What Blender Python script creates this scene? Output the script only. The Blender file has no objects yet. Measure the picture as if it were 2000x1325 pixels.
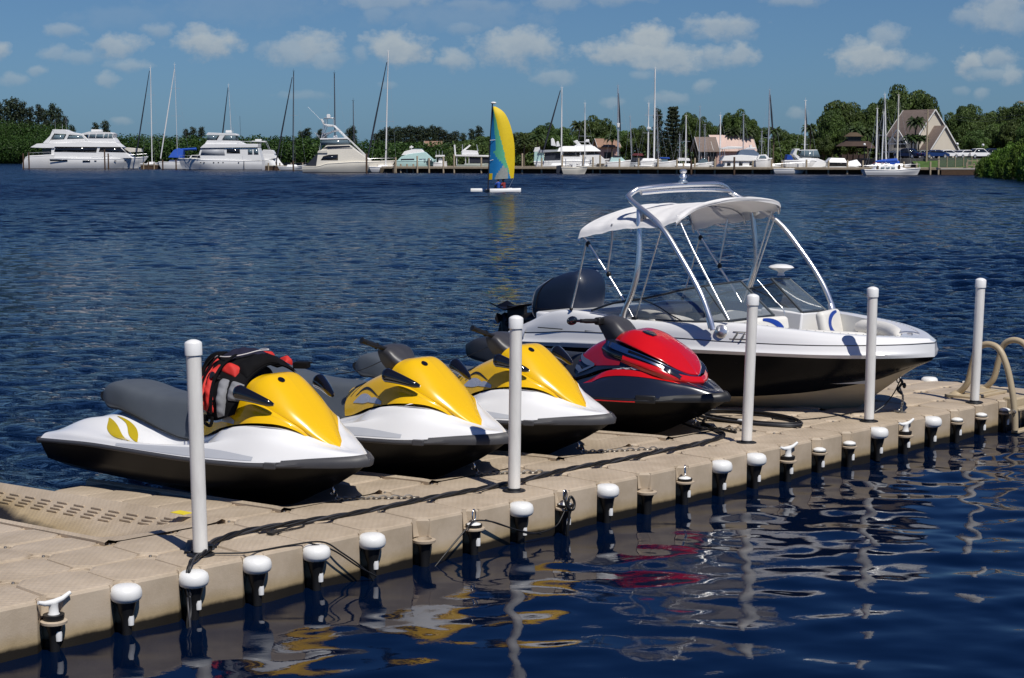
import bpy, math, random
import numpy as np
from mathutils import Vector, Matrix, Euler
PI = math.pi
C = bpy.context.scene.collection
random.seed(7)
# ------------------------------------------------------------------ camera
CAMH = 2.945
PITCH = math.atan((662.5 - 306) / 3300.0)
cam_d = bpy.data.cameras.new('camera'); cam = bpy.data.objects.new('camera', cam_d); C.objects.link(cam)
cam.location = (0, 0, CAMH); cam.rotation_euler = (PI / 2 - PITCH, 0, 0)
cam_d.sensor_width = 36; cam_d.lens = 3300 / 2000 * 36; cam_d.clip_start = .1; cam_d.clip_end = 20000
bpy.context.scene.camera = cam
SC = bpy.context.scene
SC.view_settings.view_transform = 'Standard'; SC.view_settings.look = 'None'
SC.view_settings.exposure = 0.0; SC.view_settings.gamma = 1
SC.cycles.max_bounces = 6; SC.cycles.transparent_max_bounces = 12
SC.cycles.caustics_reflective = False; SC.cycles.caustics_refractive = False
SC.cycles.sample_clamp_indirect = 4
# ------------------------------------------------------------------ sun
SUN_AZ, SUN_EL = math.radians(30), math.radians(56)      # sun stands behind the camera, to the right
sun_dir = Vector((math.sin(SUN_AZ) * math.cos(SUN_EL), -math.cos(SUN_AZ) * math.cos(SUN_EL), math.sin(SUN_EL)))
sd = bpy.data.lights.new('sun', 'SUN'); sd.energy = 4.3; sd.angle = math.radians(.5); sd.color = (1, .955, .88)
sun = bpy.data.objects.new('sun', sd); C.objects.link(sun)
sun.rotation_euler = sun_dir.to_track_quat('Z', 'Y').to_euler()
# ------------------------------------------------------------------ sky with clouds
W = bpy.data.worlds.new('World'); SC.world = W; W.use_nodes = True
nt = W.node_tree; nt.nodes.clear()
def N(t, **k):
    n = nt.nodes.new(t)
    for a, v in k.items(): setattr(n, a, v)
    return n
def L(a, b): nt.links.new(a, b)
def M_(op, a, b=None, c=None, clamp=False):
    n = N('ShaderNodeMath', operation=op); n.use_clamp = clamp
    for i, v in enumerate((a, b, c)):
        if v is None: continue
        if isinstance(v, (int, float)): n.inputs[i].default_value = v
        else: L(v, n.inputs[i])
    return n.outputs[0]
def mixc(f, a, b):
    n = N('ShaderNodeMix', data_type='RGBA')
    if isinstance(f, (int, float)): n.inputs['Factor'].default_value = f
    else: L(f, n.inputs['Factor'])
    for i, v in ((6, a), (7, b)):
        if isinstance(v, tuple): n.inputs[i].default_value = (*v, 1)
        else: L(v, n.inputs[i])
    return n.outputs[2]
sky = N('ShaderNodeTexSky', sky_type='NISHITA'); sky.sun_disc = False
sky.sun_elevation = SUN_EL; sky.sun_rotation = PI - SUN_AZ
sky.air_density = 1.0; sky.dust_density = .4; sky.ozone_density = 2.5; sky.altitude = 0
tc = N('ShaderNodeTexCoord'); sep = N('ShaderNodeSeparateXYZ'); L(tc.outputs['Generated'], sep.inputs[0])
gx, gy, gz = sep.outputs
ay = M_('MAXIMUM', M_('ABSOLUTE', gy), .05)
u = M_('DIVIDE', gx, ay); v = M_('DIVIDE', gz, ay)
cmb = N('ShaderNodeCombineXYZ'); L(u, cmb.inputs[0]); L(v, cmb.inputs[1])
nz = N('ShaderNodeTexNoise'); nz.inputs['Scale'].default_value = 75; nz.inputs['Detail'].default_value = 8; nz.inputs['Roughness'].default_value = .6
stv = N('ShaderNodeVectorMath', operation='MULTIPLY'); stv.inputs[1].default_value = (1, 1.3, 1); L(cmb.outputs[0], stv.inputs[0]); L(stv.outputs[0], nz.inputs['Vector'])
nsub = N('ShaderNodeVectorMath', operation='SUBTRACT'); nsub.inputs[1].default_value = (.5, .5, .5); L(nz.outputs['Color'], nsub.inputs[0])
CLOUDS = [  # (px, py, rx, ry, strength) : directions on the sky measured against the horizon
 (135,66,34,13,.5),(120,108,28,15,.45),(165,116,36,12,.4),(235,95,50,22,.75),(255,131,42,11,.5),(318,64,28,14,.45),(415,92,52,28,.95),(400,70,26,16,.7),
 (38,160,24,12,.4),(84,143,20,10,.45),(216,158,20,12,.5),(5,103,24,18,.8),(245,238,18,8,.35),(575,105,55,22,.65),(620,95,45,28,.8),(645,118,30,16,.55),
 (780,100,56,30,.95),(705,108,12,18,.35),(888,122,32,18,.75),(1010,98,75,34,.85),(905,62,26,14,.35),(760,10,90,16,.5),(740,34,22,16,.3),
 (1085,152,42,14,.5),(1085,8,40,18,.5),(1200,4,60,12,.45),(1235,108,100,22,.95),(1265,88,52,32,1.0),(1300,118,70,24,.9),(1390,112,38,20,.7),(1440,112,32,22,.75),
 (1400,56,62,22,.8),(1430,60,36,24,.7),(1250,150,22,8,.35),(1370,172,20,14,.45),(1300,195,34,12,.4),(1195,203,20,10,.4),(1540,6,50,12,.5),
 (1690,115,58,28,.95),(1665,105,34,24,.8),(1720,80,38,24,.6),(1780,126,30,12,.4),(1550,222,20,10,.4),(1935,28,62,36,.7),(1980,50,40,20,.5),(1880,40,30,16,.5),
 (1885,125,28,26,.9),(1940,116,38,18,.65),(1960,150,24,20,.7),(1925,148,40,12,.5),(1870,180,14,8,.3),(1910,185,14,10,.4),(600,188,40,8,.25),(240,40,90,20,.12),(900,40,140,26,.18),(480,20,160,30,.12),
 (760,168,16,6,.25),(930,20,60,12,.3),(520,100,16,12,.3)]
Mx = None; Hx = None
for (px, py, rx, ry, s) in CLOUDS:
    off = N('ShaderNodeVectorMath', operation='SUBTRACT'); off.inputs[1].default_value = ((px - 1000) / 3300, (306 - py) / 3300, 0); L(cmb.outputs[0], off.inputs[0])
    sc = N('ShaderNodeVectorMath', operation='MULTIPLY'); sc.inputs[1].default_value = (3300 / rx / 1.35, 3300 / ry / 1.35, 0); L(off.outputs[0], sc.inputs[0])
    ad = N('ShaderNodeVectorMath', operation='MULTIPLY_ADD'); ad.inputs[1].default_value = (1.9, 1.9, 0); L(nsub.outputs[0], ad.inputs[0]); L(sc.outputs[0], ad.inputs[2])
    ln = N('ShaderNodeVectorMath', operation='LENGTH'); L(ad.outputs[0], ln.inputs[0])
    m = M_('MULTIPLY', M_('SMOOTH_MIN', M_('MULTIPLY', M_('SUBTRACT', 1.0, ln.outputs[1]), 1.7), 1.0, .3, clamp=True), s)
    sy = N('ShaderNodeSeparateXYZ'); L(ad.outputs[0], sy.inputs[0])
    h = M_('MULTIPLY', m, M_('MULTIPLY_ADD', sy.outputs[1], .62, .66, clamp=True))
    Mx = m if Mx is None else M_('MAXIMUM', Mx, m)
    Hx = h if Hx is None else M_('MAXIMUM', Hx, h)
front = M_('GREATER_THAN', gy, 0.0)
Mx = M_('MULTIPLY', Mx, front); Hx = M_('MULTIPLY', Hx, front)
# sky colour: nishita graded a little towards the deep steel blue of the photo near the horizon
el = M_('MULTIPLY', gz, 1.0, clamp=True)
ramp = N('ShaderNodeValToRGB'); L(M_('POWER', el, .5), ramp.inputs[0])
ramp.color_ramp.elements[0].position = 0; ramp.color_ramp.elements[0].color = (.255, .51, 1.0, 1)
ramp.color_ramp.elements[1].position = 1; ramp.color_ramp.elements[1].color = (.11, .26, .62, 1)
e = ramp.color_ramp.elements.new(.30); e.color = (.355, .54, .82, 1)
e2 = ramp.color_ramp.elements.new(.52); e2.color = (.21, .39, .74, 1)
mul = N('ShaderNodeMix', data_type='RGBA', blend_type='MULTIPLY'); mul.inputs['Factor'].default_value = 1
L(sky.outputs[0], mul.inputs[6]); L(ramp.outputs[0], mul.inputs[7])
cl = mixc(M_('DIVIDE', Hx, M_('MAXIMUM', Mx, .01), clamp=True), (3.2, 4.1, 5.2), (6.3, 6.8, 6.9))
skc = mixc(M_('MULTIPLY', Mx, .82), mul.outputs[2], cl)
bg = N('ShaderNodeBackground'); bg.inputs['Strength'].default_value = .075; L(skc, bg.inputs[0])
wo = N('ShaderNodeOutputWorld'); L(bg.outputs[0], wo.inputs[0])

# ------------------------------------------------------------------ helpers
def srgb(r, g, b):
    f = lambda c: (c / 255 / 12.92) if c / 255 <= .04045 else ((c / 255 + .055) / 1.055) ** 2.4
    return (f(r), f(g), f(b))
def ray(px, py):
    c, s = math.cos(PITCH), math.sin(PITCH)
    x = (px - 1000) / 3300; y = (662.5 - py) / 3300
    return Vector((x, c + y * s, -s + y * c))
def at(px, py, z=0.0):
    d = ray(px, py); k = (z - CAMH) / d.z
    return Vector((0, 0, CAMH)) + d * k
def at_depth(px, py, Y):
    d = ray(px, py); return Vector((0, 0, CAMH)) + d * (Y / d.y)
_mats = {}
def mat(name, col, rough=.5, metal=0.0, var=.08, vscale=6.0, bump=0.0, bscale=40.0, coat=0.0, spec=.5, trans=0.0, alpha=1.0, ior=1.45, sheen=0.0, bdist=.01, streak=None):
    if name in _mats: return _mats[name]
    m = bpy.data.materials.new(name); m.use_nodes = True; t = m.node_tree; b = t.nodes['Principled BSDF']
    b.inputs['Roughness'].default_value = rough; b.inputs['Metallic'].default_value = metal
    b.inputs['Coat Weight'].default_value = coat; b.inputs['Specular IOR Level'].default_value = spec
    b.inputs['Coat Roughness'].default_value = .05
    b.inputs['Transmission Weight'].default_value = trans; b.inputs['Alpha'].default_value = alpha; b.inputs['IOR'].default_value = ior
    tcn = t.nodes.new('ShaderNodeTexCoord')
    if var > 0:
        n = t.nodes.new('ShaderNodeTexNoise'); n.inputs['Scale'].default_value = vscale; n.inputs['Detail'].default_value = 6; n.inputs['Roughness'].default_value = .6
        if streak:
            mp = t.nodes.new('ShaderNodeMapping'); mp.inputs['Scale'].default_value = streak; t.links.new(tcn.outputs['Object'], mp.inputs[0]); t.links.new(mp.outputs[0], n.inputs['Vector'])
        else: t.links.new(tcn.outputs['Object'], n.inputs['Vector'])
        r = t.nodes.new('ShaderNodeValToRGB')
        r.color_ramp.elements[0].position = .3; r.color_ramp.elements[1].position = .7
        r.color_ramp.elements[0].color = (*[c * (1 - var) for c in col], 1); r.color_ramp.elements[1].color = (*[min(1, c * (1 + var)) for c in col], 1)
        t.links.new(n.outputs[0], r.inputs[0]); t.links.new(r.outputs[0], b.inputs['Base Color'])
        mr = t.nodes.new('ShaderNodeMapRange'); mr.inputs[3].default_value = max(0, rough - .06); mr.inputs[4].default_value = min(1, rough + .08)
        t.links.new(n.outputs[0], mr.inputs[0]); t.links.new(mr.outputs[0], b.inputs['Roughness'])
    else: b.inputs['Base Color'].default_value = (*col, 1)
    if bump > 0:
        n2 = t.nodes.new('ShaderNodeTexNoise'); n2.inputs['Scale'].default_value = bscale; n2.inputs['Detail'].default_value = 4
        t.links.new(tcn.outputs['Object'], n2.inputs['Vector'])
        bp = t.nodes.new('ShaderNodeBump'); bp.inputs['Strength'].default_value = bump; bp.inputs['Distance'].default_value = bdist
        t.links.new(n2.outputs[0], bp.inputs['Height']); t.links.new(bp.outputs[0], b.inputs['Normal'])
    _mats[name] = m
    return m
class MB:
    def __init__(s): s.v = []; s.f = []; s.sm = []
    def add(s, vs, fs, smooth=False):
        o = len(s.v); s.v += [tuple(p) for p in vs]; s.f += [tuple(i + o for i in f) for f in fs]; s.sm += [smooth] * len(fs); return s
    def box(s, c, d, rz=0.0, top=None, rot=None):
        x, y, z = d[0] / 2, d[1] / 2, d[2] / 2; tx, ty = top or (1, 1)
        p = [(-x, -y, -z), (x, -y, -z), (x, y, -z), (-x, y, -z), (-x * tx, -y * ty, z), (x * tx, -y * ty, z), (x * tx, y * ty, z), (-x * tx, y * ty, z)]
        R = rot if rot else Matrix.Rotation(rz, 3, 'Z')
        s.add([R @ Vector(q) + Vector(c) for q in p], [(3, 2, 1, 0), (4, 5, 6, 7), (0, 1, 5, 4), (1, 2, 6, 5), (2, 3, 7, 6), (3, 0, 4, 7)]); return s
    def bar(s, a, b, w, h):
        a, b = Vector(a), Vector(b); d = b - a; q = d.to_track_quat('X', 'Z').to_matrix()
        return s.box((a + b) / 2, (d.length, w, h), rot=q)
    def grid(s, P, smooth=True, cu=False, cv=False):
        n, m = len(P), len(P[0]); vs = [p for r in P for p in r]; fs = []
        for i in range(n if cu else n - 1):
            for j in range(m if cv else m - 1):
                fs.append((i * m + j, i * m + (j + 1) % m, ((i + 1) % n) * m + (j + 1) % m, ((i + 1) % n) * m + j))
        return s.add(vs, fs, smooth)
    def tube(s, pts, r, n=10, cap=True, closed=False):
        pts = [Vector(p) for p in pts]; k = len(pts); rr = r if isinstance(r, (list, tuple)) else [r] * k
        rings = []; up = None
        for i in range(k):
            if closed: t = pts[(i + 1) % k] - pts[i - 1]
            else: t = pts[min(i + 1, k - 1)] - pts[max(i - 1, 0)]
            if t.length < 1e-9: t = Vector((0, 0, 1))
            t.normalize()
            if up is None: up = t.orthogonal().normalized()
            up = (up - t * up.dot(t))
            up = up.normalized() if up.length > 1e-6 else t.orthogonal().normalized()
            w = t.cross(up)
            rings.append([pts[i] + (up * math.cos(2 * PI * j / n) + w * math.sin(2 * PI * j / n)) * rr[i] for j in range(n)])
        s.grid(rings, True, closed, True)
        if cap and not closed:
            s.add(rings[0], [tuple(range(n))[::-1]]); s.add(rings[-1], [tuple(range(n))])
        return s
    def lathe(s, prof, n=20, o=(0, 0, 0), smooth=True, axis=None):
        R = axis.to_track_quat('Z', 'Y').to_matrix() if axis is not None else Matrix.Identity(3); o = Vector(o)
        P = [[R @ Vector((r * math.cos(2 * PI * j / n), r * math.sin(2 * PI * j / n), z)) + o for j in range(n)] for r, z in prof]
        return s.grid(P, smooth, False, True)
    def ball(s, c, r, n=12, m=8, rot=None):
        r = r if isinstance(r, (tuple, list)) else (r, r, r); R = rot or Matrix.Identity(3); c = Vector(c)
        P = []
        for i in range(m + 1):
            a = PI * i / m; z = math.cos(a); q = max(math.sin(a), 1e-4)
            P.append([R @ Vector((r[0] * q * math.cos(2 * PI * j / n), r[1] * q * math.sin(2 * PI * j / n), r[2] * z)) + c for j in range(n)])
        return s.grid(P[::-1], True, False, True)
    def prism(s, poly, y0, y1, y0t=None, plane='xz'):
        """poly in (x,z) extruded along y; optional different half widths per vertex via y as callables"""
        n = len(poly); a = []; b = []
        for i, (x, z) in enumerate(poly):
            ya = y0(x, z) if callable(y0) else y0; yb = y1(x, z) if callable(y1) else y1
            a.append((x, ya, z)); b.append((x, yb, z))
        s.add(a + b, [tuple(range(n)), tuple(range(2 * n - 1, n - 1, -1))] + [((i + 1) % n, i, n + i, n + (i + 1) % n) for i in range(n)]); return s
    def build(s, name, m, parent=None, bevel=0.0, seg=2, loc=None, sub=0, fixn=False, auto=None, solid=0.0):
        me = bpy.data.meshes.new(name); me.from_pydata(s.v, [], s.f)
        me.polygons.foreach_set('use_smooth', s.sm); me.materials.append(m)
        if fixn:
            import bmesh
            bm = bmesh.new(); bm.from_mesh(me); bmesh.ops.remove_doubles(bm, verts=bm.verts, dist=1e-5); bmesh.ops.recalc_face_normals(bm, faces=bm.faces); bm.to_mesh(me); bm.free()
        o = bpy.data.objects.new(name, me); C.objects.link(o)
        if parent: o.parent = parent
        if loc is not None: o.location = loc
        if solid:
            md = o.modifiers.new('s', 'SOLIDIFY'); md.thickness = solid; md.offset = -1
        if bevel:
            md = o.modifiers.new('b', 'BEVEL'); md.width = bevel; md.segments = seg; md.limit_method = 'ANGLE'; md.angle_limit = math.radians(40); md.harden_normals = False
        if sub:
            md = o.modifiers.new('u', 'SUBSURF'); md.levels = sub; md.render_levels = sub
        me.validate()
        try: me.set_sharp_from_angle(angle=math.radians(52))
        except Exception: pass
        return o
def tag(o, label=None, cat=None, group=None, kind=None):
    if label: o['label'] = label
    if cat: o['category'] = cat
    if group: o['group'] = group
    if kind: o['kind'] = kind
    return o
def thing(name, label, cat, loc=(0, 0, 0), rz=0.0, group=None):
    o = bpy.data.objects.new(name, None); C.objects.link(o); o.location = loc; o.rotation_euler = (0, 0, rz); o.empty_display_size = .2
    return tag(o, label, cat, group)
def dup(root, loc=None, rz=None, label=None, group=None, scale=None):
    r = root.copy(); C.objects.link(r)
    if loc is not None: r.location = loc
    if rz is not None: r.rotation_euler = (0, 0, rz)
    if scale is not None: r.scale = scale
    if label: r['label'] = label
    if group: r['group'] = group
    def rec(src, dst):
        for ch in list(src.children):
            c = ch.copy(); C.objects.link(c); c.parent = dst; rec(ch, c)
    rec(root, r); return r
def crom(pts, n):
    """Catmull-Rom through pts (lists of floats), n samples in all"""
    P = np.array(pts, float); k = len(P); out = []
    Q = np.vstack([2 * P[0] - P[1], P, 2 * P[-1] - P[-2]])
    for i in range(n):
        t = i / (n - 1) * (k - 1); j = min(int(t), k - 2); f = t - j
        p0, p1, p2, p3 = Q[j], Q[j + 1], Q[j + 2], Q[j + 3]
        out.append(.5 * ((2 * p1) + (-p0 + p2) * f + (2 * p0 - 5 * p1 + 4 * p2 - p3) * f * f + (-p0 + 3 * p1 - 3 * p2 + p3) * f ** 3))
    return [Vector(p) for p in out] if len(out[0]) == 3 else out
class Loft:
    zc = .15
    """surface through feature curves (same number of control points each); u along, v across the curves"""
    def __init__(s, curves, smooth=True): s.c = [np.array(c, float) for c in curves]; s.smooth = smooth
    @staticmethod
    def _cr(P, t):
        k = len(P); t = min(max(t, 0), k - 1); j = min(int(t), k - 2); f = t - j
        p1, p2 = P[j], P[j + 1]; p0 = P[j - 1] if j > 0 else 2 * p1 - p2; p3 = P[j + 2] if j + 2 < k else 2 * p2 - p1
        return .5 * ((2 * p1) + (-p0 + p2) * f + (2 * p0 - 5 * p1 + 4 * p2 - p3) * f * f + (-p0 + 3 * p1 - 3 * p2 + p3) * f ** 3)
    def ev(s, u, v):
        row = np.array([s._cr(c, u) for c in s.c])
        if s.smooth: return s._cr(row, v)
        j = min(int(v), len(row) - 2); f = v - j; return row[j] * (1 - f) + row[j + 1] * f
    def nrm(s, u, v):
        e = .02; a = s.ev(u + e, v) - s.ev(u - e, v); b = s.ev(u, min(v + e, len(s.c) - 1)) - s.ev(u, max(v - e, 0)); n = np.cross(a, b); l = np.linalg.norm(n); return n / l if l > 1e-9 else np.array([0, 0, 1.])
    def mesh(s, mb, nu, nv, u0=0, u1=None, v0=0, v1=None, mirror=True):
        u1 = len(s.c[0]) - 1 if u1 is None else u1; v1 = len(s.c) - 1 if v1 is None else v1
        P = [[s.ev(u0 + (u1 - u0) * i / nu, v0 + (v1 - v0) * j / nv) for j in range(nv + 1)] for i in range(nu + 1)]
        mb.grid(P)
        if mirror: mb.grid([[(p[0], -p[1], p[2]) for p in r][::-1] for r in P])
        return mb
    def decal(s, mb, top, bot, n=24, m=4, off=.003, sides=(1, -1), sgn=1):
        """top, bot: polylines of (u,v); strip between them laid on the surface"""
        T = crom(top, n); B = crom(bot, n)
        for sd_ in sides:
            P = []
            for a, b in zip(T, B):
                r = []
                for j in range(m + 1):
                    q = a * (1 - j / m) + b * (j / m); p = s.ev(q[0], q[1]); nn = s.nrm(q[0], q[1])
                    nn = nn if nn @ (p - np.array([p[0], 0, s.zc])) > 0 else -nn
                    p = p + nn * off
                    r.append((p[0], p[1] * sd_, p[2]))
                P.append(r)
            mb.grid(P)
        return mb
# ------------------------------------------------------------------ water
D0 = Vector((-2.75489, 9.85486, 0.0)); UX = Vector((.7004, .7137, 0)); VX = Vector((-.7137, .7004, 0)); DT = .33
DANG = math.atan2(UX.y, UX.x)
def dk(a, b, z=0.0): return D0 + UX * a + VX * b + Vector((0, 0, z))
def make_water():
    th = np.concatenate([np.linspace(-PI, -.56, 40, endpoint=False), np.arange(-.56, .56, .00155), np.linspace(.56, PI, 41)])
    r = [2.0]
    while r[-1] < 9000:
        q = r[-1]; r.append(q * (1.0027 if 6 < q < 140 else (1.0036 if q < 310 else (1.012 if q < 440 else 1.08))) if q >= 6 else q * 1.03)
    r = np.array(r); R, T = np.meshgrid(r, th, indexing='ij')
    X = R * np.sin(T); Y = R * np.cos(T) - 1.0
    rng = np.random.RandomState(3); Z = np.zeros_like(X); DX = np.zeros_like(X); DY = np.zeros_like(X)
    A = (X - D0.x) * UX.x + (Y - D0.y) * UX.y; B = (X - D0.x) * VX.x + (Y - D0.y) * VX.y
    sst = lambda x: np.clip(x, 0, 1) ** 2 * (3 - 2 * np.clip(x, 0, 1))
    lee = sst((2.2 - B) / 2.0) * sst((17 - A) / 6)             # water sheltered by the dock lies smoother
    open_ = 1 - lee
    spac = np.maximum(R * np.where(R < 140, .0027, np.where(R < 310, .0036, .012)), .01)
    # patches of stronger and weaker wind
    gust = .72 + .3 * np.sin(X * .11 + Y * .043 + 1) * np.sin(Y * .071 - X * .02 + 2) + .22 * np.sin(X * .043 - Y * .021) 
    n = 64; lam = np.exp(np.linspace(math.log(.22), math.log(3.6), n))
    for i, l in enumerate(lam):
        d = rng.normal(0, .75) + math.radians(-100); k = 2 * PI / l; ph = rng.uniform(0, 2 * PI)
        slope = .060 * (1.2 if l < 1.3 else .36)
        amp = slope / k * sst((l / spac - 2.0) / 2.2)
        arg = k * (X * math.cos(d) + Y * math.sin(d)) + ph
        if l > 1.3: amp = amp * (1 + 2.2 * sst((R - 70) / 110))
        env = .65 + .5 * np.sin(k * .13 * (X * math.sin(d) - Y * math.cos(d)) + 3 * ph)
        Z += amp * open_ * gust * np.sin(arg) * env
        DX -= .8 * amp * open_ * math.cos(d) * np.cos(arg) * env; DY -= .8 * amp * open_ * math.sin(d) * np.cos(arg) * env
    lam = np.exp(np.linspace(math.log(.15), math.log(1.5), 30))
    for i, l in enumerate(lam):
        d = rng.normal(0, .75) + math.radians(-88); k = 2 * PI / l; ph = rng.uniform(0, 2 * PI)
        s_ = .026 if .3 < l < .9 else (.017 if l >= .9 else .010)
        Z += s_ / k * (.10 + lee) * sst((l / spac - 2.0) / 2.0) * np.sin(k * (X * math.cos(d) + Y * math.sin(d)) + ph) * (.5 + .5 * np.sin(.31 * k * (X * math.sin(d) - Y * math.cos(d)) + 2 * ph)) * (.55 + .75 * sst((A - 2) / 9))
    Z *= (R < 400)
    V = np.stack([X + DX, Y + DY, Z], -1).reshape(-1, 3)
    nr, ncol = X.shape
    I = np.arange(nr * ncol).reshape(nr, ncol)
    F = np.stack([I[:-1, :-1], I[:-1, 1:], I[1:, 1:], I[1:, :-1]], -1).reshape(-1, 4)[:, ::-1]
    me = bpy.data.meshes.new('water'); me.vertices.add(len(V)); me.vertices.foreach_set('co', V.ravel())
    me.loops.add(F.size); me.loops.foreach_set('vertex_index', F.ravel().astype(np.int32))
    me.polygons.add(len(F)); me.polygons.foreach_set('loop_start', np.arange(0, F.size, 4, dtype=np.int32)); me.polygons.foreach_set('loop_total', np.full(len(F), 4, dtype=np.int32))
    me.polygons.foreach_set('use_smooth', np.ones(len(F), bool)); me.update(); me.validate()
    m = bpy.data.materials.new('water'); m.use_nodes = True; t = m.node_tree; b = t.nodes['Principled BSDF']
    b.inputs['Roughness'].default_value = .04; b.inputs['IOR'].default_value = 1.33
    b.inputs['Specular IOR Level'].default_value = .36
    b.inputs['Base Color'].default_value = (.0004, .0042, .018, 1)
    g = t.nodes.new('ShaderNodeNewGeometry')
    mp = t.nodes.new('ShaderNodeMapping'); mp.inputs['Scale'].default_value = (1.7, 2.7, 1); mp.inputs['Rotation'].default_value = (0, 0, .12); t.links.new(g.outputs['Position'], mp.inputs[0])
    n1 = t.nodes.new('ShaderNodeTexNoise'); n1.inputs['Scale'].default_value = 1.5; n1.inputs['Detail'].default_value = 5; n1.inputs['Roughness'].default_value = .62; n1.inputs['Distortion'].default_value = .6
    t.links.new(mp.outputs[0], n1.inputs['Vector'])
    at_ = t.nodes.new('ShaderNodeAttribute'); at_.attribute_name = 'rough'
    bp = t.nodes.new('ShaderNodeBump'); bp.inputs['Distance'].default_value = .36
    t.links.new(at_.outputs['Fac'], bp.inputs['Strength']); t.links.new(n1.outputs[0], bp.inputs['Height']); t.links.new(bp.outputs[0], b.inputs['Normal'])
    fa = me.attributes.new('ruffle', 'FLOAT', 'POINT'); fa.data.foreach_set('value', (.02 + .22 * open_ * sst((B - 15) / 110)).ravel().astype(np.float32))
    a2 = t.nodes.new('ShaderNodeAttribute'); a2.attribute_name = 'ruffle'; t.links.new(a2.outputs['Fac'], b.inputs['Roughness'])
    n3 = t.nodes.new('ShaderNodeTexNoise'); n3.inputs['Scale'].default_value = .30; n3.inputs['Detail'].default_value = 4; n3.inputs['Roughness'].default_value = .65; m3 = t.nodes.new('ShaderNodeMapping'); m3.inputs['Scale'].default_value = (.9, 1.6, 1); t.links.new(g.outputs['Position'], m3.inputs[0]); t.links.new(m3.outputs[0], n3.inputs['Vector'])
    a3 = t.nodes.new('ShaderNodeAttribute'); a3.attribute_name = 'swell'; b3 = t.nodes.new('ShaderNodeBump'); b3.inputs['Distance'].default_value = 1.1; t.links.new(a3.outputs['Fac'], b3.inputs['Strength']); t.links.new(n3.outputs[0], b3.inputs['Height']); t.links.new(b3.outputs[0], bp.inputs['Normal'])
    sa = me.attributes.new('swell', 'FLOAT', 'POINT'); sa.data.foreach_set('value', (.75 * open_ * sst((B - 35) / 90)).ravel().astype(np.float32))
    ra = me.attributes.new('rough', 'FLOAT', 'POINT'); ra.data.foreach_set('value', (.006 + open_ * .75 * (.6 + .4 * gust)).ravel().astype(np.float32))
    me.materials.append(m); o = bpy.data.objects.new('water', me); C.objects.link(o); tag(o, kind='structure')
make_water()

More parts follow.
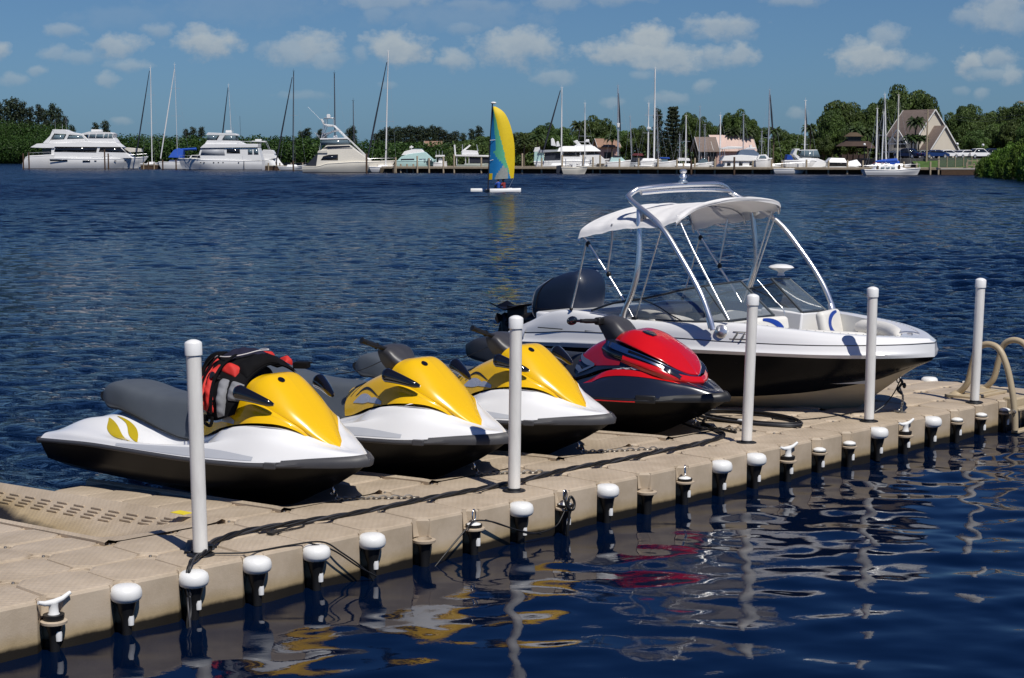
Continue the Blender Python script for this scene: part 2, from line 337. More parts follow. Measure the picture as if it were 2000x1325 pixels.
# ------------------------------------------------------------------ floating dock of plastic cubes
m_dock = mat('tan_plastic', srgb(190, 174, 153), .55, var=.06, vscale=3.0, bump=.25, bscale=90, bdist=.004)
def dock_material():
    m = m_dock; t = m.node_tree; b = t.nodes['Principled BSDF']
    tcn = t.nodes['Texture Coordinate'] if 'Texture Coordinate' in t.nodes else t.nodes.new('ShaderNodeTexCoord')
    # moulded non-slip pattern: soft diamond pillows, as bump only
    mp = t.nodes.new('ShaderNodeMapping'); mp.inputs['Rotation'].default_value = (0, 0, PI / 4); mp.inputs['Scale'].default_value = (26, 26, 0); t.links.new(tcn.outputs['Object'], mp.inputs[0])
    ck = t.nodes.new('ShaderNodeTexVoronoi'); ck.feature = 'SMOOTH_F1'; ck.inputs['Randomness'].default_value = .0; ck.inputs['Scale'].default_value = 1.0
    t.links.new(mp.outputs[0], ck.inputs['Vector'])
    bp = t.nodes.new('ShaderNodeBump'); bp.inputs['Strength'].default_value = .35; bp.inputs['Distance'].default_value = .01
    t.links.new(ck.outputs['Distance'], bp.inputs['Height'])
    g0 = t.nodes.new('ShaderNodeNewGeometry'); s0 = t.nodes.new('ShaderNodeSeparateXYZ'); t.links.new(g0.outputs['True Normal'], s0.inputs[0]); m0 = t.nodes.new('ShaderNodeMapRange'); m0.inputs[1].default_value = .7; m0.inputs[2].default_value = .95; m0.inputs[4].default_value = .6; t.links.new(s0.outputs[2], m0.inputs[0]); t.links.new(m0.outputs[0], bp.inputs['Strength'])
    old = [n for n in t.nodes if n.type == 'BUMP' and n != bp][0]; t.links.new(bp.outputs[0], old.inputs['Normal'])
    # grime: darker blotches and a pale wash
    n = t.nodes.new('ShaderNodeTexNoise'); n.inputs['Scale'].default_value = 1.3; n.inputs['Detail'].default_value = 8; n.inputs['Roughness'].default_value = .7
    g = t.nodes.new('ShaderNodeNewGeometry'); t.links.new(g.outputs['Position'], n.inputs['Vector'])
    r = t.nodes.new('ShaderNodeValToRGB'); r.color_ramp.elements[0].position = .35; r.color_ramp.elements[0].color = (.74, .72, .68, 1); r.color_ramp.elements[1].position = .62; r.color_ramp.elements[1].color = (1, 1, 1, 1)
    t.links.new(n.outputs[0], r.inputs[0])
    mx = t.nodes.new('ShaderNodeMix'); mx.data_type = 'RGBA'; mx.blend_type = 'MULTIPLY'; mx.inputs['Factor'].default_value = 1
    src = b.inputs['Base Color'].links[0].from_socket
    # weedy waterline with a wavering edge; black foot paints in the underside's dark reflection
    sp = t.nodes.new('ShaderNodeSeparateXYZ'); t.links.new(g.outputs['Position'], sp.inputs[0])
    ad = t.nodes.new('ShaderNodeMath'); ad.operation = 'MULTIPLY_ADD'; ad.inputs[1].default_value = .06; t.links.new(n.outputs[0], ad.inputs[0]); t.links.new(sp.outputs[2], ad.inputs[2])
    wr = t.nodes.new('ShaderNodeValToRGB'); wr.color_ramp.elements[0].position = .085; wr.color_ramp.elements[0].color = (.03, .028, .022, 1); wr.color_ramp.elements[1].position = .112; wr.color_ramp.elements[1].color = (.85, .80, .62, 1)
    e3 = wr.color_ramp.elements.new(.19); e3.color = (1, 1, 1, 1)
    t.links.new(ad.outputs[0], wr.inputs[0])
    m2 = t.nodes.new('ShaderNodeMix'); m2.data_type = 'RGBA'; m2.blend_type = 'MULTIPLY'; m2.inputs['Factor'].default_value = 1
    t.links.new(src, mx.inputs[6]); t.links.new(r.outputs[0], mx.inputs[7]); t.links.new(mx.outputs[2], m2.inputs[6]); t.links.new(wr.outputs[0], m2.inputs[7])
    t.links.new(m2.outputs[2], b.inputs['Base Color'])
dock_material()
m_white = mat('white_plastic', (.80, .80, .79), .35, var=.04, vscale=8, coat=.2)
m_pvc = mat('pvc_pipe', (.76, .74, .70), .38, var=.12, vscale=5, streak=(3, 3, .6))
m_blk = mat('black_rubber', (.012, .012, .013), .45, var=.2)
m_steel = mat('stainless', (.72, .72, .72), .16, 1.0, var=.05)
m_galv = mat('weathered_steel', (.30, .28, .25), .45, .9, var=.2, vscale=30)
dock = thing('floating_dock', 'long tan dock of plastic float cubes carrying the watercraft', 'dock', dk(0, 0, DT), DANG)
def tilt(b): return -.055 * max(0.0, b - 1.1)
def cube_mesh():
    s, c, h = .2475, .085, .38
    def ring(o, z, extra=0): 
        a = s - o; k = c + extra
        return [(-a + k, -a, z), (a - k, -a, z), (a, -a + k, z), (a, a - k, z), (a - k, a, z), (-a + k, a, z), (-a, a - k, z), (-a, -a + k, z)]
    mb = MB(); rings = [ring(.012, -h), ring(0, -h + .02), ring(0, -.022), ring(.006, -.006), ring(.022, 0)]
    for i in range(len(rings) - 1):
        mb.add(rings[i] + rings[i + 1], [(j, (j + 1) % 8, 8 + (j + 1) % 8, 8 + j) for j in range(8)], False)
    # slightly crowned top
    mid = [(x * .45, y * .45, .005) for x, y, z in ring(.022, 0)]
    mb.add(rings[-1] + mid + [(0, 0, .006)], [(j, (j + 1) % 8, 8 + (j + 1) % 8, 8 + j) for j in range(8)] + [(8 + j, 8 + (j + 1) % 8, 16) for j in range(8)], False)
    return mb
cells = set()
for i in range(-6, 25):
    for j in (0, 1): cells.add((i, j))
for i in range(-6, 2):
    for j in range(2, 9): cells.add((i, j))
for i in (4, 7, 10, 13, 16):
    for j in range(2, 7): cells.add((i, j))
for i in (17, 18, 21, 22, 23, 24):
    for j in range(2, 5): cells.add((i, j))
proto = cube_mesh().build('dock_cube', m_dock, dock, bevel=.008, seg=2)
first = True
rnd = random.Random(4)
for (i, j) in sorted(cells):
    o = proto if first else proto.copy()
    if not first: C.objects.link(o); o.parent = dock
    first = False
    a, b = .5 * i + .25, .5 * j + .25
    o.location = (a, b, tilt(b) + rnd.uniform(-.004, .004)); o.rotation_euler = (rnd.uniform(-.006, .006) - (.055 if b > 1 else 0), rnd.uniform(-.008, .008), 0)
# coupling plates: octagonal lugs in the holes between the cubes, each its own part
def plate_mesh():
    mb = MB(); P = [(.098 * math.cos(PI / 8 + k * PI / 4), .098 * math.sin(PI / 8 + k * PI / 4)) for k in range(8)]
    mb.add([(x, y, -.022) for x, y in P] + [(x, y, -.07) for x, y in P], [tuple(range(8))] + [(k, k + 8, (k + 1) % 8 + 8, (k + 1) % 8) for k in range(8)])
    mb.lathe([(.085, -.022), (.082, -.014), (.072, -.013), (.068, -.021)], 16); return mb
def pocket_mesh():
    mb = MB(); pl = []
    for k in range(13):
        an = PI * k / 12; rr_ = .088 - (.006 if k % 2 else 0); pl.append((rr_ * math.cos(an), .002 + rr_ * .92 * math.sin(an)))
    return mb.grid([[(x, y, -.004) for x, y in pl], [(x * .9, y * .88, -.10) for x, y in pl], [(x * .86, y * .8, -.13) for x, y in pl]], False)
plate0 = plate_mesh().build('coupling_plate', m_dock, dock); pocket0 = pocket_mesh().build('pin_pocket', m_dock, dock)
screw0 = MB().lathe([(.0, -.010), (.009, -.011), (.012, -.021)], 8).build('screw', m_galv, plate0); screw0.location = (.052, .03, 0)
f1 = f2 = True
for i in range(-6, 26):
    for j in range(0, 9):
        nb = [(i - 1, j - 1), (i, j - 1), (i - 1, j), (i, j)]
        if sum(q in cells for q in nb) < 2: continue
        if j == 0:
            o = pocket0 if f1 else pocket0.copy()
            if not f1: C.objects.link(o); o.parent = dock
            f1 = False; o.location = (.5 * i, 0, 0)
        else:
            o = plate0 if f2 else plate0.copy()
            if not f2:
                C.objects.link(o); o.parent = dock; s_ = screw0.copy(); C.objects.link(s_); s_.parent = o
            f2 = False; o.location = (.5 * i, .5 * j, tilt(.5 * j)); o.rotation_euler = (0, 0, PI / 2 * ((i + j) % 4) if (i * j) % 2 else 0)
# drive-on cradles
def cradle(a0, w, b0, b1, dip, ribs):
    mb = MB(); P = []
    prof = [(0, -.03, -.2), (0, .005, .0), (.03, .02, .0), (.08, .02, .1), (.14, .0, .35), (.24, 0, .65), (.38, 0, .93), (.46, 0, 1), (.54, 0, 1), (.62, 0, .93), (.76, 0, .65), (.86, 0, .35), (.92, .02, .1), (.97, .02, .0), (1, .005, .0), (1, -.03, -.2)]
    nb = 30
    for i in range(nb + 1):
        f = i / nb; b = b0 + (b1 - b0) * f; s = min(1, max(0, f / .22)); s = s * s * (3 - 2 * s)
        P.append([(a0 + w * x, b, tilt(b) + (e if k == 0 else .25 * e) - dip * max(k, 0) * s - (.28 if k < 0 else 0)) for x, e, k in prof])
    mb.grid(P)
    o = mb.build('drive_on_cradle', m_dock, dock, fixn=True)
    if ribs:
        for side in (.12, .88):
            rb = MB()
            for r_ in range(4):
                for c_ in range(13):
                    f = .13 + .063 * c_; b = b0 + (b1 - b0) * f
                    if f < .3 and r_ > 2: continue
                    x = side + (r_ * .032 if side < .5 else -r_ * .032)
                    k = np.interp(x, [p[0] for p in prof], [max(p[2], 0) for p in prof]); s = min(1, f / .22); s = s * s * (3 - 2 * s)
                    z = tilt(b) - dip * k * s + .008
                    rb.box((a0 + w * x, b, z), (.014, .15, .016), rot=Euler((-.055, 0, 0)).to_matrix())
            rb.build('cradle_ribs', m_dock, o, bevel=.004)
cradle(1.0, 1.0, 1.0, 5.0, .17, True)
cradle(2.5, 1.0, 1.0, 3.7, .26, False); cradle(4.0, 1.0, 1.0, 3.7, .26, False); cradle(5.5, 1.0, 1.0, 3.7, .26, False); cradle(7.0, 1.0, 1.0, 3.7, .26, False)
cradle(9.5, 1.0, 1.0, 4.4, .26, False)
tg = MB().box((1.87, 1.36, .027), (.09, .14, .004), rz=.1).build('yellow_sticker', mat('yellow_sticker', (.75, .6, .03), .5), dock)

# ------------------------------------------------------------------ mooring posts
def post(i, base, top, label):
    b = at(*base, DT); h = at_depth(top[0], top[1], b.y)
    t = thing('mooring_post', label, 'post', (b.x, b.y, DT), 0, 'white pipe posts along the front edge of the dock')
    ax = Vector((h.x - b.x, 0, h.z - DT)); Lh = ax.length; axn = ax.normalized(); r = .0485
    MB().lathe([(r, 0), (r, Lh - .1), (r, Lh - .04)], 28, axis=axn).build('pipe', m_pvc, t)
    MB().lathe([(r + .002, Lh - .105), (r + .0085, Lh - .102), (r + .0085, Lh - .026), (r + .003, Lh - .017), (r * .75, Lh - .008), (r * .4, Lh - .002), (.0001, Lh)], 28, axis=axn).build('pipe_cap', m_white, t)
    MB().lathe([(.092, -.004), (.092, .008), (.086, .013), (r + .004, .013), (r, .03)], 28).build('base_flange', m_blk, t)
post(1, (392, 1085), (377, 663), 'nearest and leftmost white pipe post, in front of the yellow ski with the life vest')
post(2, (1004, 960), (1008, 616), 'white pipe post in front of the rearmost yellow jet ski')
post(3, (1458, 866), (1471, 574), 'stained white pipe post between the red jet ski and the hose coil')
post(4, (1697, 824), (1705, 560), 'white pipe post standing before the bow of the motorboat')
post(5, (1903, 787), (1916, 543), 'farthest white pipe post beside the boarding ladder')

# ------------------------------------------------------------------ pins in the front edge: fenders, cleats, rings, plugs
m_fend = mat('fender_white', (.78, .78, .76), .4, var=.06, vscale=14)
def pin_base(t, collar=True):
    MB().lathe([(.0001, -.34), (.03, -.335), (.034, -.22), (.05, -.17), (.062, -.12), (.064, -.1), (.0001, -.098)], 18).build('pin_shaft', m_blk, t)  # rubber pin widened in black to imitate the shadow under the cap
    MB().lathe([(.0001, -.262), (.02, -.26), (.022, -.225), (.02, -.2)], 12, (.012, -.028, 0)).build('pin_nut', m_white, t)
def mk_fender(loc, label, g):
    t = thing('dock_fender', label, 'fender', loc, DANG, g)
    MB().lathe([(.0001, -.114), (.070, -.112), (.090, -.10), (.099, -.08), (.099, -.052), (.091, -.028), (.072, -.014), (.03, -.009), (.0001, -.008)], 28).build('fender_cap', m_fend, t)
    pin_base(t); return t
def mk_cleat(loc, label, g):
    t = thing('dock_cleat', label, 'cleat', loc, DANG, g)
    mb = MB().lathe([(.052, -.135), (.05, -.12), (.03, -.09), (.027, -.05), (.03, -.03)], 18)
    mb.tube([(-.10, 0, -.012), (-.06, 0, -.026), (0, 0, -.03), (.06, 0, -.016), (.115, 0, .012)], [.011, .016, .021, .016, .012], 10)
    mb.build('cleat_horn', m_fend, t)
    MB().lathe([(.055, -.165), (.078, -.155), (.08, -.14), (.05, -.132), (.0001, -.131)], 20).build('collar', m_dock, t)
    pin_base(t); return t
def mk_ring(loc, label, g):
    t = thing('ring_pin', label, 'mooring ring', loc, DANG, g)
    MB().tube([(0.0 + .012 * math.sin(a), .002, -.045 + .044 * math.cos(a)) if False else (.026 * math.sin(a), .01 * math.sin(a), -.035 + .046 * math.cos(a)) for a in [2 * PI * k / 20 for k in range(20)]], .0055, 8, closed=True).build('eye_ring', m_steel, t)
    MB().lathe([(.05, -.12), (.058, -.11), (.05, -.095), (.024, -.085), (.0001, -.082)], 18).build('pin_head', m_fend, t)
    MB().lathe([(.055, -.15), (.082, -.138), (.082, -.126), (.05, -.12)], 20).build('collar', m_dock, t)
    pin_base(t); return t
def mk_plug(loc, label, g):
    t = thing('connector_pin', label, 'dock pin', loc, DANG, g)
    MB().lathe([(.06, -.12), (.064, -.105), (.055, -.09), (.03, -.08), (.0001, -.078)], 18).build('pin_head', m_fend, t)
    MB().lathe([(.055, -.15), (.075, -.14), (.076, -.126), (.05, -.12)], 20).build('collar', m_dock, t)
    pin_base(t); return t
def mk_empty(loc, label, g):
    t = thing('pin_socket', label, 'pin socket', loc, DANG, g)
    MB().lathe([(.05, -.17), (.082, -.155), (.084, -.138), (.055, -.132), (.045, -.17)], 20).build('collar', m_dock, t)
    MB().lathe([(.0001, -.34), (.035, -.335), (.045, -.2), (.06, -.165)], 16).build('socket_shaft', m_blk, t)
    return t
G = {'f': 'white dome fenders in the front edge of the dock', 'c': 'white cleats in the front edge of the dock', 'r': 'steel ring pins in the front edge of the dock', 'p': 'white connector pins in the front edge of the dock', 'e': 'empty pin sockets in the front edge of the dock'}
kinds = 'cffffferffrfefrffcppf'  # rewritten below
PIN = [('c', 'white cleat nearest the lower left corner of the photo'), ('f', 'white dome fender next right of the lower left cleat'), ('f', 'white dome fender just right of the hanging black cable'),
 ('f', 'white dome fender under the thin black wire'), ('f', 'white dome fender fourth from the left'), ('f', 'white dome fender fifth from the left, beside an empty socket'),
 ('e', 'empty tan pin socket left of the first steel ring'), ('r', 'steel ring pin with the thin wire running both ways'), ('f', 'white dome fender directly below the second post'),
 ('r', 'steel ring pin with a black rope end knotted on it'), ('f', 'white dome fender between the roped ring and an empty socket'), ('e', 'empty tan pin socket right of the roped ring'),
 ('r', 'steel ring pin standing bare, farthest right of the rings'), ('f', 'white dome fender right of the bare steel ring'), ('f', 'white dome fender directly below the third post'),
 ('c', 'white cleat right of the third post'), ('p', 'white connector pin next right of the middle cleat'), ('p', 'white connector pin left of the fender under the fourth post'),
 ('f', 'white dome fender below the fourth post, by the boat bow'), ('c', 'white cleat between the two rightmost fenders of the front edge'), ('f', 'rightmost white dome fender of the front edge'),
 ('p', 'white connector pin right of the last front fender'), ('p', 'white connector pin below the fifth post'), ('p', 'shaded connector pin beside the ladder foot')]
mk = {'f': mk_fender, 'c': mk_cleat, 'r': mk_ring, 'p': mk_plug, 'e': mk_empty}
protos = {}
for k, (kd, lab) in enumerate(PIN):
    loc = dk(.5 * k + .01, -.018, DT - (.004 if k % 3 else 0))
    if kd in protos: dup(protos[kd], loc, DANG + rnd.uniform(-.2, .2), lab)
    else: protos[kd] = mk[kd](loc, lab, G[kd])
for bb, kd, lab in ((.5, 'p', 'white pin low on the far end edge, right of the fifth post'), (1.0, 'c', 'white cleat on the far end edge left of the fifth post'), (1.5, 'f', 'broad white fender on the far end edge of the dock'), (2.0, 'f', 'white fender on the far end edge, half hidden by the boat bow')):
    dup(protos[kd], dk(12.52, bb, DT + .03), DANG, lab, 'white fittings on the far end edge of the dock')
# ------------------------------------------------------------------ jet skis
HD = math.radians(-39); FW = Vector((math.cos(HD), math.sin(HD), 0)); LF = Vector((-FW.y, FW.x, 0))
gel_white = mat('gelcoat_white', (.80, .80, .80), .22, var=.015, vscale=2, coat=.5)
gel_yellow = mat('gelcoat_yellow', (.80, .47, .004), .25, var=.02, vscale=2, coat=.5)
gel_black = mat('hull_black', (.004, .004, .005), .32, var=.2, vscale=4, spec=.15)
gel_navy = mat('gelcoat_dark_navy', (.012, .016, .030), .2, var=.1, vscale=3, coat=.8)
gel_red = mat('gelcoat_red', (.58, .006, .006), .2, var=.04, vscale=3, coat=.9)
m_seat = mat('seat_vinyl_grey', (.075, .088, .105), .55, var=.08, vscale=5, bump=.15, bscale=160, bdist=.002)
m_seatd = mat('seat_vinyl_dark', (.018, .021, .028), .5, var=.1, vscale=5, bump=.15, bscale=160, bdist=.002)
m_bump = mat('bumper_grey', (.050, .050, .056), .5, var=.08, vscale=10, bump=.1, bscale=200, bdist=.001)
m_bump2 = mat('bumper_black', (.012, .013, .016), .4, var=.1, vscale=10)
m_gloss = mat('glossy_black', (.006, .006, .007), .08, var=0, coat=1)
m_pod = mat('handlebar_plastic', (.045, .045, .052), .42, var=.1, vscale=10, bump=.1, bscale=220, bdist=.001)
m_silver = mat('silver_graphic', (.55, .56, .60), .25, .4, var=.03)
m_lime = mat('gold_graphic', (.48, .36, .01), .3, var=.05, coat=.4)
m_gap = mat('seam_gap', (.01, .006, .002), .7, var=0)
def X3(xs, ys, zs): return list(zip(xs, ys, zs))
DECK = dict(
 G=X3([.12,.5,.9,1.3,1.7,2.1,2.5,2.9,3.24,3.46,3.53],[.49,.54,.57,.59,.60,.60,.582,.515,.285,.105,0],[.185,.215,.24,.25,.255,.26,.27,.283,.295,.302,.305]),
 E=X3([.12,.5,.9,1.3,1.7,2.1,2.5,2.9,3.24,3.45,3.52],[.48,.53,.56,.58,.59,.59,.570,.502,.275,.100,0],[.215,.245,.27,.28,.285,.29,.302,.318,.345,.358,.364]),
 S=X3([.14,.5,.9,1.3,1.7,2.1,2.5,2.9,3.20,3.40,3.48],[.44,.49,.52,.535,.54,.53,.50,.43,.25,.10,0],[.255,.305,.32,.325,.34,.375,.425,.445,.42,.392,.380]),
 F=X3([.18,.5,.9,1.3,1.7,2.1,2.45,2.85,3.15,3.34,3.42],[.36,.38,.40,.41,.42,.44,.46,.40,.215,.085,0],[.27,.345,.36,.30,.255,.32,.46,.51,.45,.405,.390]),
 P=X3([.22,.52,.9,1.3,1.7,2.1,2.45,2.85,3.10,3.28,3.36],[.28,.28,.28,.29,.30,.35,.41,.36,.18,.065,0],[.29,.40,.42,.35,.29,.37,.525,.565,.475,.412,.394]),
 B=X3([.30,.56,.9,1.3,1.7,2.1,2.45,2.85,3.05,3.22,3.30],[.16,.19,.20,.22,.24,.30,.355,.34,.14,.045,0],[.272,.40,.46,.40,.34,.42,.52,.565,.50,.43,.405]),
 T=X3([.36,.60,.9,1.3,1.7,2.1,2.45,2.80,3.00,3.16,3.24],[0]*11,[.28,.46,.50,.47,.42,.44,.50,.54,.49,.435,.408]))
HULL = dict(
 G=[(x, y * .992, z) for x, y, z in DECK['G']],
 C=X3([.16,.5,.9,1.3,1.7,2.1,2.5,2.9,3.2,3.38,3.45],[.44,.47,.48,.49,.49,.475,.43,.33,.16,.06,0],[.04,.035,.03,.03,.03,.04,.07,.13,.19,.235,.25]),
 I=X3([.17,.5,.9,1.3,1.7,2.1,2.45,2.8,3.08,3.3,3.40],[.25,.26,.27,.27,.27,.26,.22,.15,.07,.03,0],[-.05,-.06,-.06,-.065,-.07,-.06,-.04,.03,.11,.18,.22]),
 K=X3([.18,.5,.9,1.3,1.7,2.1,2.4,2.72,3.0,3.22,3.36],[0]*11,[-.11,-.14,-.15,-.155,-.16,-.16,-.15,-.10,.02,.12,.20]))
def handlebar(t, m, grips=True):
    cc = MB()
    lf = Loft([[(2.51,0,.87),(2.41,0,.94),(2.34,0,1.0),(2.25,0,1.02),(2.19,0,.995),(2.19,0,.93)], [(2.50,.06,.865),(2.41,.10,.925),(2.34,.125,.985),(2.25,.125,1.005),(2.20,.11,.98),(2.20,.09,.92)],
               [(2.48,.10,.83),(2.40,.135,.88),(2.34,.15,.93),(2.27,.15,.955),(2.22,.135,.94),(2.22,.11,.88)], [(2.44,.09,.79),(2.38,.10,.80),(2.33,.10,.81),(2.28,.095,.82),(2.26,.09,.82),(2.26,.08,.81)]])
    lf.mesh(cc, 16, 10); p = cc.build('handlebar_cover', m, t)
    MB().lathe([(.13, 0), (.10, .05), (.085, .12)], 20, (2.37, 0, .77)).build('steering_column', m, t)
    g = MB()
    GP = {-1: [(2.30, -.05, .975), (2.29, -.13, .99), (2.285, -.22, 1.02), (2.25, -.36, 1.075)], 1: [(2.28, .05, .95), (2.22, .12, .93), (2.16, .17, .90), (2.06, .22, .84)]}
    for s in (1, -1):
        g.tube(crom(GP[s][:3], 10), .019, 10)
    g.build('handlebar', m_blk, t)
    for s in (1, -1):
        a, b = Vector(GP[s][2]), Vector(GP[s][3]); d = b - a
        prof = []
        for k in range(14):
            prof.append((.021 + (.0025 if k % 2 else 0), d.length * k / 13))
        prof = [(.0001, 0), (.03, .0), (.03, .008)] + prof + [(.028, d.length), (.028, d.length + .012), (.0001, d.length + .013)]
        MB().lathe(prof, 14, a, axis=d.normalized()).build('grip', m_blk, t)
        MB().tube(crom([a + Vector((.02, 0, -.01)), a * .6 + b * .4 + Vector((.05, 0, -.02)), b + Vector((.05, 0, -.02))], 8), [.012] + [.007] * 7, 8).build('brake_lever' if s > 0 else 'throttle_lever', m_blk, t)
    return p
def build_hull(t, m, bm, gm):
    h = Loft([HULL['G'], HULL['C'], HULL['I'], HULL['K']], False); mb = MB(); h.mesh(mb, 60, 9)
    # transom
    tr = [h.ev(0, v) for v in np.linspace(0, 3, 10)]; P = tr + [np.array([p[0], -p[1], p[2]]) for p in tr[::-1]]
    mb.add(P, [tuple(range(len(P)))]); mb.build('hull', m, t, fixn=True)
    # rub rail along the gunwale
    G = crom(DECK['G'], 80); G = [p for p in G if p.x < 3.35]
    for s in (1, -1):
        MB().tube([(p.x, (p.y + .006) * s, p.z + .012) for p in G], .0165, 8).build('rub_rail', bm, t)
    MB().tube([(.10, y, .20 - .01 * abs(y)) for y in np.linspace(-.49, .49, 10)], .03, 10).build('stern_bumper', bm, t)
    j = MB().lathe([(.07, 0), (.085, .05), (.06, .10), (.045, .14)], 16, (.16, 0, -.02), axis=Vector((-1, 0, 0))).build('jet_nozzle', gm, t)
    # bow eye
    MB().tube([(3.16 + .02 * math.cos(a), 0, .06 + .028 * math.sin(a)) for a in np.linspace(-2.4, 1.2, 12)], .007, 8).build('bow_eye', m_steel, t)
def bow_bumper(t, m, big=True):
    G = crom(DECK['G'], 120); Ea = crom(DECK['E'], 120)
    rows = []
    x0 = 3.02
    idx = [k for k in range(120) if Ea[k].x > x0]
    for q, k in enumerate(idx):
        f = q / (len(idx) - 1); a = Ea[k]; g = G[k]; o = .008 + .016 * min(1, f * 2.2)
        n = Vector((f, 1 - f, 0)).normalized()
        up = .012 + .010 * f; dn = -.006 - .012 * min(1, f * 2)
        rows.append([(a.x - n.x * .012, a.y - n.y * .012, a.z + up * .4), (a.x + n.x * .004, a.y + n.y * .004, a.z + up), (a.x + n.x * o, a.y + n.y * o, a.z + up * .2), (g.x + n.x * (o + .012), g.y + n.y * (o + .012), (a.z + g.z) / 2),
                     (g.x + n.x * (o + .004), g.y + n.y * (o + .004), g.z + dn * .6), (g.x - n.x * .01, max(0, g.y - n.y * .01), g.z + dn)])
    for r in rows:                                        # slanted rear cut
        pass
    mb = MB(); mb.grid(rows); mb.grid([[(p[0], -p[1], p[2]) for p in r][::-1] for r in rows])
    r0 = rows[0]
    for s in (1, -1): mb.add([(p[0], p[1] * s, p[2]) for p in r0], [tuple(range(len(r0)))[::s]])
    return mb.build('bow_bumper', m, t, fixn=True)
def bumper_clip(t, m):
    for s in (1, -1):
        MB().box((2.985, .482 * s, .302), (.10, .035, .05), rz=-.45 * s).build('bumper_bracket', m, t, bevel=.008)
def mirror_pair(t):
    for s in (1, -1):
        mb = MB(); pts = crom([(2.86, .315, .735), (2.80, .345, .755), (2.70, .39, .79), (2.61, .425, .815), (2.565, .44, .825)], 16)
        rr = np.interp(np.linspace(0, 1, 16), [0, .12, .5, .8, .95, 1], [.012, .024, .045, .062, .05, .02])
        mb.tube([(p.x, p.y * s, p.z) for p in pts], list(rr), 16); m_ = mb.build('mirror_housing', m_gloss, t)
        MB().lathe([(.045, 0), (.0001, .004)], 20, (2.575, .437 * s, .823), axis=Vector((-1, .2 * s, .1))).build('mirror_glass', m_steel, m_)
def yellow_ski(label, cat):
    t = thing('jet_ski', label, cat, group='yellow and white jet skis on the dock')
    build_hull(t, gel_black, m_bump, m_blk)
    dl = Loft([DECK[k] for k in 'ESFPBT']); mb = MB(); dl.mesh(mb, 90, 40)
    e0 = [dl.ev(0, v) for v in np.linspace(0, 5, 16)]; mb.add(e0 + [np.array([p[0], -p[1], p[2]]) for p in e0[::-1]] + [(.13, -.48, .17), (.13, .48, .17)], [tuple(range(34))])
    d = mb.build('deck', gel_white, t)
    mb = MB(); edge = Loft([DECK['G'], DECK['E']], False); edge.mesh(mb, 90, 2); mb.build('deck_edge', m_bump, t)
    # gold swoosh graphic on the rear quarter
    for sd_ in (1, -1):
        mb = MB(); dl.decal(mb, [(1.75, 3.1), (2.2, 2.6), (2.8, 1.8), (3.5, 1.3)], [(1.75, 3.0), (2.1, 2.0), (2.7, 1.35), (3.5, 1.2)], 26, 6, .005, sides=(sd_,)); mb.build('swoosh_graphic', m_lime, t)
        mb = MB(); dl.decal(mb, [(1.9, 3.6), (2.4, 3.4), (2.8, 2.8), (3.1, 2.0)], [(1.95, 3.5), (2.35, 3.0), (2.7, 2.3), (3.1, 1.9)], 20, 4, .005, sides=(sd_,)); mb.build('swoosh_graphic', m_lime, t)
    mb = MB(); dl.decal(mb, [(2.9, .42), (3.6, .62), (4.6, .7), (5.6, .62), (6.8, .3)], [(2.9, .12), (3.6, .1), (4.6, .1), (5.6, .1), (6.8, .1)], 40, 5, .0025); mb.build('side_panel', mat('gelcoat_grey', (.50, .52, .56), .3, var=.02), t)
    # cowl: yellow body between deck and hood
    cw = Loft([X3([1.95,2.08,2.28,2.5,2.7,2.9,3.02,3.10], [.275,.305,.35,.385,.395,.315,.215,.14], [.395,.425,.50,.555,.588,.585,.53,.45]),
               X3([1.93,2.08,2.28,2.5,2.7,2.9,3.02,3.10], [.25,.28,.315,.345,.345,.275,.19,.13], [.50,.54,.61,.66,.665,.61,.535,.46]),
               X3([1.94,2.07,2.26,2.5,2.7,2.9,3.02,3.10], [.18,.20,.225,.265,.29,.23,.17,.12], [.62,.66,.735,.79,.72,.63,.545,.465]),
               X3([1.96,2.07,2.26,2.42,2.7,2.9,3.02,3.10], [0]*8, [.665,.71,.80,.86,.78,.66,.56,.47])])
    mb = MB(); cw.mesh(mb, 50, 24); mb.build('cowl', gel_yellow, t, fixn=False)
    bk = [cw.ev(0, v) for v in np.linspace(0, 3, 12)]; MB().add(bk + [np.array([p[0], -p[1], p[2]]) for p in bk[::-1]], [tuple(range(24))]).build('cowl_back', m_seatd, t)
    mb = MB(); cw.decal(mb, [(.45, 2.55), (.9, 2.55), (1.3, 2.45)], [(.35, 2.0), (.8, 1.95), (1.3, 2.1)], 12, 4, .004); mb.build('kneepad', m_blk, t)
    for sd_ in (1, -1):
        mb = MB(); cw.decal(mb, [(.9, .95), (1.4, 1.25), (1.9, 1.1), (2.4, .55)], [(.9, .9), (1.3, .75), (1.8, .5), (2.4, .5)], 20, 5, .0035, sides=(sd_,)); mb.build('side_graphic', m_silver, t)
        mb = MB(); cw.decal(mb, [(2.0, .6), (2.4, .75), (2.9, .3)], [(2.0, .5), (2.4, .3), (2.9, .05)], 14, 4, .0035, sides=(sd_,)); mb.build('side_graphic', m_silver, t)
    for sd_ in (1, -1): mb = MB(); cw.decal(mb, [(1.0, 1.35), (1.5, 1.62), (2.0, 1.45), (2.7, .7)], [(1.0, 1.3), (1.5, 1.5), (2.0, 1.32), (2.7, .66)], 20, 3, .0045, sides=(sd_,)); mb.build('side_stripe', mat('graphic_black', (.02, .02, .02), .3, var=0), t)
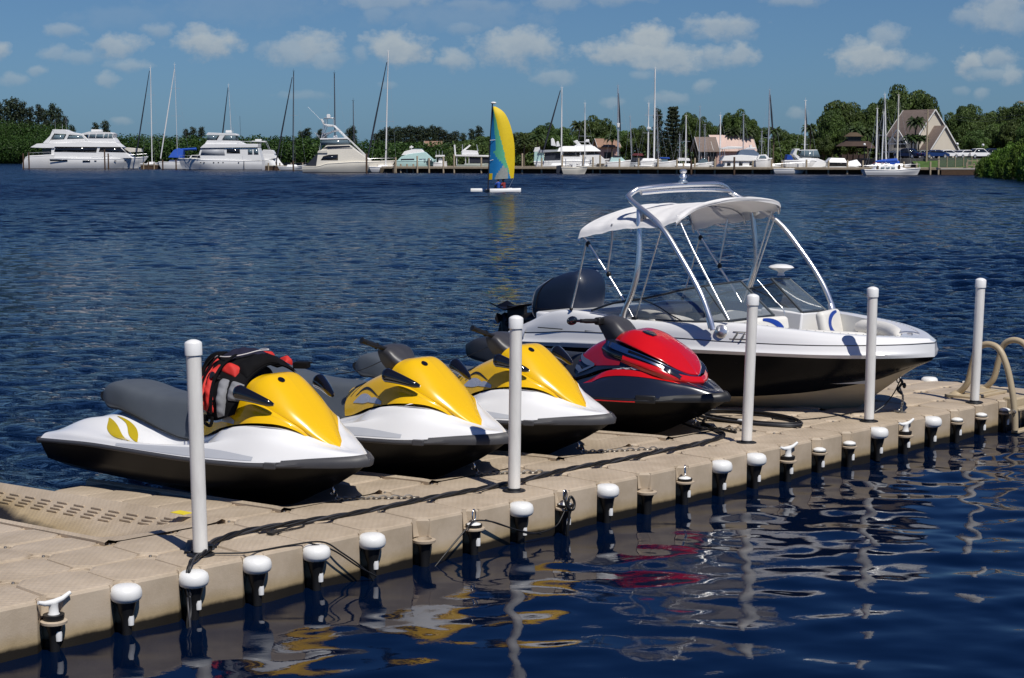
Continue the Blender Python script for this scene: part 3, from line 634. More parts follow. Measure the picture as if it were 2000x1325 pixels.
    # hood
    hc = [X3([2.47,2.60,2.74,2.90,3.03,3.12,3.21,3.275], [.235,.272,.278,.238,.175,.122,.062,0], [.80,.75,.685,.615,.535,.465,.405,.36]),
          X3([2.475,2.60,2.74,2.90,3.03,3.125,3.215,3.28], [.238,.275,.281,.240,.177,.123,.062,0], [.835,.785,.712,.64,.56,.487,.425,.378]),
          X3([2.50,2.61,2.745,2.90,3.03,3.12,3.21,3.278], [.20,.232,.236,.196,.142,.098,.048,0], [.885,.855,.778,.69,.592,.512,.438,.382]),
          X3([2.525,2.63,2.75,2.89,3.02,3.12,3.21,3.278], [.12,.14,.140,.115,.082,.056,.028,0], [.918,.915,.842,.732,.618,.527,.447,.385]),
          X3([2.535,2.64,2.76,2.89,3.02,3.12,3.205,3.277], [0]*8, [.922,.925,.850,.738,.622,.53,.450,.387])]
    hl = Loft(hc); mb = MB(); hl.mesh(mb, 50, 22)
    bk = [hl.ev(0, v) for v in np.linspace(0, 4, 12)]; mb.add([(p[0], p[1], p[2]) for p in bk] + [(p[0], -p[1], p[2]) for p in bk[::-1]] , [tuple(range(24))[::-1]])
    hood = mb.build('hood', gel_yellow, t)
    mb = MB(); s_ = crom(hc[0], 60)
    for s in (1, -1): mb.tube([(p.x - .004, (p.y - .004) * s, p.z - .001) for p in s_], .006, 6)
    mb.build('hood_seam', m_gap, t)
    for s in (1,):
        p = hl.ev(1.55, 3.45); n = Vector(hl.nrm(1.55, 3.45)); n = n if n.z > 0 else -n
        MB().lathe([(.030, -.002), (.030, .005), (.022, .007), (.0001, .004)], 18, (p[0], -p[1], p[2]), axis=Vector((n.x, -n.y, n.z))).build('hood_latch', m_gloss, hood)
    # seat
    st = Loft([X3([.58,.70,.9,1.2,1.5,1.75,1.95,2.11], [.14,.19,.225,.245,.262,.27,.27,.22], [.53,.50,.50,.445,.385,.35,.37,.44]),
               X3([.56,.68,.9,1.2,1.5,1.75,1.96,2.12], [.15,.205,.235,.25,.265,.272,.268,.21], [.56,.55,.545,.48,.42,.39,.42,.48]),
               X3([.55,.67,.88,1.2,1.5,1.75,1.97,2.10], [.14,.185,.215,.21,.205,.20,.195,.17], [.61,.655,.665,.615,.575,.57,.585,.58]),
               X3([.55,.66,.87,1.2,1.5,1.75,1.97,2.09], [.10,.13,.15,.145,.14,.14,.135,.12], [.635,.70,.71,.665,.645,.645,.645,.63]),
               X3([.55,.66,.87,1.2,1.5,1.75,1.97,2.09], [0]*8, [.64,.712,.722,.68,.665,.665,.66,.645])])
    mb = MB(); st.mesh(mb, 60, 24); e = [st.ev(0, v) for v in np.linspace(0, 4, 12)]; mb.add(e + [np.array([p[0], -p[1], p[2]]) for p in e[::-1]], [tuple(range(24))]); seat = mb.build('seat', m_seat, t)
    mb = MB().tube([(p[0], p[1] , p[2]) for p in [st.ev(u_, .02) for u_ in np.linspace(0, 7, 40)]], .007, 6); mb.tube([(p[0], -p[1] , p[2]) for p in [st.ev(u_, .02) for u_ in np.linspace(0, 7, 40)]], .007, 6); mb.build('seat_piping', m_blk, seat)
    mb = MB()
    for uu in (2.6, 4.6):
        c_ = [st.ev(uu + .12 * math.sin(k), v) + np.array([0, 0, .002]) for k, v in enumerate(np.linspace(1.0, 4, 14))]
        for s in (1, -1): mb.tube([(p[0], p[1] * s, p[2]) for p in c_], .0035, 6)
    MB().tube([(.57, y, .60 - abs(y) * .15) for y in np.linspace(-.15, .15, 8)], .045, 12).build('seat_back_bolster', m_seatd, seat)
    bow_bumper(t, m_bump); bumper_clip(t, m_bump); mirror_pair(t)
    handlebar(t, m_pod)
    return t
def place_ski(t, bow, zb=.65, xb=3.55, off=(0, 0)):
    B = at(*bow, zb); o = B - FW * xb; t.location = (o.x + off[0], o.y + off[1], DT); t.rotation_euler = (0, 0, HD)
ski1 = yellow_ski('nearest yellow and white jet ski, a life vest draped over its handlebar', 'jet ski'); place_ski(ski1, (720, 905))
ski2 = dup(ski1, label='middle yellow and white jet ski, its bare grey handlebar showing, post shadow across its nose'); place_ski(ski2, (995, 860))
ski3 = dup(ski1, label='farthest yellow and white jet ski, beside the red one, partly behind a white post'); place_ski(ski3, (1198, 822))
for ch in ski1.children:                                  # the draped vest presses over the first ski's bar
    if ch.name.split('.')[0] in ('grip', 'handlebar', 'throttle_lever', 'brake_lever'): ch.location = (-.03, 0, -.16)
    if ch.name.split('.')[0] == 'handlebar_cover': ch.location = (0, 0, -.05)
# ------------------------------------------------------------------ red ski
def red_ski():
    t = thing('jet_ski', 'red and dark navy jet ski between the yellow ones and the motorboat', 'jet ski')
    build_hull(t, gel_black, m_bump2, m_blk)
    dd = {k: [list(p) for p in DECK[k]] for k in DECK}
    for k in 'SFPB':
        for p in dd[k]:
            if 1.9 < p[0] < 3.3: p[2] += .02
    dl = Loft([dd[k] for k in 'ESFPBT']); mb = MB(); dl.mesh(mb, 90, 40)
    e0 = [dl.ev(0, v) for v in np.linspace(0, 5, 16)]; mb.add(e0 + [np.array([p[0], -p[1], p[2]]) for p in e0[::-1]] + [(.13, -.48, .17), (.13, .48, .17)], [tuple(range(34))])
    mb.build('deck', gel_navy, t)
    mb = MB(); Loft([DECK['G'], DECK['E']], False).mesh(mb, 90, 2); mb.build('deck_edge', m_bump2, t)
    G = crom(DECK['G'], 90)
    for s in (1, -1): MB().tube([(p.x, (p.y + .02) * s, p.z + .004) for p in G if .3 < p.x < 2.85], .0065, 6).build('red_pinstripe', gel_red, t)
    # side wing of the deck: red flash running forward to a point
    mb = MB(); dl.decal(mb, [(4.2, 2.6), (5.2, 3.0), (6.1, 2.9), (7.0, 2.3), (7.9, 1.3)], [(4.2, 2.3), (5.2, 2.35), (6.1, 2.1), (7.0, 1.55), (7.9, 1.2)], 34, 5, .005); mb.build('red_flash', gel_red, t)
    mb = MB(); dl.decal(mb, [(3.4, 1.5), (4.2, 1.75), (5.0, 1.9), (5.5, 2.0)], [(3.4, 1.35), (4.2, 1.55), (5.0, 1.5), (5.5, 1.95)], 20, 3, .006)
    for k in range(6):
        u0 = 6.15 + .22 * k; v0 = 2.95 - .10 * k
        dl.decal(mb, [(u0, v0 + .5), (u0 + .06, v0 + .2), (u0 + .22, v0 - .1)], [(u0 - .1, v0 + .48), (u0 - .03, v0 + .18), (u0 + .10, v0 - .12)], 6, 2, .0065)
    dl.decal(mb, [(6.2, 3.75), (7.0, 3.3), (8.0, 2.4), (8.7, 1.7)], [(6.2, 3.68), (7.0, 3.22), (8.0, 2.3), (8.7, 1.66)], 26, 2, .0065)
    mb.build('silver_graphic', m_silver, t)
    # tank and knee area
    cw = Loft([X3([1.93,2.1,2.3,2.5,2.7,2.9,3.06,3.16], [.29,.315,.36,.39,.39,.37,.33,.25], [.42,.47,.535,.57,.60,.60,.57,.50]),
               X3([1.93,2.1,2.3,2.5,2.7,2.9,3.06,3.16], [.26,.27,.30,.33,.34,.34,.31,.235], [.52,.60,.67,.69,.67,.645,.59,.52]),
               X3([1.94,2.07,2.24,2.45,2.7,2.9,3.06,3.16], [.17,.175,.20,.24,.27,.29,.27,.21], [.64,.73,.79,.80,.745,.68,.60,.52]),
               X3([1.98,2.07,2.22,2.42,2.7,2.9,3.06,3.16], [0]*8, [.66,.76,.83,.85,.78,.70,.61,.52])])
    mb = MB(); cw.mesh(mb, 50, 24); mb.build('tank_cover', gel_navy, t)
    bk = [cw.ev(0, v) for v in np.linspace(0, 3, 12)]; MB().add(bk + [np.array([p[0], -p[1], p[2]]) for p in bk[::-1]], [tuple(range(24))]).build('tank_back', m_seatd, t)
    mb = MB(); cw.decal(mb, [(.45, 2.9), (1.0, 2.9), (1.7, 2.7), (2.2, 1.7), (3.2, .7)], [(.1, 1.4), (.8, 1.0), (1.5, .45), (2.3, .25), (3.2, .2)], 30, 8, .004); mb.build('red_side_panel', mat('gelcoat_wine', (.30, .008, .018), .2, var=.03, coat=.8), t)
    m_bt = mat('blue_grey_trim', (.16, .21, .30), .25, .5, var=.05)
    for sd_ in (1, -1):
        mb = MB(); cw.decal(mb, [(-.05, 2.4), (.4, 1.6), (1.1, .95), (1.5, .55)], [(-.05, 2.1), (.4, 1.25), (1.0, .65), (1.5, .45)], 20, 3, .012, sides=(sd_,)); mb.build('blade_trim', m_bt, t)
        mb = MB(); cw.decal(mb, [(.0, 1.2), (.35, .9), (.6, .45)], [(.0, .9), (.2, .6), (.4, .35)], 8, 3, .014, sides=(sd_,)); mb.build('blade_trim', m_bt, t)
        mb = MB(); cw.decal(mb, [(.3, .5), (.9, .52), (1.5, .52)], [(.3, .3), (.9, .35), (1.5, .4)], 8, 2, .013, sides=(sd_,)); mb.build('blade_trim', m_bt, t)
    # fairing: dark band wrapping round under the hood
    fr = Loft([X3([2.25,2.40,2.6,2.8,2.95,3.08,3.17,3.20], [.24,.32,.36,.375,.35,.26,.12,0], [.66,.63,.60,.565,.53,.47,.43,.42]),
               X3([2.24,2.38,2.6,2.8,2.95,3.08,3.18,3.215], [.26,.34,.385,.395,.365,.27,.12,0], [.74,.715,.68,.64,.595,.53,.465,.45]),
               X3([2.28,2.40,2.6,2.8,2.95,3.06,3.14,3.17], [.22,.29,.345,.355,.325,.23,.10,0], [.81,.80,.765,.715,.66,.585,.52,.51])])
    mb = MB(); fr.mesh(mb, 44, 12); mb.build('front_fairing', m_gloss, t)
    # chin: red lower nose
    ch = Loft([X3([2.55,2.75,2.95,3.10,3.20,3.24], [.385,.40,.375,.28,.14,0], [.635,.585,.53,.47,.43,.41]), X3([2.58,2.78,2.97,3.12,3.22,3.27], [.40,.415,.385,.285,.14,0], [.665,.625,.575,.515,.475,.46]), X3([2.58,2.78,2.96,3.10,3.19,3.23], [.385,.395,.365,.27,.125,0], [.70,.665,.62,.56,.52,.505])])
    mb = MB(); ch.mesh(mb, 40, 10); mb.build('red_chin', gel_red, t)
    mb = MB(); fr.decal(mb, [(1.2, 1.55), (3.0, 1.6), (5.0, 1.6), (6.3, 1.55), (7, 1.5)], [(1.2, 1.42), (3.0, 1.38), (5.0, 1.3), (6.3, 1.15), (7, 1.1)], 50, 3, .02)
    fr.decal(mb, [(1.4, 2.0), (3.0, 1.98), (5.0, 1.98), (7, 1.95)], [(1.4, 1.9), (3.0, 1.88), (5.0, 1.86), (7, 1.75)], 50, 3, .02)
    fr.decal(mb, [(.6, 1.9), (1.2, 2.0), (2.2, 1.95)], [(.8, 1.5), (1.2, 1.45), (2.2, 1.55)], 12, 3, .022)
    mb.build('chrome_trim', m_steel, t)
    hc = [X3([2.36,2.5,2.68,2.84,2.98,3.09,3.16,3.19], [.20,.275,.325,.335,.29,.20,.09,0], [.80,.80,.765,.72,.655,.575,.52,.505]),
          X3([2.37,2.5,2.68,2.84,2.98,3.09,3.165,3.20], [.21,.285,.335,.345,.30,.21,.09,0], [.825,.825,.79,.74,.675,.595,.54,.52]),
          X3([2.40,2.52,2.69,2.84,2.97,3.08,3.16,3.195], [.17,.22,.25,.255,.22,.15,.07,0], [.875,.885,.85,.785,.71,.62,.55,.525]),
          X3([2.42,2.54,2.70,2.84,2.96,3.07,3.15,3.19], [.09,.13,.14,.14,.12,.08,.03,0], [.905,.925,.895,.825,.74,.64,.56,.53]),
          X3([2.43,2.55,2.70,2.84,2.96,3.07,3.15,3.19], [0]*8, [.905,.92,.90,.835,.75,.65,.565,.532])]
    hl = Loft(hc); mb = MB(); hl.mesh(mb, 50, 22); bk = [hl.ev(0, v) for v in np.linspace(0, 4, 12)]; mb.add(bk + [(p[0], -p[1], p[2]) for p in bk[::-1]], [tuple(range(24))[::-1]]); hood = mb.build('hood', gel_red, t)
    mb = MB(); hl.decal(mb, [(1.6, 3.7), (2.0, 3.75), (2.4, 3.6)], [(1.6, 3.0), (2.0, 2.9), (2.4, 3.1)], 8, 4, .006, sides=(-1,)); mb.build('hood_vent', m_gloss, hood)
    st = Loft([X3([.40,.55,.8,1.1,1.45,1.75,2.0,2.16], [.14,.19,.225,.245,.27,.28,.28,.24], [.50,.48,.46,.43,.40,.39,.42,.50]),
               X3([.38,.53,.8,1.1,1.45,1.75,2.0,2.16], [.15,.205,.24,.255,.275,.285,.275,.22], [.54,.53,.50,.47,.44,.43,.47,.55]),
               X3([.36,.52,.8,1.1,1.45,1.75,2.0,2.12], [.13,.18,.20,.20,.20,.20,.20,.17], [.62,.66,.635,.60,.575,.57,.60,.64]),
               X3([.36,.52,.8,1.1,1.45,1.75,2.0,2.10], [.08,.12,.14,.14,.14,.14,.13,.12], [.645,.70,.675,.64,.62,.62,.66,.70]),
               X3([.36,.52,.8,1.1,1.45,1.75,2.0,2.10], [0]*8, [.65,.71,.685,.65,.63,.63,.67,.71])])
    mb = MB(); st.mesh(mb, 60, 24); e = [st.ev(0, v) for v in np.linspace(0, 4, 12)]; mb.add(e + [np.array([p[0], -p[1], p[2]]) for p in e[::-1]], [tuple(range(24))]); seat = mb.build('seat', m_seatd, t)
    c_ = [st.ev(4.0, v) + np.array([0, 0, .004]) for v in np.linspace(.5, 4, 14)]; mb = MB()
    for s in (1, -1): mb.tube([(p[0], p[1] * s, p[2]) for p in c_], .006, 6)
    mb.build('seat_piping', m_pod, seat)
    # long black bow bumper
    bow_bumper(t, m_bump2)
    for s in (1, -1): MB().box((2.93, .502 * s, .312), (.20, .03, .08), rz=-.36 * s).build('bumper_bracket', m_bump2, t, bevel=.012)
    # handlebar with tall cover and one stalk mirror at each end
    lf = Loft([[(2.44,0,.86),(2.38,0,.93),(2.30,0,1.00),(2.20,0,1.035),(2.10,0,1.03),(2.05,0,.98),(2.10,0,.86)], [(2.44,.07,.86),(2.38,.11,.92),(2.30,.12,.985),(2.20,.11,1.015),(2.11,.10,1.01),(2.06,.09,.97),(2.11,.07,.86)],
               [(2.42,.11,.83),(2.36,.15,.86),(2.29,.155,.90),(2.20,.13,.93),(2.13,.11,.94),(2.10,.10,.92),(2.14,.09,.85)], [(2.42,.12,.78),(2.37,.14,.78),(2.30,.14,.78),(2.24,.13,.79),(2.2,.12,.8),(2.18,.11,.8),(2.18,.10,.79)]])
    mb = MB(); lf.mesh(mb, 20, 10); mb.build('handlebar_cover', m_pod, t)
    for s in (-1,):
        MB().box((2.12, .13 * s, .985), (.075, .10, .075), rz=.1 * s).build('switch_box', m_blk, t, bevel=.015)
        MB().tube(crom([(2.12, .10 * s, .985), (2.10, .2 * s, .99), (2.07, .30 * s, .995), (2.05, .36 * s, 1.0)], 10), [.024] * 7 + [.02] * 3, 12).build('grip', m_blk, t)
        mo = MB().ball((2.03, .47 * s, 1.01), (.022, .085, .045), 16, 10); mo.tube([(2.05, .35 * s, 1.0), (2.035, .44 * s, 1.005)], .014, 8); mo.build('mirror_housing', m_gloss, t)
    return t
rski = red_ski(); place_ski(rski, (1424, 775), .67)
# ------------------------------------------------------------------ life vest over ski 1's handlebar
m_vn = mat('vest_navy', (.016, .016, .034), .85, spec=.2, var=.15, vscale=20, bump=.3, bscale=300, bdist=.002)
m_vb = mat('vest_black', (.005, .005, .006), .85, spec=.15, var=.2, vscale=20, bump=.4, bscale=200, bdist=.002)
m_vr = mat('vest_red', (.55, .025, .018), .7, var=.12, vscale=14, bump=.25, bscale=200, bdist=.002)
m_vg = mat('vest_grey', (.20, .205, .22), .75, var=.1, vscale=14, bump=.25, bscale=200, bdist=.002)
m_vw = mat('vest_piping', (.65, .62, .6), .6, var=.05)
def vest():
    t = thing('life_vest', 'red, navy and black life vest draped over the handlebar of the nearest yellow jet ski', 'life vest')
    t.rotation_euler = ski1.rotation_euler; t.location = ski1.location + FW * .07 - LF * .02 + Vector((0, 0, .0))
    # draped sheet following the handlebar: front panel hangs on the starboard side, loft in local ski coordinates
    # curves run from port-front over the top to the starboard lower edge
    sh = Loft([[(2.16, .34, .93), (2.08, .18, 1.0), (1.98, .02, 1.02), (1.93, -.12, .96), (1.93, -.22, .84), (1.96, -.30, .72), (2.05, -.34, .60)],
               [(2.26, .34, .95), (2.20, .18, 1.03), (2.10, 0, 1.055), (2.03, -.17, .99), (2.04, -.30, .86), (2.09, -.37, .72), (2.14, -.39, .57)],
               [(2.36, .32, .94), (2.31, .17, 1.02), (2.24, 0, 1.05), (2.18, -.19, .98), (2.19, -.32, .86), (2.24, -.39, .73), (2.26, -.41, .58)],
               [(2.46, .28, .91), (2.45, .14, .98), (2.42, 0, 1.0), (2.40, -.17, .92), (2.42, -.28, .83), (2.44, -.35, .74), (2.42, -.38, .64)]])
    def vn(u_, v_):
        n = sh.nrm(u_, v_); return n if n @ (sh.ev(u_, v_) - np.array([2.2, .02, .78])) > 0 else -n
    def panel(u0, u1, v0, v1, m, name, off=0.0, th=.04, nu=26, nv=14, puff=.02):
        top = []; 
        for i in range(nu + 1):
            r = []
            for j in range(nv + 1):
                u_, v_ = u0 + (u1 - u0) * i / nu, v0 + (v1 - v0) * j / nv; n = vn(u_, v_)
                e = (math.sin(PI * i / nu) * math.sin(PI * j / nv)) ** .4
                w = .006 * math.sin(u_ * 7 + v_ * 5) + .004 * math.sin(u_ * 13 - v_ * 9)
                r.append(sh.ev(u_, v_) + n * (off - th * .6 + (th * .6 + puff) * e + w * e))
            top.append(r)
        mb = MB().grid(top); bot = [[p - np.array([0, 0, 0]) for p in r] for r in top]
        bot = [[sh.ev(u0 + (u1 - u0) * i / nu, v0 + (v1 - v0) * j / nv) - vn(u0 + (u1 - u0) * i / nu, v0 + (v1 - v0) * j / nv) * th * .3 for j in range(nv, -1, -1)] for i in range(nu + 1)]
        mb.grid(bot); return mb.build(name, m, t)
    panel(0.0, 6.0, 0.0, 3.0, m_vb, 'vest_lining', 0.0, .04)
    panel(1.1, 2.9, .25, 2.2, m_vn, 'navy_yoke', .02, .05)
    panel(1.2, 3.2, 2.25, 2.95, m_vb, 'black_mesh_panel', .018, .04)
    panel(2.9, 5.6, .5, 1.15, m_vr, 'red_panel', .026, .045); panel(3.1, 5.6, 1.35, 1.85, m_vr, 'red_panel', .028, .045); panel(2.9, 3.5, 1.9, 2.6, m_vr, 'red_panel', .026, .045)
    panel(3.7, 5.9, 2.1, 2.5, m_vg, 'grey_panel', .024, .045); panel(3.7, 5.0, 2.55, 3.0, m_vg, 'grey_panel', .018, .04)
    panel(2.2, 3.1, -.05, .35, m_vr, 'red_shoulder', .03, .04); panel(.55, 1.05, .3, 1.0, m_vr, 'red_shoulder', .03, .04); panel(.2, .6, 1.6, 2.4, m_vr, 'red_shoulder', .03, .04)
    # straps
    for (v_, u0, u1) in ((.3, 2.6, 5.8), (1.25, 2.6, 5.9), (2.0, 2.6, 5.7)):
        mb = MB(); rows = []
        for u_ in np.linspace(u0, u1, 40):
            a, b = sh.ev(u_, v_ - .07), sh.ev(u_, v_ + .07); n = vn(u_, v_)
            rows.append([a + n * .05, a + n * .058, b + n * .058, b + n * .05])
        mb.grid(rows); mb.build('strap', m_vb, t)
    mb = MB()
    for pts in ([(1.0, .25), (1.1, 1.6), (1.5, 2.25), (2.4, 2.3), (2.95, 1.7), (3.0, .3)],):
        mb.tube([Vector(sh.ev(*p)) + Vector((0, -.01, .052)) for p in crom([(a, b, 0) for a, b in pts], 40) for p in [(p.x, p.y)]], .0045, 6)
    mb.build('piping', m_vw, t)
    # arm opening: thick black loop standing off the aft side
    MB().tube(crom([(2.08, -.06, 1.03), (1.96, -.08, 1.03), (1.86, -.10, 1.0), (1.80, -.12, .92), (1.80, -.18, .82), (1.85, -.25, .74), (1.95, -.31, .68)], 30), [.03 + .008 * math.sin(k * .3) for k in range(30)], 14).build('shoulder_loop', m_vb, t)
    MB().box((2.45, .33, .955), (.12, .10, .05), rz=.5).box((2.42, .42, .96), (.05, .10, .012), rz=.3).build('buckle', m_vb, t, bevel=.008)
    MB().tube(crom([(2.05, -.40, .62), (2.12, -.42, .56), (2.2, -.42, .53), (2.22, -.41, .60)], 14), .014, 8).box((2.12, -.41, .585), (.07, .03, .05), rz=.2).build('buckle', m_vb, t, bevel=.004)
    MB().tube(crom([(2.28, -.37, .80), (2.22, -.43, .70), (2.17, -.42, .6)], 14), .006, 6).build('cord', m_vb, t)
vest()
# ------------------------------------------------------------------ motorboat on the dock
BANG = math.atan2(-.7004, .7137)
BO = Vector((3.17531, 17.28332, 0)) + UX * .5 + Vector((0, 0, DT))
boat = thing('motorboat', 'white and black open bow motorboat with steel tower and white canvas top, on the dock', 'motorboat', BO, BANG)
cream = mat('bottom_cream', (.52, .45, .33), .4, var=.06, vscale=2, streak=(1, 1, 6))
navyside = mat('hull_side_black', (.004, .005, .008), .25, var=.15, vscale=1.2, spec=.10)
m_vin = mat('marine_vinyl', (.74, .72, .67), .42, var=.03, vscale=4, bump=.08, bscale=120, bdist=.002)
m_blue = mat('vinyl_blue', (.012, .05, .30), .4, var=.06)
m_liner = mat('liner_offwhite', (.60, .60, .58), .4, var=.04, vscale=3)
m_grey = mat('carpet_grey', (.22, .21, .20), .9, var=.15, vscale=30, bump=.3, bscale=300, bdist=.003)
m_chrome = mat('polished_tube', (.86, .86, .86), .27, .9, var=.03, vscale=3)
m_moto = mat('outboard_navy', (.012, .021, .046), .42, var=.08, coat=.08)
m_motod = mat('outboard_black', (.010, .010, .013), .4, var=.2)
def glass_mat(name, col, a):
    m = bpy.data.materials.new(name); m.use_nodes = True; b = m.node_tree.nodes['Principled BSDF']
    b.inputs['Base Color'].default_value = (*col, 1); b.inputs['Alpha'].default_value = a; b.inputs['Roughness'].default_value = .02; b.inputs['Specular IOR Level'].default_value = 1.0
    return m
m_glass = glass_mat('tinted_glass', (.13, .17, .20), .5)
def canvas_mat():
    m = bpy.data.materials.new('white_canvas'); m.use_nodes = True; t = m.node_tree; b = t.nodes['Principled BSDF']; o = t.nodes['Material Output']
    b.inputs['Base Color'].default_value = (.90, .89, .88, 1); b.inputs['Roughness'].default_value = .8
    tr = t.nodes.new('ShaderNodeBsdfTranslucent'); tr.inputs[0].default_value = (.85, .78, .72, 1)
    mx = t.nodes.new('ShaderNodeMixShader'); mx.inputs[0].default_value = .16; t.links.new(b.outputs[0], mx.inputs[1]); t.links.new(tr.outputs[0], mx.inputs[2]); t.links.new(mx.outputs[0], o.inputs[0])
    n = t.nodes.new('ShaderNodeTexNoise'); n.inputs['Scale'].default_value = 5; n.inputs['Detail'].default_value = 3; tcn = t.nodes.new('ShaderNodeTexCoord'); mp = t.nodes.new('ShaderNodeMapping'); mp.inputs['Scale'].default_value = (1, 3.5, 1)
    t.links.new(tcn.outputs['Object'], mp.inputs[0]); t.links.new(mp.outputs[0], n.inputs['Vector'])
    bp = t.nodes.new('ShaderNodeBump'); bp.inputs['Strength'].default_value = .3; bp.inputs['Distance'].default_value = .03; t.links.new(n.outputs[0], bp.inputs['Height']); t.links.new(bp.outputs[0], b.inputs['Normal'])
    return m
m_canvas = canvas_mat()
bx = [-3.75, -3.4, -3.0, -2.2, -1.4, -.8, -.2, .25, .6, .86, 1.03]
BR = X3(bx, [1.03, 1.05, 1.08, 1.12, 1.13, 1.10, 1.0, .86, .63, .34, 0], [.44, .455, .475, .515, .55, .575, .592, .600, .604, .606, .607])
BC = X3([-3.75, -3.4, -3.0, -2.2, -1.4, -.75, -.2, .15, .45, .72, .95], [.90, .92, .94, .95, .92, .83, .62, .40, .19, .06, 0], [.00, .01, .02, .04, .07, .11, .175, .245, .33, .45, .56])
BK = X3([-3.75, -3.4, -3.0, -2.2, -1.4, -.75, -.25, .12, .42, .70, .94], [0] * 11, [-.32, -.32, -.32, -.32, -.31, -.27, -.17, -.01, .20, .41, .55])
mid = [((a[0] + b[0]) / 2, a[1] * .55 + b[1] * .45 + .0 * a[1], a[2] * .45 + b[2] * .55 - .02) for a, b in zip(BR, BC)]
mb = MB(); Loft([BR, mid, BC]).mesh(mb, 70, 12); mb.build('hull_side', navyside, boat, fixn=True)
mb = MB(); bl = Loft([BC, [(a[0], a[1] * .5, a[2] * .42 + b[2] * .58) for a, b in zip(BC, BK)], BK]); bl.mesh(mb, 70, 10); mb.build('hull_bottom', cream, boat, fixn=True)
MB().add([(-3.75, y, z) for y, z in ((1.03, .44), (.9, 0), (0, -.32), (-.9, 0), (-1.03, .44))], [(0, 1, 2, 3, 4)]).build('transom', navyside, boat)
BD = X3([-3.75,-3.4,-3.0,-2.2,-1.4,-.8,-.2,.25,.6,.86,1.03], [1.0,1.03,1.06,1.10,1.105,1.07,.965,.82,.59,.31,0], [.58,.61,.65,.685,.70,.705,.715,.725,.735,.742,.75])
BT = X3([-3.75,-3.4,-3.0,-2.2,-1.4,-.8,-.2,.22,.54,.77,.93], [.93,.96,.98,1.01,1.015,.97,.86,.71,.49,.25,0], [.70,.83,.88,.845,.855,.89,.865,.84,.82,.805,.79])
BI = X3([-3.72,-3.38,-3.0,-2.2,-1.4,-.82,-.26,.12,.38,.55,.63], [.84,.86,.86,.89,.90,.84,.73,.57,.36,.17,0], [.70,.825,.87,.83,.84,.885,.86,.835,.815,.80,.79])
band = Loft([BR, [(a[0] * .75 + b[0] * .25, a[1] + (.022 if a[1] else 0), a[2] * .72 + b[2] * .28) for a, b in zip(BR, BD)], [(a[0] * .5 + b[0] * .5, a[1] * .5 + b[1] * .5 + (.012 if a[1] else 0), a[2] * .5 + b[2] * .5) for a, b in zip(BR, BD)], BD], False)
mb = MB(); band.mesh(mb, 90, 9); mb.build('rub_band', gel_white, boat, fixn=True)
dkf = Loft([[(a[0], max(0, a[1] - .004), a[2] + .002) for a in BD], [(a[0] * .5 + b[0] * .5, (a[1] + b[1]) / 2 + (.015 if a[1] else 0), a[2] * .45 + b[2] * .55) for a, b in zip(BD, BT)], BT, BI])
mb = MB(); dkf.mesh(mb, 90, 14); mb.build('gunwale', gel_white, boat, fixn=True)
mb = MB(); sm = crom(BD, 90)
for s in (1, -1): mb.tube([(p.x, (p.y + .001) * s, p.z) for p in sm], .0048, 6)
mb.build('deck_seam', mat('black_trim', (.015, .015, .017), .4, var=0), boat)
for s in (-1, 1):
    MB().bar((-2.75, 1.067 * s, .675), (-1.95, 1.102 * s, .70), .006, .010).build('vent_slot', m_blk, boat); MB().bar((-3.5, 1.042 * s, .66), (-3.1, 1.060 * s, .668), .006, .010).build('vent_slot', m_blk, boat)
# stern platform wings
mb = MB(); pl = Loft([X3([-4.30,-4.15,-3.95,-3.74], [.72,.88,.97,1.03], [.42,.42,.43,.44]), X3([-4.33,-4.18,-3.96,-3.74], [.73,.89,.98,1.03], [.50,.50,.52,.56]), X3([-4.30,-4.15,-3.95,-3.74], [.70,.85,.93,.95], [.54,.56,.62,.70]), X3([-4.26,-4.12,-3.93,-3.74], [.42,.42,.42,.42], [.54,.55,.58,.62]), X3([-4.26,-4.12,-3.93,-3.74], [.40,.40,.40,.40], [.40,.40,.40,.40])], False)
pl.mesh(mb, 10, 12); mb.build('swim_platform', gel_white, boat, fixn=True)
# cockpit liner
BW = [(a[0], max(0, a[1] - .05), .30 if a[0] < -.5 else .30 + .08 * (a[0] + .5)) for a in BI]
mb = MB(); Loft([BI, BW, [(a[0], 0, a[2] - .001) for a in BW]], False).mesh(mb, 60, 4); mb.build('cockpit_liner', m_liner, boat, fixn=True)
MB().box((-3.55, 0, .70), (.34, 1.72, .24)).build('engine_well_deck', gel_white, boat, bevel=.03)
# snap buttons
sb0 = MB().lathe([(.0065, 0), (.005, .004), (.0001, .005)], 8).build('snap_button', m_galv, boat); q_ = True
for k in range(22):
    p = dkf.ev(4.6 + .21 * k, 2.35)
    for s in (1, -1):
        o = sb0 if q_ else sb0.copy()
        if not q_: C.objects.link(o); o.parent = boat
        q_ = False; o.location = (p[0], p[1] * s, p[2] + .002)
# emblem on the gunwale side, grey double letter-like bars
for s in (-1, 1):
    mb = MB().bar((-.74, -s * 1.068, .735), (-.54, -s * 1.040, .742), .004, .012).bar((-.72, -s * 1.030, .81), (-.56, -s * 1.012, .814), .004, .009)
    for q in (0, .09): mb.bar((-.66 + q, -s * 1.030, .805), (-.69 + q, -s * 1.062, .742), .012, .014)
    mb.build('emblem', m_galv, boat)
# bow cleat, bow eye
MB().box((.80, -.10, .825), (.05, .03, .02)).tube([(.70, -.13, .835), (.76, -.11, .845), (.83, -.085, .845), (.89, -.07, .835)], .011, 8).build('bow_cleat', m_chrome, boat)
MB().tube([(.62 + .02 * math.cos(a), 0, .335 + .03 * math.sin(a)) for a in np.linspace(0, 2 * PI, 14)], .007, 8).build('bow_eye', m_galv, boat)
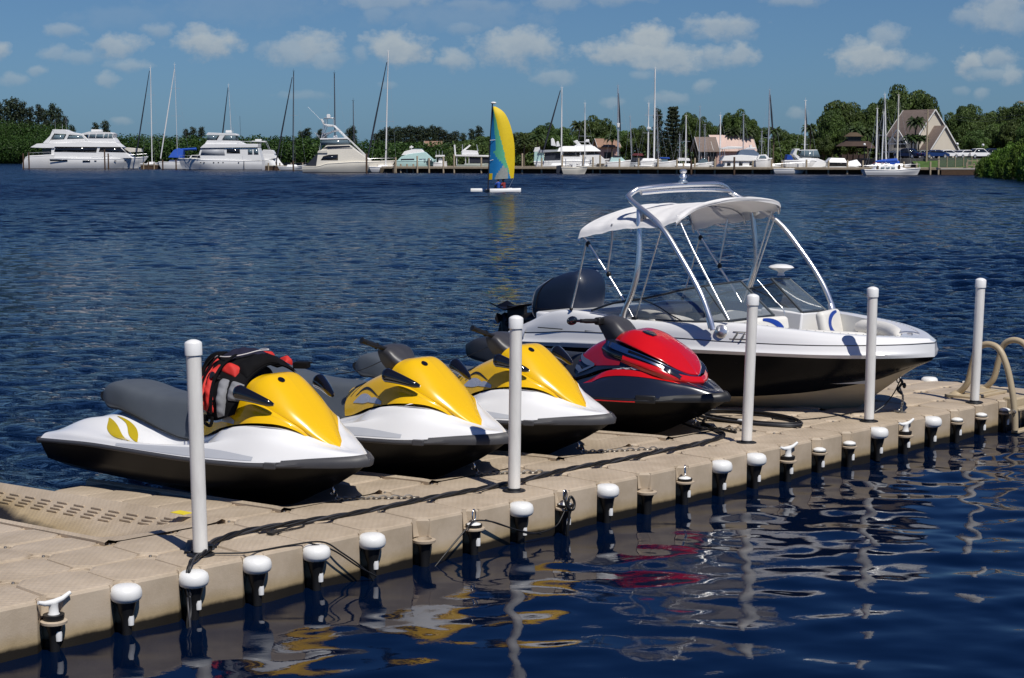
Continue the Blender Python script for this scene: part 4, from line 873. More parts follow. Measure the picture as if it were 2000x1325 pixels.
# windshield: two wings, each an inner front pane and a pane sweeping aft
mgf = mat('anodised_frame', (.07, .08, .09), .35, .6, var=.05)
for s in (-1, 1):
    ib, it, ob, ot = (-.76, .26 * s, .925), (-1.19, .28 * s, 1.27), (-.88, .90 * s, .90), (-1.30, .78 * s, 1.24)
    f = MB(); f.add([ib, ob, ot, it], [(0, 1, 2, 3)]); f.build('windshield_pane', m_glass, boat)
    top = crom([ot, (-1.50, .90 * s, 1.195), (-1.75, .96 * s, 1.13), (-2.0, .99 * s, 1.075), (-2.36, 1.02 * s, 1.01), (-2.72, .99 * s, .90)], 22)
    bot = crom([ob, (-1.10, .96 * s, .885), (-1.40, .985 * s, .87), (-1.75, .99 * s, .86), (-2.2, 1.0 * s, .86), (-2.70, .98 * s, .895)], 22)
    f = MB().grid([[a, a * .5 + b * .5 + Vector((0, .02 * s, 0)), b] for a, b in zip(top, bot)]); f.build('side_glass', m_glass, boat)
    fr = MB(); fr.tube([ib, ob], .014, 8).tube([it, ot], .012, 8).tube([ib, it], .014, 8).tube([ob, ot], .008, 8); fr.tube(top, .013, 8)
    fr.tube(crom([(-1.42, .995 * s, .87), (-1.58, 1.0 * s, .93), (-1.75, 1.0 * s, 1.005), (-1.99, .99 * s, 1.075)], 12), .008, 8)
    fr.tube(bot[:14], .011, 8); fr.build('windshield_frame', m_chrome if False else mgf, boat)
MB().tube([(-1.19, -.28, 1.27), (-1.22, -.1, 1.285)], .006, 6).build('door_strut', m_chrome, boat)
mb = MB().lathe([(.05, -.06), (.03, -.03), (.05, -.01), (.12, .01), (.155, .03), (.13, .05), (.06, .066), (.0001, .068)], 24, (-1.16, .42, 1.36)); mb.v = [(-1.16 + (x + 1.16) * 1.0, .42 + (y - .42) * .75, z) for x, y, z in mb.v]; mb.build('antenna_dome', gel_white, boat)
MB().tube(crom([(-1.19, .02, 1.27), (-.98, .05, 1.06), (-.86, .07, .93), (-.90, .07, .68)], 14), .0055, 8).build('door_strut', m_chrome, boat)
# consoles under the windshield
for s in (-1, 1):
    mb = MB().add([(-.80, .22 * s, .30), (-.80, .86 * s, .30), (-1.25, .88 * s, .30), (-1.25, .22 * s, .30), (-.74, .24 * s, .92), (-.86, .88 * s, .89), (-1.28, .9 * s, .90), (-1.30, .24 * s, .95)], [(0, 1, 5, 4), (1, 2, 6, 5), (2, 3, 7, 6), (3, 0, 4, 7), (4, 5, 6, 7)]); mb.build('console', gel_white if s > 0 else m_liner, boat, bevel=.02, fixn=True)
MB().tube([(-1.36 + .04 * math.cos(a) , -.52 + .17 * math.sin(a), .93 + .15 * math.cos(a)) for a in np.linspace(0, 2 * PI, 26)[:-1]], .014, 8, closed=True).tube([(-1.36, -.52, .93), (-1.27, -.52, .90)], .02, 8).tube([(-1.36, -.68, .93), (-1.36, -.36, .93)], .010, 6).build('steering_wheel', m_blk, boat)
# bow cushions with blue inserts
for s in (-1, 1):
    t_ = MB(); ctr = Vector((-.60, .56 * s, .775)); rot = Euler((0, -.22, .22 * s)).to_matrix()
    t_.box((0, 0, 0), (.11, .52, .33), rot=Matrix.Identity(3)); c_ = t_.build('bow_backrest', m_vin, boat, bevel=.05, seg=5); c_.location = ctr; c_.rotation_euler = Euler((0, -.22, .22 * s)); 
    for p in c_.data.polygons: p.use_smooth = True
    bm_ = MB(); arc = [(.0575, s * (.14 - .26 * math.sin(a)) * 1.0, .125 * math.cos(a)) for a in np.linspace(.1, PI - .1, 24)]
    rows = []
    for k, a in enumerate(np.linspace(.05, PI - .05, 24)):
        w = .012 + .028 * math.sin(a); cy, cz = s * (.13 - .26 * math.sin(a)), .135 * math.cos(a); d = Vector((0, -s * math.sin(a), math.cos(a)))
        rows.append([Vector((.058, cy, cz)) - d * w, Vector((.062, cy, cz)), Vector((.058, cy, cz)) + d * w])
    bm_.grid(rows).build('blue_insert', m_blue, c_)
    sc_ = MB().add([(-.52, .30 * s, .60), (-.52, .80 * s, .60), (.12, .56 * s, .60), (.42, .28 * s, .60), (.42, .16 * s, .60), (.1, .26 * s, .60)] + [(-.52, .30 * s, .30), (-.52, .80 * s, .30), (.12, .56 * s, .30), (.42, .28 * s, .30), (.42, .16 * s, .30), (.1, .26 * s, .30)], [(0, 1, 2, 3, 4, 5)] + [(k, (k + 1) % 6, 6 + (k + 1) % 6, 6 + k) for k in range(6)]); sc_.build('bow_seat', m_vin, boat, bevel=.03, fixn=True)
    MB().tube(crom([(-.36, .74 * s, .76), (-.1, .68 * s, .775), (.14, .55 * s, .77), (.36, .35 * s, .755), (.50, .16 * s, .745)], 18), [.05, .075] + [.08] * 12 + [.07, .06, .05, .03], 14).build('side_bolster', m_vin, boat)
    MB().tube(crom([(-.34, .70 * s, .70), (-.15, .66 * s, .70), (.02, .58 * s, .68), (.10, .50 * s, .60)], 14), .014, 6).build('bolster_piping', mat('piping_dark', (.03, .04, .10), .5, var=0), boat)
    MB().tube([(.2, .40 * s, .70), (.42, .22 * s, .70)], .012, 8).build('grab_handle', m_chrome, boat)
# cockpit seats
def bucket(x, y, rz, nm):
    r = MB().box((0, 0, 0), (.5, .5, .16)).build('helm_seat' if nm else 'passenger_seat', m_vin, boat, bevel=.06, seg=4); r.location = (x, y, .58); r.rotation_euler = (0, 0, rz)
    for p in r.data.polygons: p.use_smooth = True
    bk = []
    for a in np.linspace(-1.9, 1.9, 22):
        cx, cy = -.22 * math.cos(a) - .02, .27 * math.sin(a); h = .27 - .06 * abs(a) ** 1.5 / 2
        n = Vector((-math.cos(a), math.sin(a), 0))
        bk.append([Vector((cx, cy, .02)) - n * .04, Vector((cx, cy, h * .6)) - n * .05, Vector((cx, cy, h)) - n * .02, Vector((cx, cy, h + .015)) + n * .015, Vector((cx, cy, h * .9)) + n * .05, Vector((cx, cy, .0)) + n * .05])
    MB().grid(bk).build('seat_back', m_vin, r)
    MB().lathe([(.04, -.30), (.04, -.05), (.12, -.04)], 14).build('pedestal', m_chrome, r)
bucket(-1.95, -.45, 0, True); bucket(-1.65, .5, .3, False)
MB().tube(crom([(-2.32, -.83, .72), (-2.22, -.86, .86), (-1.95, -.87, .90), (-1.70, -.86, .86), (-1.62, -.84, .74)], 16), [.05] * 16, 12).build('side_armrest', m_vin, boat)
MB().box((-3.05, 0, .58), (.5, 1.66, .5)).build('rear_bench', m_vin, boat, bevel=.06, seg=4)
MB().box((-2.70, 0, .83), (.16, 1.70, .10)).build('rear_bench_backrest', m_vin, boat, bevel=.04, seg=3)
MB().add([(-2.9, .55, .90), (-2.1, .85, .93), (-1.75, .93, .90), (-1.9, .90, .80), (-2.7, .80, .76), (-2.95, .6, .8)], [(0, 1, 2, 3, 4, 5)]).build('blue_side_panel', m_blue, boat, fixn=True)
MB().box((-1.9, 0, .315), (2.6, 1.5, .02)).build('carpet', m_grey, boat)
# tower
def tubeparts(name, pts, r, m=m_chrome, n=40, seg=14, parent=boat):
    return MB().tube(crom(pts, n), r, seg).build(name, m, parent)
for s in (-1, 1):
    tubeparts('tower_front_leg', [(-2.23, .80 * s, 2.255), (-2.245, .90 * s, 2.20), (-2.17, .97 * s, 2.14), (-1.69, 1.05 * s, 1.88), (-1.36, 1.09 * s, 1.54), (-1.10, 1.11 * s, 1.21), (-.97, 1.12 * s, .97), (-.91, 1.12 * s, .82)], .030)
    tubeparts('tower_rear_leg', [(-2.04, .985 * s, 2.06), (-2.01, 1.02 * s, 1.94), (-1.98, 1.05 * s, 1.61), (-1.99, 1.07 * s, 1.36), (-2.07, 1.07 * s, 1.12), (-2.17, 1.07 * s, .93), (-2.20, 1.07 * s, .80)], .030)
    MB().add([(-2.17, .972 * s, 2.14), (-1.86, 1.03 * s, 1.98), (-2.005, 1.02 * s, 1.90), (-2.035, .99 * s, 2.06)], [(0, 1, 2, 3)]).build('tower_gusset', m_chrome, boat, solid=.012)
    MB().lathe([(.036, 0), (.036, .11), (.03, .12)], 16, (-.935, 1.115 * s, .84), axis=Vector((-.35, -.02 * s, 1))).build('tower_sleeve', m_chrome, boat)
    MB().lathe([(.07, 0), (.075, .012), (.06, .03), (.0001, .04)], 20, (-.86, 1.045 * s, .80), axis=Vector((.1, 1 * s, .1))).build('tower_foot', m_chrome, boat)
    MB().lathe([(.055, -.02), (.05, .01), (.035, .03), (.033, .10)], 20, (-2.205, 1.06 * s, .80)).build('tower_foot', m_chrome, boat)
tubeparts('tower_crossbar', [(-2.23, -.80, 2.255), (-2.15, -.55, 2.28), (-2.12, -.2, 2.295), (-2.12, .2, 2.30), (-2.15, .55, 2.295), (-2.23, .80, 2.255)], .030)
tubeparts('tower_lower_bar', [(-2.17, -.80, 2.215), (-2.13, -.4, 2.235), (-2.12, 0, 2.24), (-2.13, .4, 2.235), (-2.17, .80, 2.215)], .022)
MB().lathe([(.05, 0), (.05, .02), (.03, .03), (.028, .05), (.042, .06), (.042, .08), (.03, .09), (.03, .11), (.042, .12), (.042, .14), (.02, .155), (.0001, .157)], 18, (-2.13, -.12, 2.32)).build('tow_knob', m_chrome, boat)
# canvas top
hoops = [[(-2.86, -1.07, 1.70), (-2.84, -1.0, 1.82), (-2.74, -.75, 1.965), (-2.64, -.35, 2.05), (-2.60, 0, 2.08), (-2.66, .35, 2.06), (-2.76, .75, 1.99), (-2.88, 1.0, 1.85), (-2.90, 1.07, 1.73)],
         [(-2.50, -1.07, 1.78), (-2.48, -1.0, 1.88), (-2.42, -.75, 1.99), (-2.38, -.35, 2.065), (-2.36, 0, 2.085), (-2.38, .35, 2.07), (-2.44, .75, 2.01), (-2.50, 1.0, 1.90), (-2.52, 1.07, 1.82)],
         [(-2.10, -1.07, 1.84), (-2.08, -1.0, 1.93), (-2.06, -.75, 2.02), (-2.04, -.35, 2.08), (-2.03, 0, 2.095), (-2.04, .35, 2.085), (-2.08, .75, 2.04), (-2.12, 1.0, 1.95), (-2.14, 1.07, 1.86)],
         [(-1.72, -1.07, 1.86), (-1.70, -1.0, 1.95), (-1.70, -.75, 2.05), (-1.72, -.35, 2.11), (-1.72, 0, 2.13), (-1.74, .35, 2.12), (-1.76, .75, 2.08), (-1.82, 1.0, 2.0), (-1.84, 1.07, 1.92)],
         [(-1.48, -1.07, 1.92), (-1.44, -1.0, 2.0), (-1.42, -.75, 2.10), (-1.42, -.35, 2.155), (-1.42, 0, 2.17), (-1.46, .35, 2.16), (-1.52, .75, 2.125), (-1.62, 1.0, 2.07), (-1.66, 1.07, 1.99)],
         [(-1.46, -1.06, 1.90), (-1.41, -1.0, 1.96), (-1.40, -.75, 2.06), (-1.40, -.35, 2.115), (-1.40, 0, 2.13), (-1.44, .35, 2.12), (-1.50, .75, 2.085), (-1.60, 1.0, 2.03), (-1.65, 1.06, 1.96)]]
cv = Loft([[tuple(h) for h in hp] for hp in hoops]); P = []
for i in range(61):
    r = []
    for j in range(41):
        u_, v_ = 8 * i / 60, 5 * j / 40; p = cv.ev(u_, v_)
        w = .007 * math.sin(v_ * 5.2 + u_ * 1.1) * math.sin(u_ * 1.7 + .5) + .004 * math.sin(v_ * 11 + u_ * 2.3) - .008 * math.sin(PI * min(v_, 4) / 4 * 2) ** 2 * (1 if 1 < u_ < 7 else .3)
        r.append((p[0], p[1], p[2] + w))
    P.append(r)
MB().grid(P).build('canvas_top', m_canvas, boat)
for s in (-1, 1):
    q = lambda pts: [(x, y * s, z) for x, y, z in pts]
    tubeparts('canopy_main_bow', q([(-2.82, 1.02, 1.72), (-2.74, 1.01, 1.63), (-2.5, 1.0, 1.35), (-2.26, 1.0, 1.07), (-2.10, 1.0, .86)]), .0145, n=20, seg=10)
    tubeparts('canopy_rear_strut', q([(-2.78, 1.02, 1.66), (-2.90, 1.01, 1.25), (-3.02, 1.0, .90)]), .011, n=8, seg=8)
    tubeparts('canopy_middle_bow', q([(-2.38, 1.04, 1.88), (-2.40, 1.02, 1.70), (-2.47, 1.01, 1.36)]), .011, n=8, seg=8)
    tubeparts('canopy_front_bow', q([(-1.50, 1.0, 1.99), (-1.30, 1.0, 1.66), (-1.0, 1.0, 1.22), (-.80, 1.0, .93)]) if s < 0 else q([(-1.72, 1.0, 1.98), (-1.90, 1.0, 1.45), (-2.12, 1.0, .88)]), .012, n=14, seg=8)
    tubeparts('canopy_strap_pole', q([(-1.68, 1.01, 1.92), (-1.88, 1.0, 1.38), (-2.07, 1.0, .86)]), .009, n=8, seg=8)
    for p in ((-2.76, 1.01, 1.645), (-2.46, 1.0, 1.32)): MB().ball((p[0], p[1] * s, p[2]), (.03, .024, .034)).build('bow_clamp', m_blk, boat)
    MB().box((-2.08, 1.0 * s, .85), (.07, .04, .05)).build('bow_clamp', m_blk, boat, bevel=.01)
    MB().ball((-3.02, 1.0 * s, .90), (.022, .022, .022)).build('bow_clamp', m_blk, boat)
for (i, r) in ((0, .012), (2, .012), (4, .012)):
    tubeparts('canopy_hoop', [(x, y * .985, z - .03) for x, y, z in hoops[i]], r, n=40, seg=8)
MB().tube([(-3.80, .30, .80), (-3.79, .30, 1.20)], .011, 8).lathe([(.02, 0), (.024, .01), (.02, .035), (.0001, .045)], 12, (-3.79, .30, 1.20)).build('stern_light', m_chrome, boat)
# outboard, tilted up
om = thing('outboard_motor', None, None); om.parent = boat
rings = [(.62, -4.42, -3.66, .19), (.72, -4.46, -3.60, .245), (.84, -4.45, -3.56, .265), (.96, -4.41, -3.54, .27), (1.06, -4.33, -3.54, .268), (1.14, -4.19, -3.57, .255), (1.20, -4.04, -3.62, .225), (1.24, -3.93, -3.68, .15), (1.252, -3.86, -3.76, .03)]
P = []
for z, xa, xb, w in rings:
    cx, hl_ = (xa + xb) / 2, (xb - xa) / 2; r = []
    for k in range(32):
        a = 2 * PI * k / 32; c_, s_ = math.cos(a), math.sin(a); e = .52
        r.append((cx + hl_ * math.copysign(abs(c_) ** e, c_), w * math.copysign(abs(s_) ** e, s_) * (1 + .10 * c_), z + .03 * c_ * (1 if z > 1 else 0)))
    P.append(r)
lfm = Loft([[tuple(p) for p in row] for row in P]); 
Q = [[lfm.ev(u_, v_) for u_ in range(32)] for v_ in np.linspace(0, 8, 40)]
MB().grid(Q, True, False, True).build('engine_cowl', m_moto, om)
for u0 in (18.6, 21.4):
    MB().tube([tuple(np.array(lfm.ev(u0 + .55 * math.sin(v_ * .5), v_)) + np.array([0, -.004, 0])) for v_ in np.linspace(.4, 5.6, 26)], .0065, 6).build('cowl_stripe', m_silver if u0 < 20 else m_motod, om)
MB().tube([tuple(np.array(lfm.ev(u_, 1.5)) * np.array([1, 1, 1])) for u_ in np.linspace(15, 31, 50)], .006, 6).build('cowl_seam', m_motod, om)
MB().box((-4.0, 0, .66), (.62, .34, .16), top=(1.3, 1.2)).build('engine_base', m_motod, om, bevel=.03)
MB().box((-3.62, 0, .55), (.26, .30, .40)).build('mounting_bracket', m_motod, om, bevel=.03)
mb = MB(); lg = Loft([[(-4.15, .0, .66), (-4.5, 0, .70), (-4.8, 0, .66), (-5.05, 0, .58)], [(-4.1, .12, .60), (-4.45, .085, .62), (-4.8, .07, .58), (-5.05, .06, .52)], [(-4.05, .0, .45), (-4.4, 0, .48), (-4.75, 0, .46), (-5.0, 0, .44)]]); lg.mesh(mb, 14, 8); mb.build('drive_leg', m_motod, om, fixn=True)
MB().add([(-4.66, -.15, .80), (-4.66, .15, .80), (-4.95, .14, .72), (-5.18, .16, .80), (-5.22, .0, .74), (-5.18, -.16, .80), (-4.95, -.14, .72)], [(0, 1, 2, 3, 4, 5, 6)]).box((-4.85, 0, .68), (.3, .05, .16)).build('cavitation_plate', m_motod, om, solid=.015)
mb = MB().lathe([(.0001, -.22), (.05, -.18), (.068, -.05), (.065, .1), (.045, .18), (.0001, .2)], 16, (-5.03, 0, .47), axis=Vector((-.1, 0, .5)))
for k in range(3):
    a = 2 * PI * k / 3 + .4; d = Vector((math.cos(a) * .95, math.sin(a), math.cos(a) * .2)); e = Vector((-.1, 0, 1)).normalized()
    c_ = Vector((-5.06, 0, .60)); mb.add([c_ + d * .05 - e * .03, c_ + d * .13 - e * .07, c_ + d * .17, c_ + d * .13 + e * .07, c_ + d * .05 + e * .04], [(0, 1, 2, 3, 4)])
mb.build('propeller', m_motod, om, fixn=True)
MB().add([(-4.95, .008, .46), (-5.2, .008, .38), (-5.12, .008, .58), (-4.95, .008, .60), (-4.95, -.008, .46), (-5.2, -.008, .38), (-5.12, -.008, .58), (-4.95, -.008, .60)], [(0, 1, 2, 3), (7, 6, 5, 4), (0, 4, 5, 1), (1, 5, 6, 2)]).build('skeg', m_motod, om)
# ------------------------------------------------------------------ far shore: land, lawn, pier
def wpt(px, d): return ((px - 1000) / 3300 * d * 1.0, d)
m_soil = mat('shore_soil', srgb(112, 100, 80), .95, var=.3, vscale=.3)
m_lawn = mat('lawn_grass', (.060, .115, .022), .9, var=.35, vscale=.5, bump=.6, bscale=8, bdist=.1)
m_asph = mat('asphalt', (.11, .11, .11), .9, var=.2, vscale=1)
def sheet(name, poly, z, m, kind='structure', skirt=0.0):
    mb = MB(); n = len(poly); mb.add([(x, y, z) for x, y in poly], [tuple(range(n))])
    if skirt: mb.add([(x, y, z) for x, y in poly] + [(x, y, z - skirt) for x, y in poly], [((k + 1) % n, k, k + n, (k + 1) % n + n) for k in range(n)])
    o = mb.build(name, m, fixn=True); tag(o, kind=kind); return o
PL, PR = at(745, 338), at(1905, 342)
sheet('land', [(3000, 150), (3000, 4000), (-3000, 4000), (-3000, 1000), (-246, 760), (-130, 620), (-80, 560), (-30, 470), (-24, PL.y + 2.2), (PR.x + 1, PR.y + 2.2), (69, 224), (110, 180), (500, 150)], .95, m_soil, skirt=3)
tag(MB().grid([[(67, 279.5, .96), (70, 277.0, .96), (75.5, 273.5, .96), (86, 272, .96), (115, 272, .96)], [(67, 282, 1.6), (71, 281, 1.65), (78, 279, 1.7), (90, 278, 1.7), (115, 278, 1.7)], [(67, 286, 2.45), (72, 285.5, 2.5), (78, 284.5, 2.5), (90, 284, 2.5), (115, 284, 2.5)], [(67, 290, 2.55), (72, 290, 2.6), (78, 290, 2.6), (90, 290, 2.6), (115, 290, 2.6)]]).build('lawn', m_lawn), kind='structure')
sheet('parking_lot', [(64.5, 287), (66.5, 284.5), (115, 284.2), (115, 318), (64.5, 318)], 2.62, m_asph, skirt=1.7)
m_wood = mat('pier_timber', srgb(158, 144, 122), .9, var=.3, vscale=2, streak=(.6, .6, 4), bump=.5, bscale=10, bdist=.03)
m_woodd = mat('wet_timber', srgb(74, 56, 42), .8, var=.35, vscale=1.5, streak=(1, 1, 5))
m_deckw = mat('deck_boards', srgb(172, 160, 140), .9, var=.25, vscale=3)
pdir = (PR - PL).normalized(); pang = math.atan2(pdir.y, pdir.x); plen = (PR - PL).length
pier = thing('boardwalk_pier', 'long weathered timber boardwalk running along the far marina shore', 'pier', (PL.x, PL.y, 0), pang)
MB().box((plen / 2, 1.2, 1.12), (plen, 2.4, .12)).build('deck', m_deckw, pier)
MB().box((plen / 2, -.02, .92), (plen, .12, .26)).build('fascia_beam', m_wood, pier)
mb = MB(); n_ = 60
for k in range(n_): mb.box((plen * (k + .5) / n_, 1.3, .28), (plen / n_ - .03, .16, 1.0))
mb.build('sheet_piling', m_woodd, pier)
LM = [(60, 'the leftmost yacht stern'), (180, 'the long front motor yacht'), (262, 'the bow of the long motor yacht'), (300, 'the tall white mast at left'), (350, 'the blue tarpaulin boat'), (400, 'the trawler yacht bow'), (480, 'the trawler yacht bridge'), (545, 'the low dock beside the trawler'), (590, 'the dark masted sailboat'), (640, 'the fishing boat tower'), (710, 'the fishing boat foredeck'), (760, 'the tall mast beside the fishing boat'),
 (815, 'the pale teal cruiser'), (862, 'the centre console boat'), (915, 'the grey green houseboat'), (965, 'the coloured sail'), (1025, 'the gap right of the coloured sail'), (1065, 'the broad roofed yacht stern'), (1110, 'the broad roofed yacht cabin'), (1160, 'the broad roofed yacht bow'), (1207, 'the mast with a deck light'), (1240, 'the reddish canopy boat'), (1278, 'the tallest white mast'), (1312, 'the layered conifer'), (1340, 'the twin bare masts'),
 (1378, 'the porch end of the pink roofed house'), (1420, 'the pink roof'), (1450, 'the blue canopied cruiser'), (1500, 'the split masted sailboat'), (1545, 'the blue tarpaulin charter boat'), (1580, 'the clear enclosed cruiser'), (1632, 'the dark opening cabin cruiser'), (1668, 'the brown pavilion'), (1712, 'the leftmost of the three masts'), (1750, 'the cream mast'), (1785, 'the gabled house palms'), (1830, 'the gabled house front wing'), (1870, 'the white parked cars'), (1915, 'the rightmost parked cars'), (1960, 'the right edge mangroves'), (2010, 'the pole at the right edge')]
def near(px, rel): 
    return rel + ' ' + min(LM, key=lambda q: abs(q[0] - px))[1]
# pilings: individual
def piling(px, py0, py1, d, r=.16, first=[None], lab='grey weathered wooden piling along the far marina pier', grp='wooden pilings along the far marina pier', m=None):
    p = at_depth(px, py0, d); z1 = at_depth(px, py1, d).z
    mb = MB().lathe([(r * 1.05, -1.2), (r, 0), (r * .95, z1 - .06), (r * .8, z1), (.0001, z1 + .01)], 10)
    o = mb.build('wooden_piling', m or m_wood); o.location = (p.x, d, 0); tag(o, lab, 'piling', grp); return o
for px, y1 in ((773,308),(815,305),(838,309),(866,306),(887,302),(940,308),(965,306),(1020,300),(1058,309),(1098,303),(1139,303),(1158,307),(1172,303),(1210,310),(1247,309),(1285,310),(1322,311),(1335,318),(1357,309),(1396,311),(1434,312),(1470,314),(1507,312),(1527,316),(1575,312),(1618,314),(1655,313),(1685,314),(1722,316),(1765,316),(1790,318),(1817,316),(1833,313),(1888,318),(1902,319)):
    t_ = (px - 745) / 1160; d = PL.y + (PR.y - PL.y) * t_ - .35
    piling(px, 330, y1, d, lab='grey wooden piling ' + near(px, 'in front of'))
for px, y0, y1, d in ((57,330,298,396),(46,330,300,398),(205,330,292,388),(212,330,300,389),(290,328,316,380),(318,328,312,380),(344,328,312,378),(540,330,316,360),(573,332,314,345),(716,330,300,300),(1350,330,312,278),(1434,330,307,276),(1714,336,322,257),(1756,336,322,257)):
    piling(px, y0, y1, d, .17, lab='dark mooring pile in the water ' + near(px, 'by'), grp='mooring piles in front of the far boats', m=m_woodd)
# short finger docks left of the pier
for (pa, pb, py, dd, lab) in ((278, 352, 325, 392, 'low dark timber dock between the two big white motor yachts'), (520, 600, 326, 355, 'low timber dock between the trawler yacht and the sport fishing boat'), (768, 812, 330, 306, 'timber dock end beside the sport fishing boat bow')):
    a, b = wpt(pa, dd), wpt(pb, dd); t = thing('timber_dock', lab, 'dock', ((a[0] + b[0]) / 2, dd, 0)); w = b[0] - a[0]
    MB().box((0, 1, 1.0), (w, 2.0, .15)).build('deck', m_deckw, t); MB().box((0, .2, .5), (w, .15, .9)).build('cross_beam', m_woodd, t)
    for k in range(4):
        MB().lathe([(.15, -1), (.15, 1.6), (.0001, 1.62)], 8, (-w / 2 + w * (k + .3) / 3.6, -.05, 0)).build('post', m_wood, t)
# ------------------------------------------------------------------ boats traced at their real distance
bw = mat('boat_white', (.78, .78, .77), .3, var=.03, vscale=.5); bcr = mat('boat_cream', (.70, .66, .57), .35, var=.03, vscale=.5)
bg_ = mat('boat_window', (.012, .014, .018), .08, var=0, spec=.8); bgy = mat('boat_grey', (.34, .36, .39), .5, var=.06)
bboot = mat('boot_stripe', (.02, .02, .03), .5, var=0); bblue = mat('blue_cover', (.010, .075, .42), .7, var=.15, vscale=1)
bsk = mat('sky_glass', (.12, .17, .20), .1, var=.1, spec=.8); bteal = mat('pale_teal', (.42, .60, .58), .4, var=.05)
bmar = mat('maroon_cover', (.14, .03, .035), .7, var=.15); balu = mat('aluminium', (.62, .63, .65), .35, .6, var=.05); bdk = mat('dark_canvas', (.02, .025, .04), .7, var=.2)
class PB:
    """a boat whose side view is measured in photo pixels at distance d and built to real size with real beam"""
    def __init__(s, name, label, cat, px0, pywl, d, beam, grp=None, rz=0.0):
        s.c = at_depth(px0, 320, d); s.k = d / 3300; s.px0, s.wl = px0, pywl; s.B = beam / 2
        s.t = thing(name, label, cat, (s.c.x, d, 0), rz, grp)
    def q(s, px, py): return ((px - s.px0) * s.k, (s.wl - py) * s.k)
    def hull(s, sheer, wlx, m=bw, bow=1, boot=True, stern=.86, name='hull'):
        """sheer: points stern->bow"""
        P = [s.q(*p) for p in sheer]; a, b = (wlx[0] - s.px0) * s.k, (wlx[1] - s.px0) * s.k
        n = 26; top = []; rows = []
        xs = np.linspace(P[0][0], P[-1][0], n); sx = [p[0] for p in P]; sz = [p[1] for p in P]
        if sx[0] > sx[-1]: sx, sz = sx[::-1], sz[::-1]
        for i in range(n):
            f = i / (n - 1); x = xs[i]; z = float(np.interp(x, sx, sz)); w = s.B * (stern + (1 - stern) * math.sin(min(f / .45, 1) * PI / 2)) * (1 if f < .5 else max(0, 1 - ((f - .5) / .5) ** 2.3))
            xl = a + (b - a) * f; wl_ = w * (.86 if f < .6 else .86 - .35 * (f - .6) / .4)
            rows.append([(x, w * .97, z), (x * .97 + xl * .03, w, z * .93), (x * .55 + xl * .45, w * .97 * (1 if f < .7 else 1 - .25 * (f - .7)), z * .5), (xl, wl_, .10), (xl * 1.0, wl_ * .9, -.35)])
        mb = MB(); mb.grid(rows); mb.grid([[(x, -y, z) for x, y, z in r][::-1] for r in rows])
        mb.grid([[(r[0][0], r[0][1] * c_, r[0][2] - .03) for c_ in (1, -1)] for r in rows], False)
        r0 = rows[0]; mb.add([p for p in r0] + [(p[0], -p[1], p[2]) for p in r0[::-1]], [tuple(range(10))])
        o = mb.build(name, m, s.t, fixn=True)
        if boot:
            mb = MB(); R2 = [[(r[3][0], r[3][1] + .015, .28), (r[3][0], r[3][1] * .98 + .02, -.2)] for r in rows]; mb.grid(R2); mb.grid([[(x, -y, z) for x, y, z in r] for r in R2]); mb.build('boot_stripe', bboot, o)
        rr = MB().tube([(r[1][0], r[1][1] + .01, r[1][2]) for r in rows], .045, 5).tube([(r[1][0], -r[1][1] - .01, r[1][2]) for r in rows], .045, 5); rr.build('rub_rail', m, o)
        return o
    def part(s, name, m, poly, w0, w1=None, parent=None, bevel=.05):
        P = [s.q(*p) for p in poly]; w1 = w0 if w1 is None else w1; z0 = min(p[1] for p in P); z1 = max(p[1] for p in P)
        W_ = lambda x, z: w0 + (w1 - w0) * (z - z0) / max(z1 - z0, .01)
        if w0 > 1.2: s.hist = [h_ for h_ in getattr(s, 'hist', [])][-5:] + [(w0, w1, z0, z1, min(q[0] for q in P), max(q[0] for q in P))]
        return MB().prism(P, lambda x, z: -W_(x, z), W_).build(name, m, parent or s.t, bevel=bevel, fixn=True)
    def win(s, m, poly, w0, w1=None, name='window', parent=None, zr=None):
        """thin pane set 25 mm proud of both sides"""
        P = [s.q(*p) for p in poly]; w1 = w0 if w1 is None else w1
        z0, z1 = (min(p[1] for p in P), max(p[1] for p in P)) if zr is None else ((s.wl - zr[0]) * s.k, (s.wl - zr[1]) * s.k)
        cxm = sum(q[0] for q in P) / len(P); czm = sum(q[1] for q in P) / len(P)
        for (a0, a1, b0, b1, xa, xb) in reversed(getattr(s, 'hist', [])):
            if xa - .3 < cxm < xb + .3 and b0 - .1 < czm < b1 + .1 and abs(a0 - w0) < .5: w0, w1, z0, z1 = a0, a1, b0, b1; break
        for sg in (-1, 1):
            v = [(x, sg * (w0 + (w1 - w0) * (z - z0) / max(z1 - z0, .01) + .045), z) for x, z in P]; o = MB().add(v, [tuple(range(len(v)))[::sg]]).build(name, m, parent or s.t, solid=.02)
        return o
    def line(s, name, m, pts, r, y=0.0, both=False, n=6):
        for sg in ((-1, 1) if both else (1,)):
            o = MB().tube([(s.q(*p)[0], y * sg, s.q(*p)[1]) for p in pts], r, n).build(name, m, s.t)
        return o
    def rail(s, pts, y, h_px=5, r=.025, every=3.0, name='rail'):
        mb = MB(); P = [s.q(*p) for p in pts]; h = h_px * s.k; L_ = P[-1][0] - P[0][0]; n = max(2, int(abs(L_) / every) + 1); sx = [p[0] for p in P]; sz = [p[1] for p in P]
        if sx[0] > sx[-1]: sx, sz = sx[::-1], sz[::-1]
        yf = y if callable(y) else (lambda f: y)
        for sg in (-1, 1):
            top = []
            for i in range(n + 1):
                f = i / n; x = P[0][0] + L_ * f; z = float(np.interp(x, sx, sz)); yy = yf(f) * sg
                mb.tube([(x, yy, z), (x, yy, z + h)], r * .8, 5); top.append((x, yy, z + h))
            mb.tube(top, r, 5)
        return mb.build(name, balu, s.t)
bowy = lambda B: (lambda f: B * max(.06, 1 - f ** 2.2))
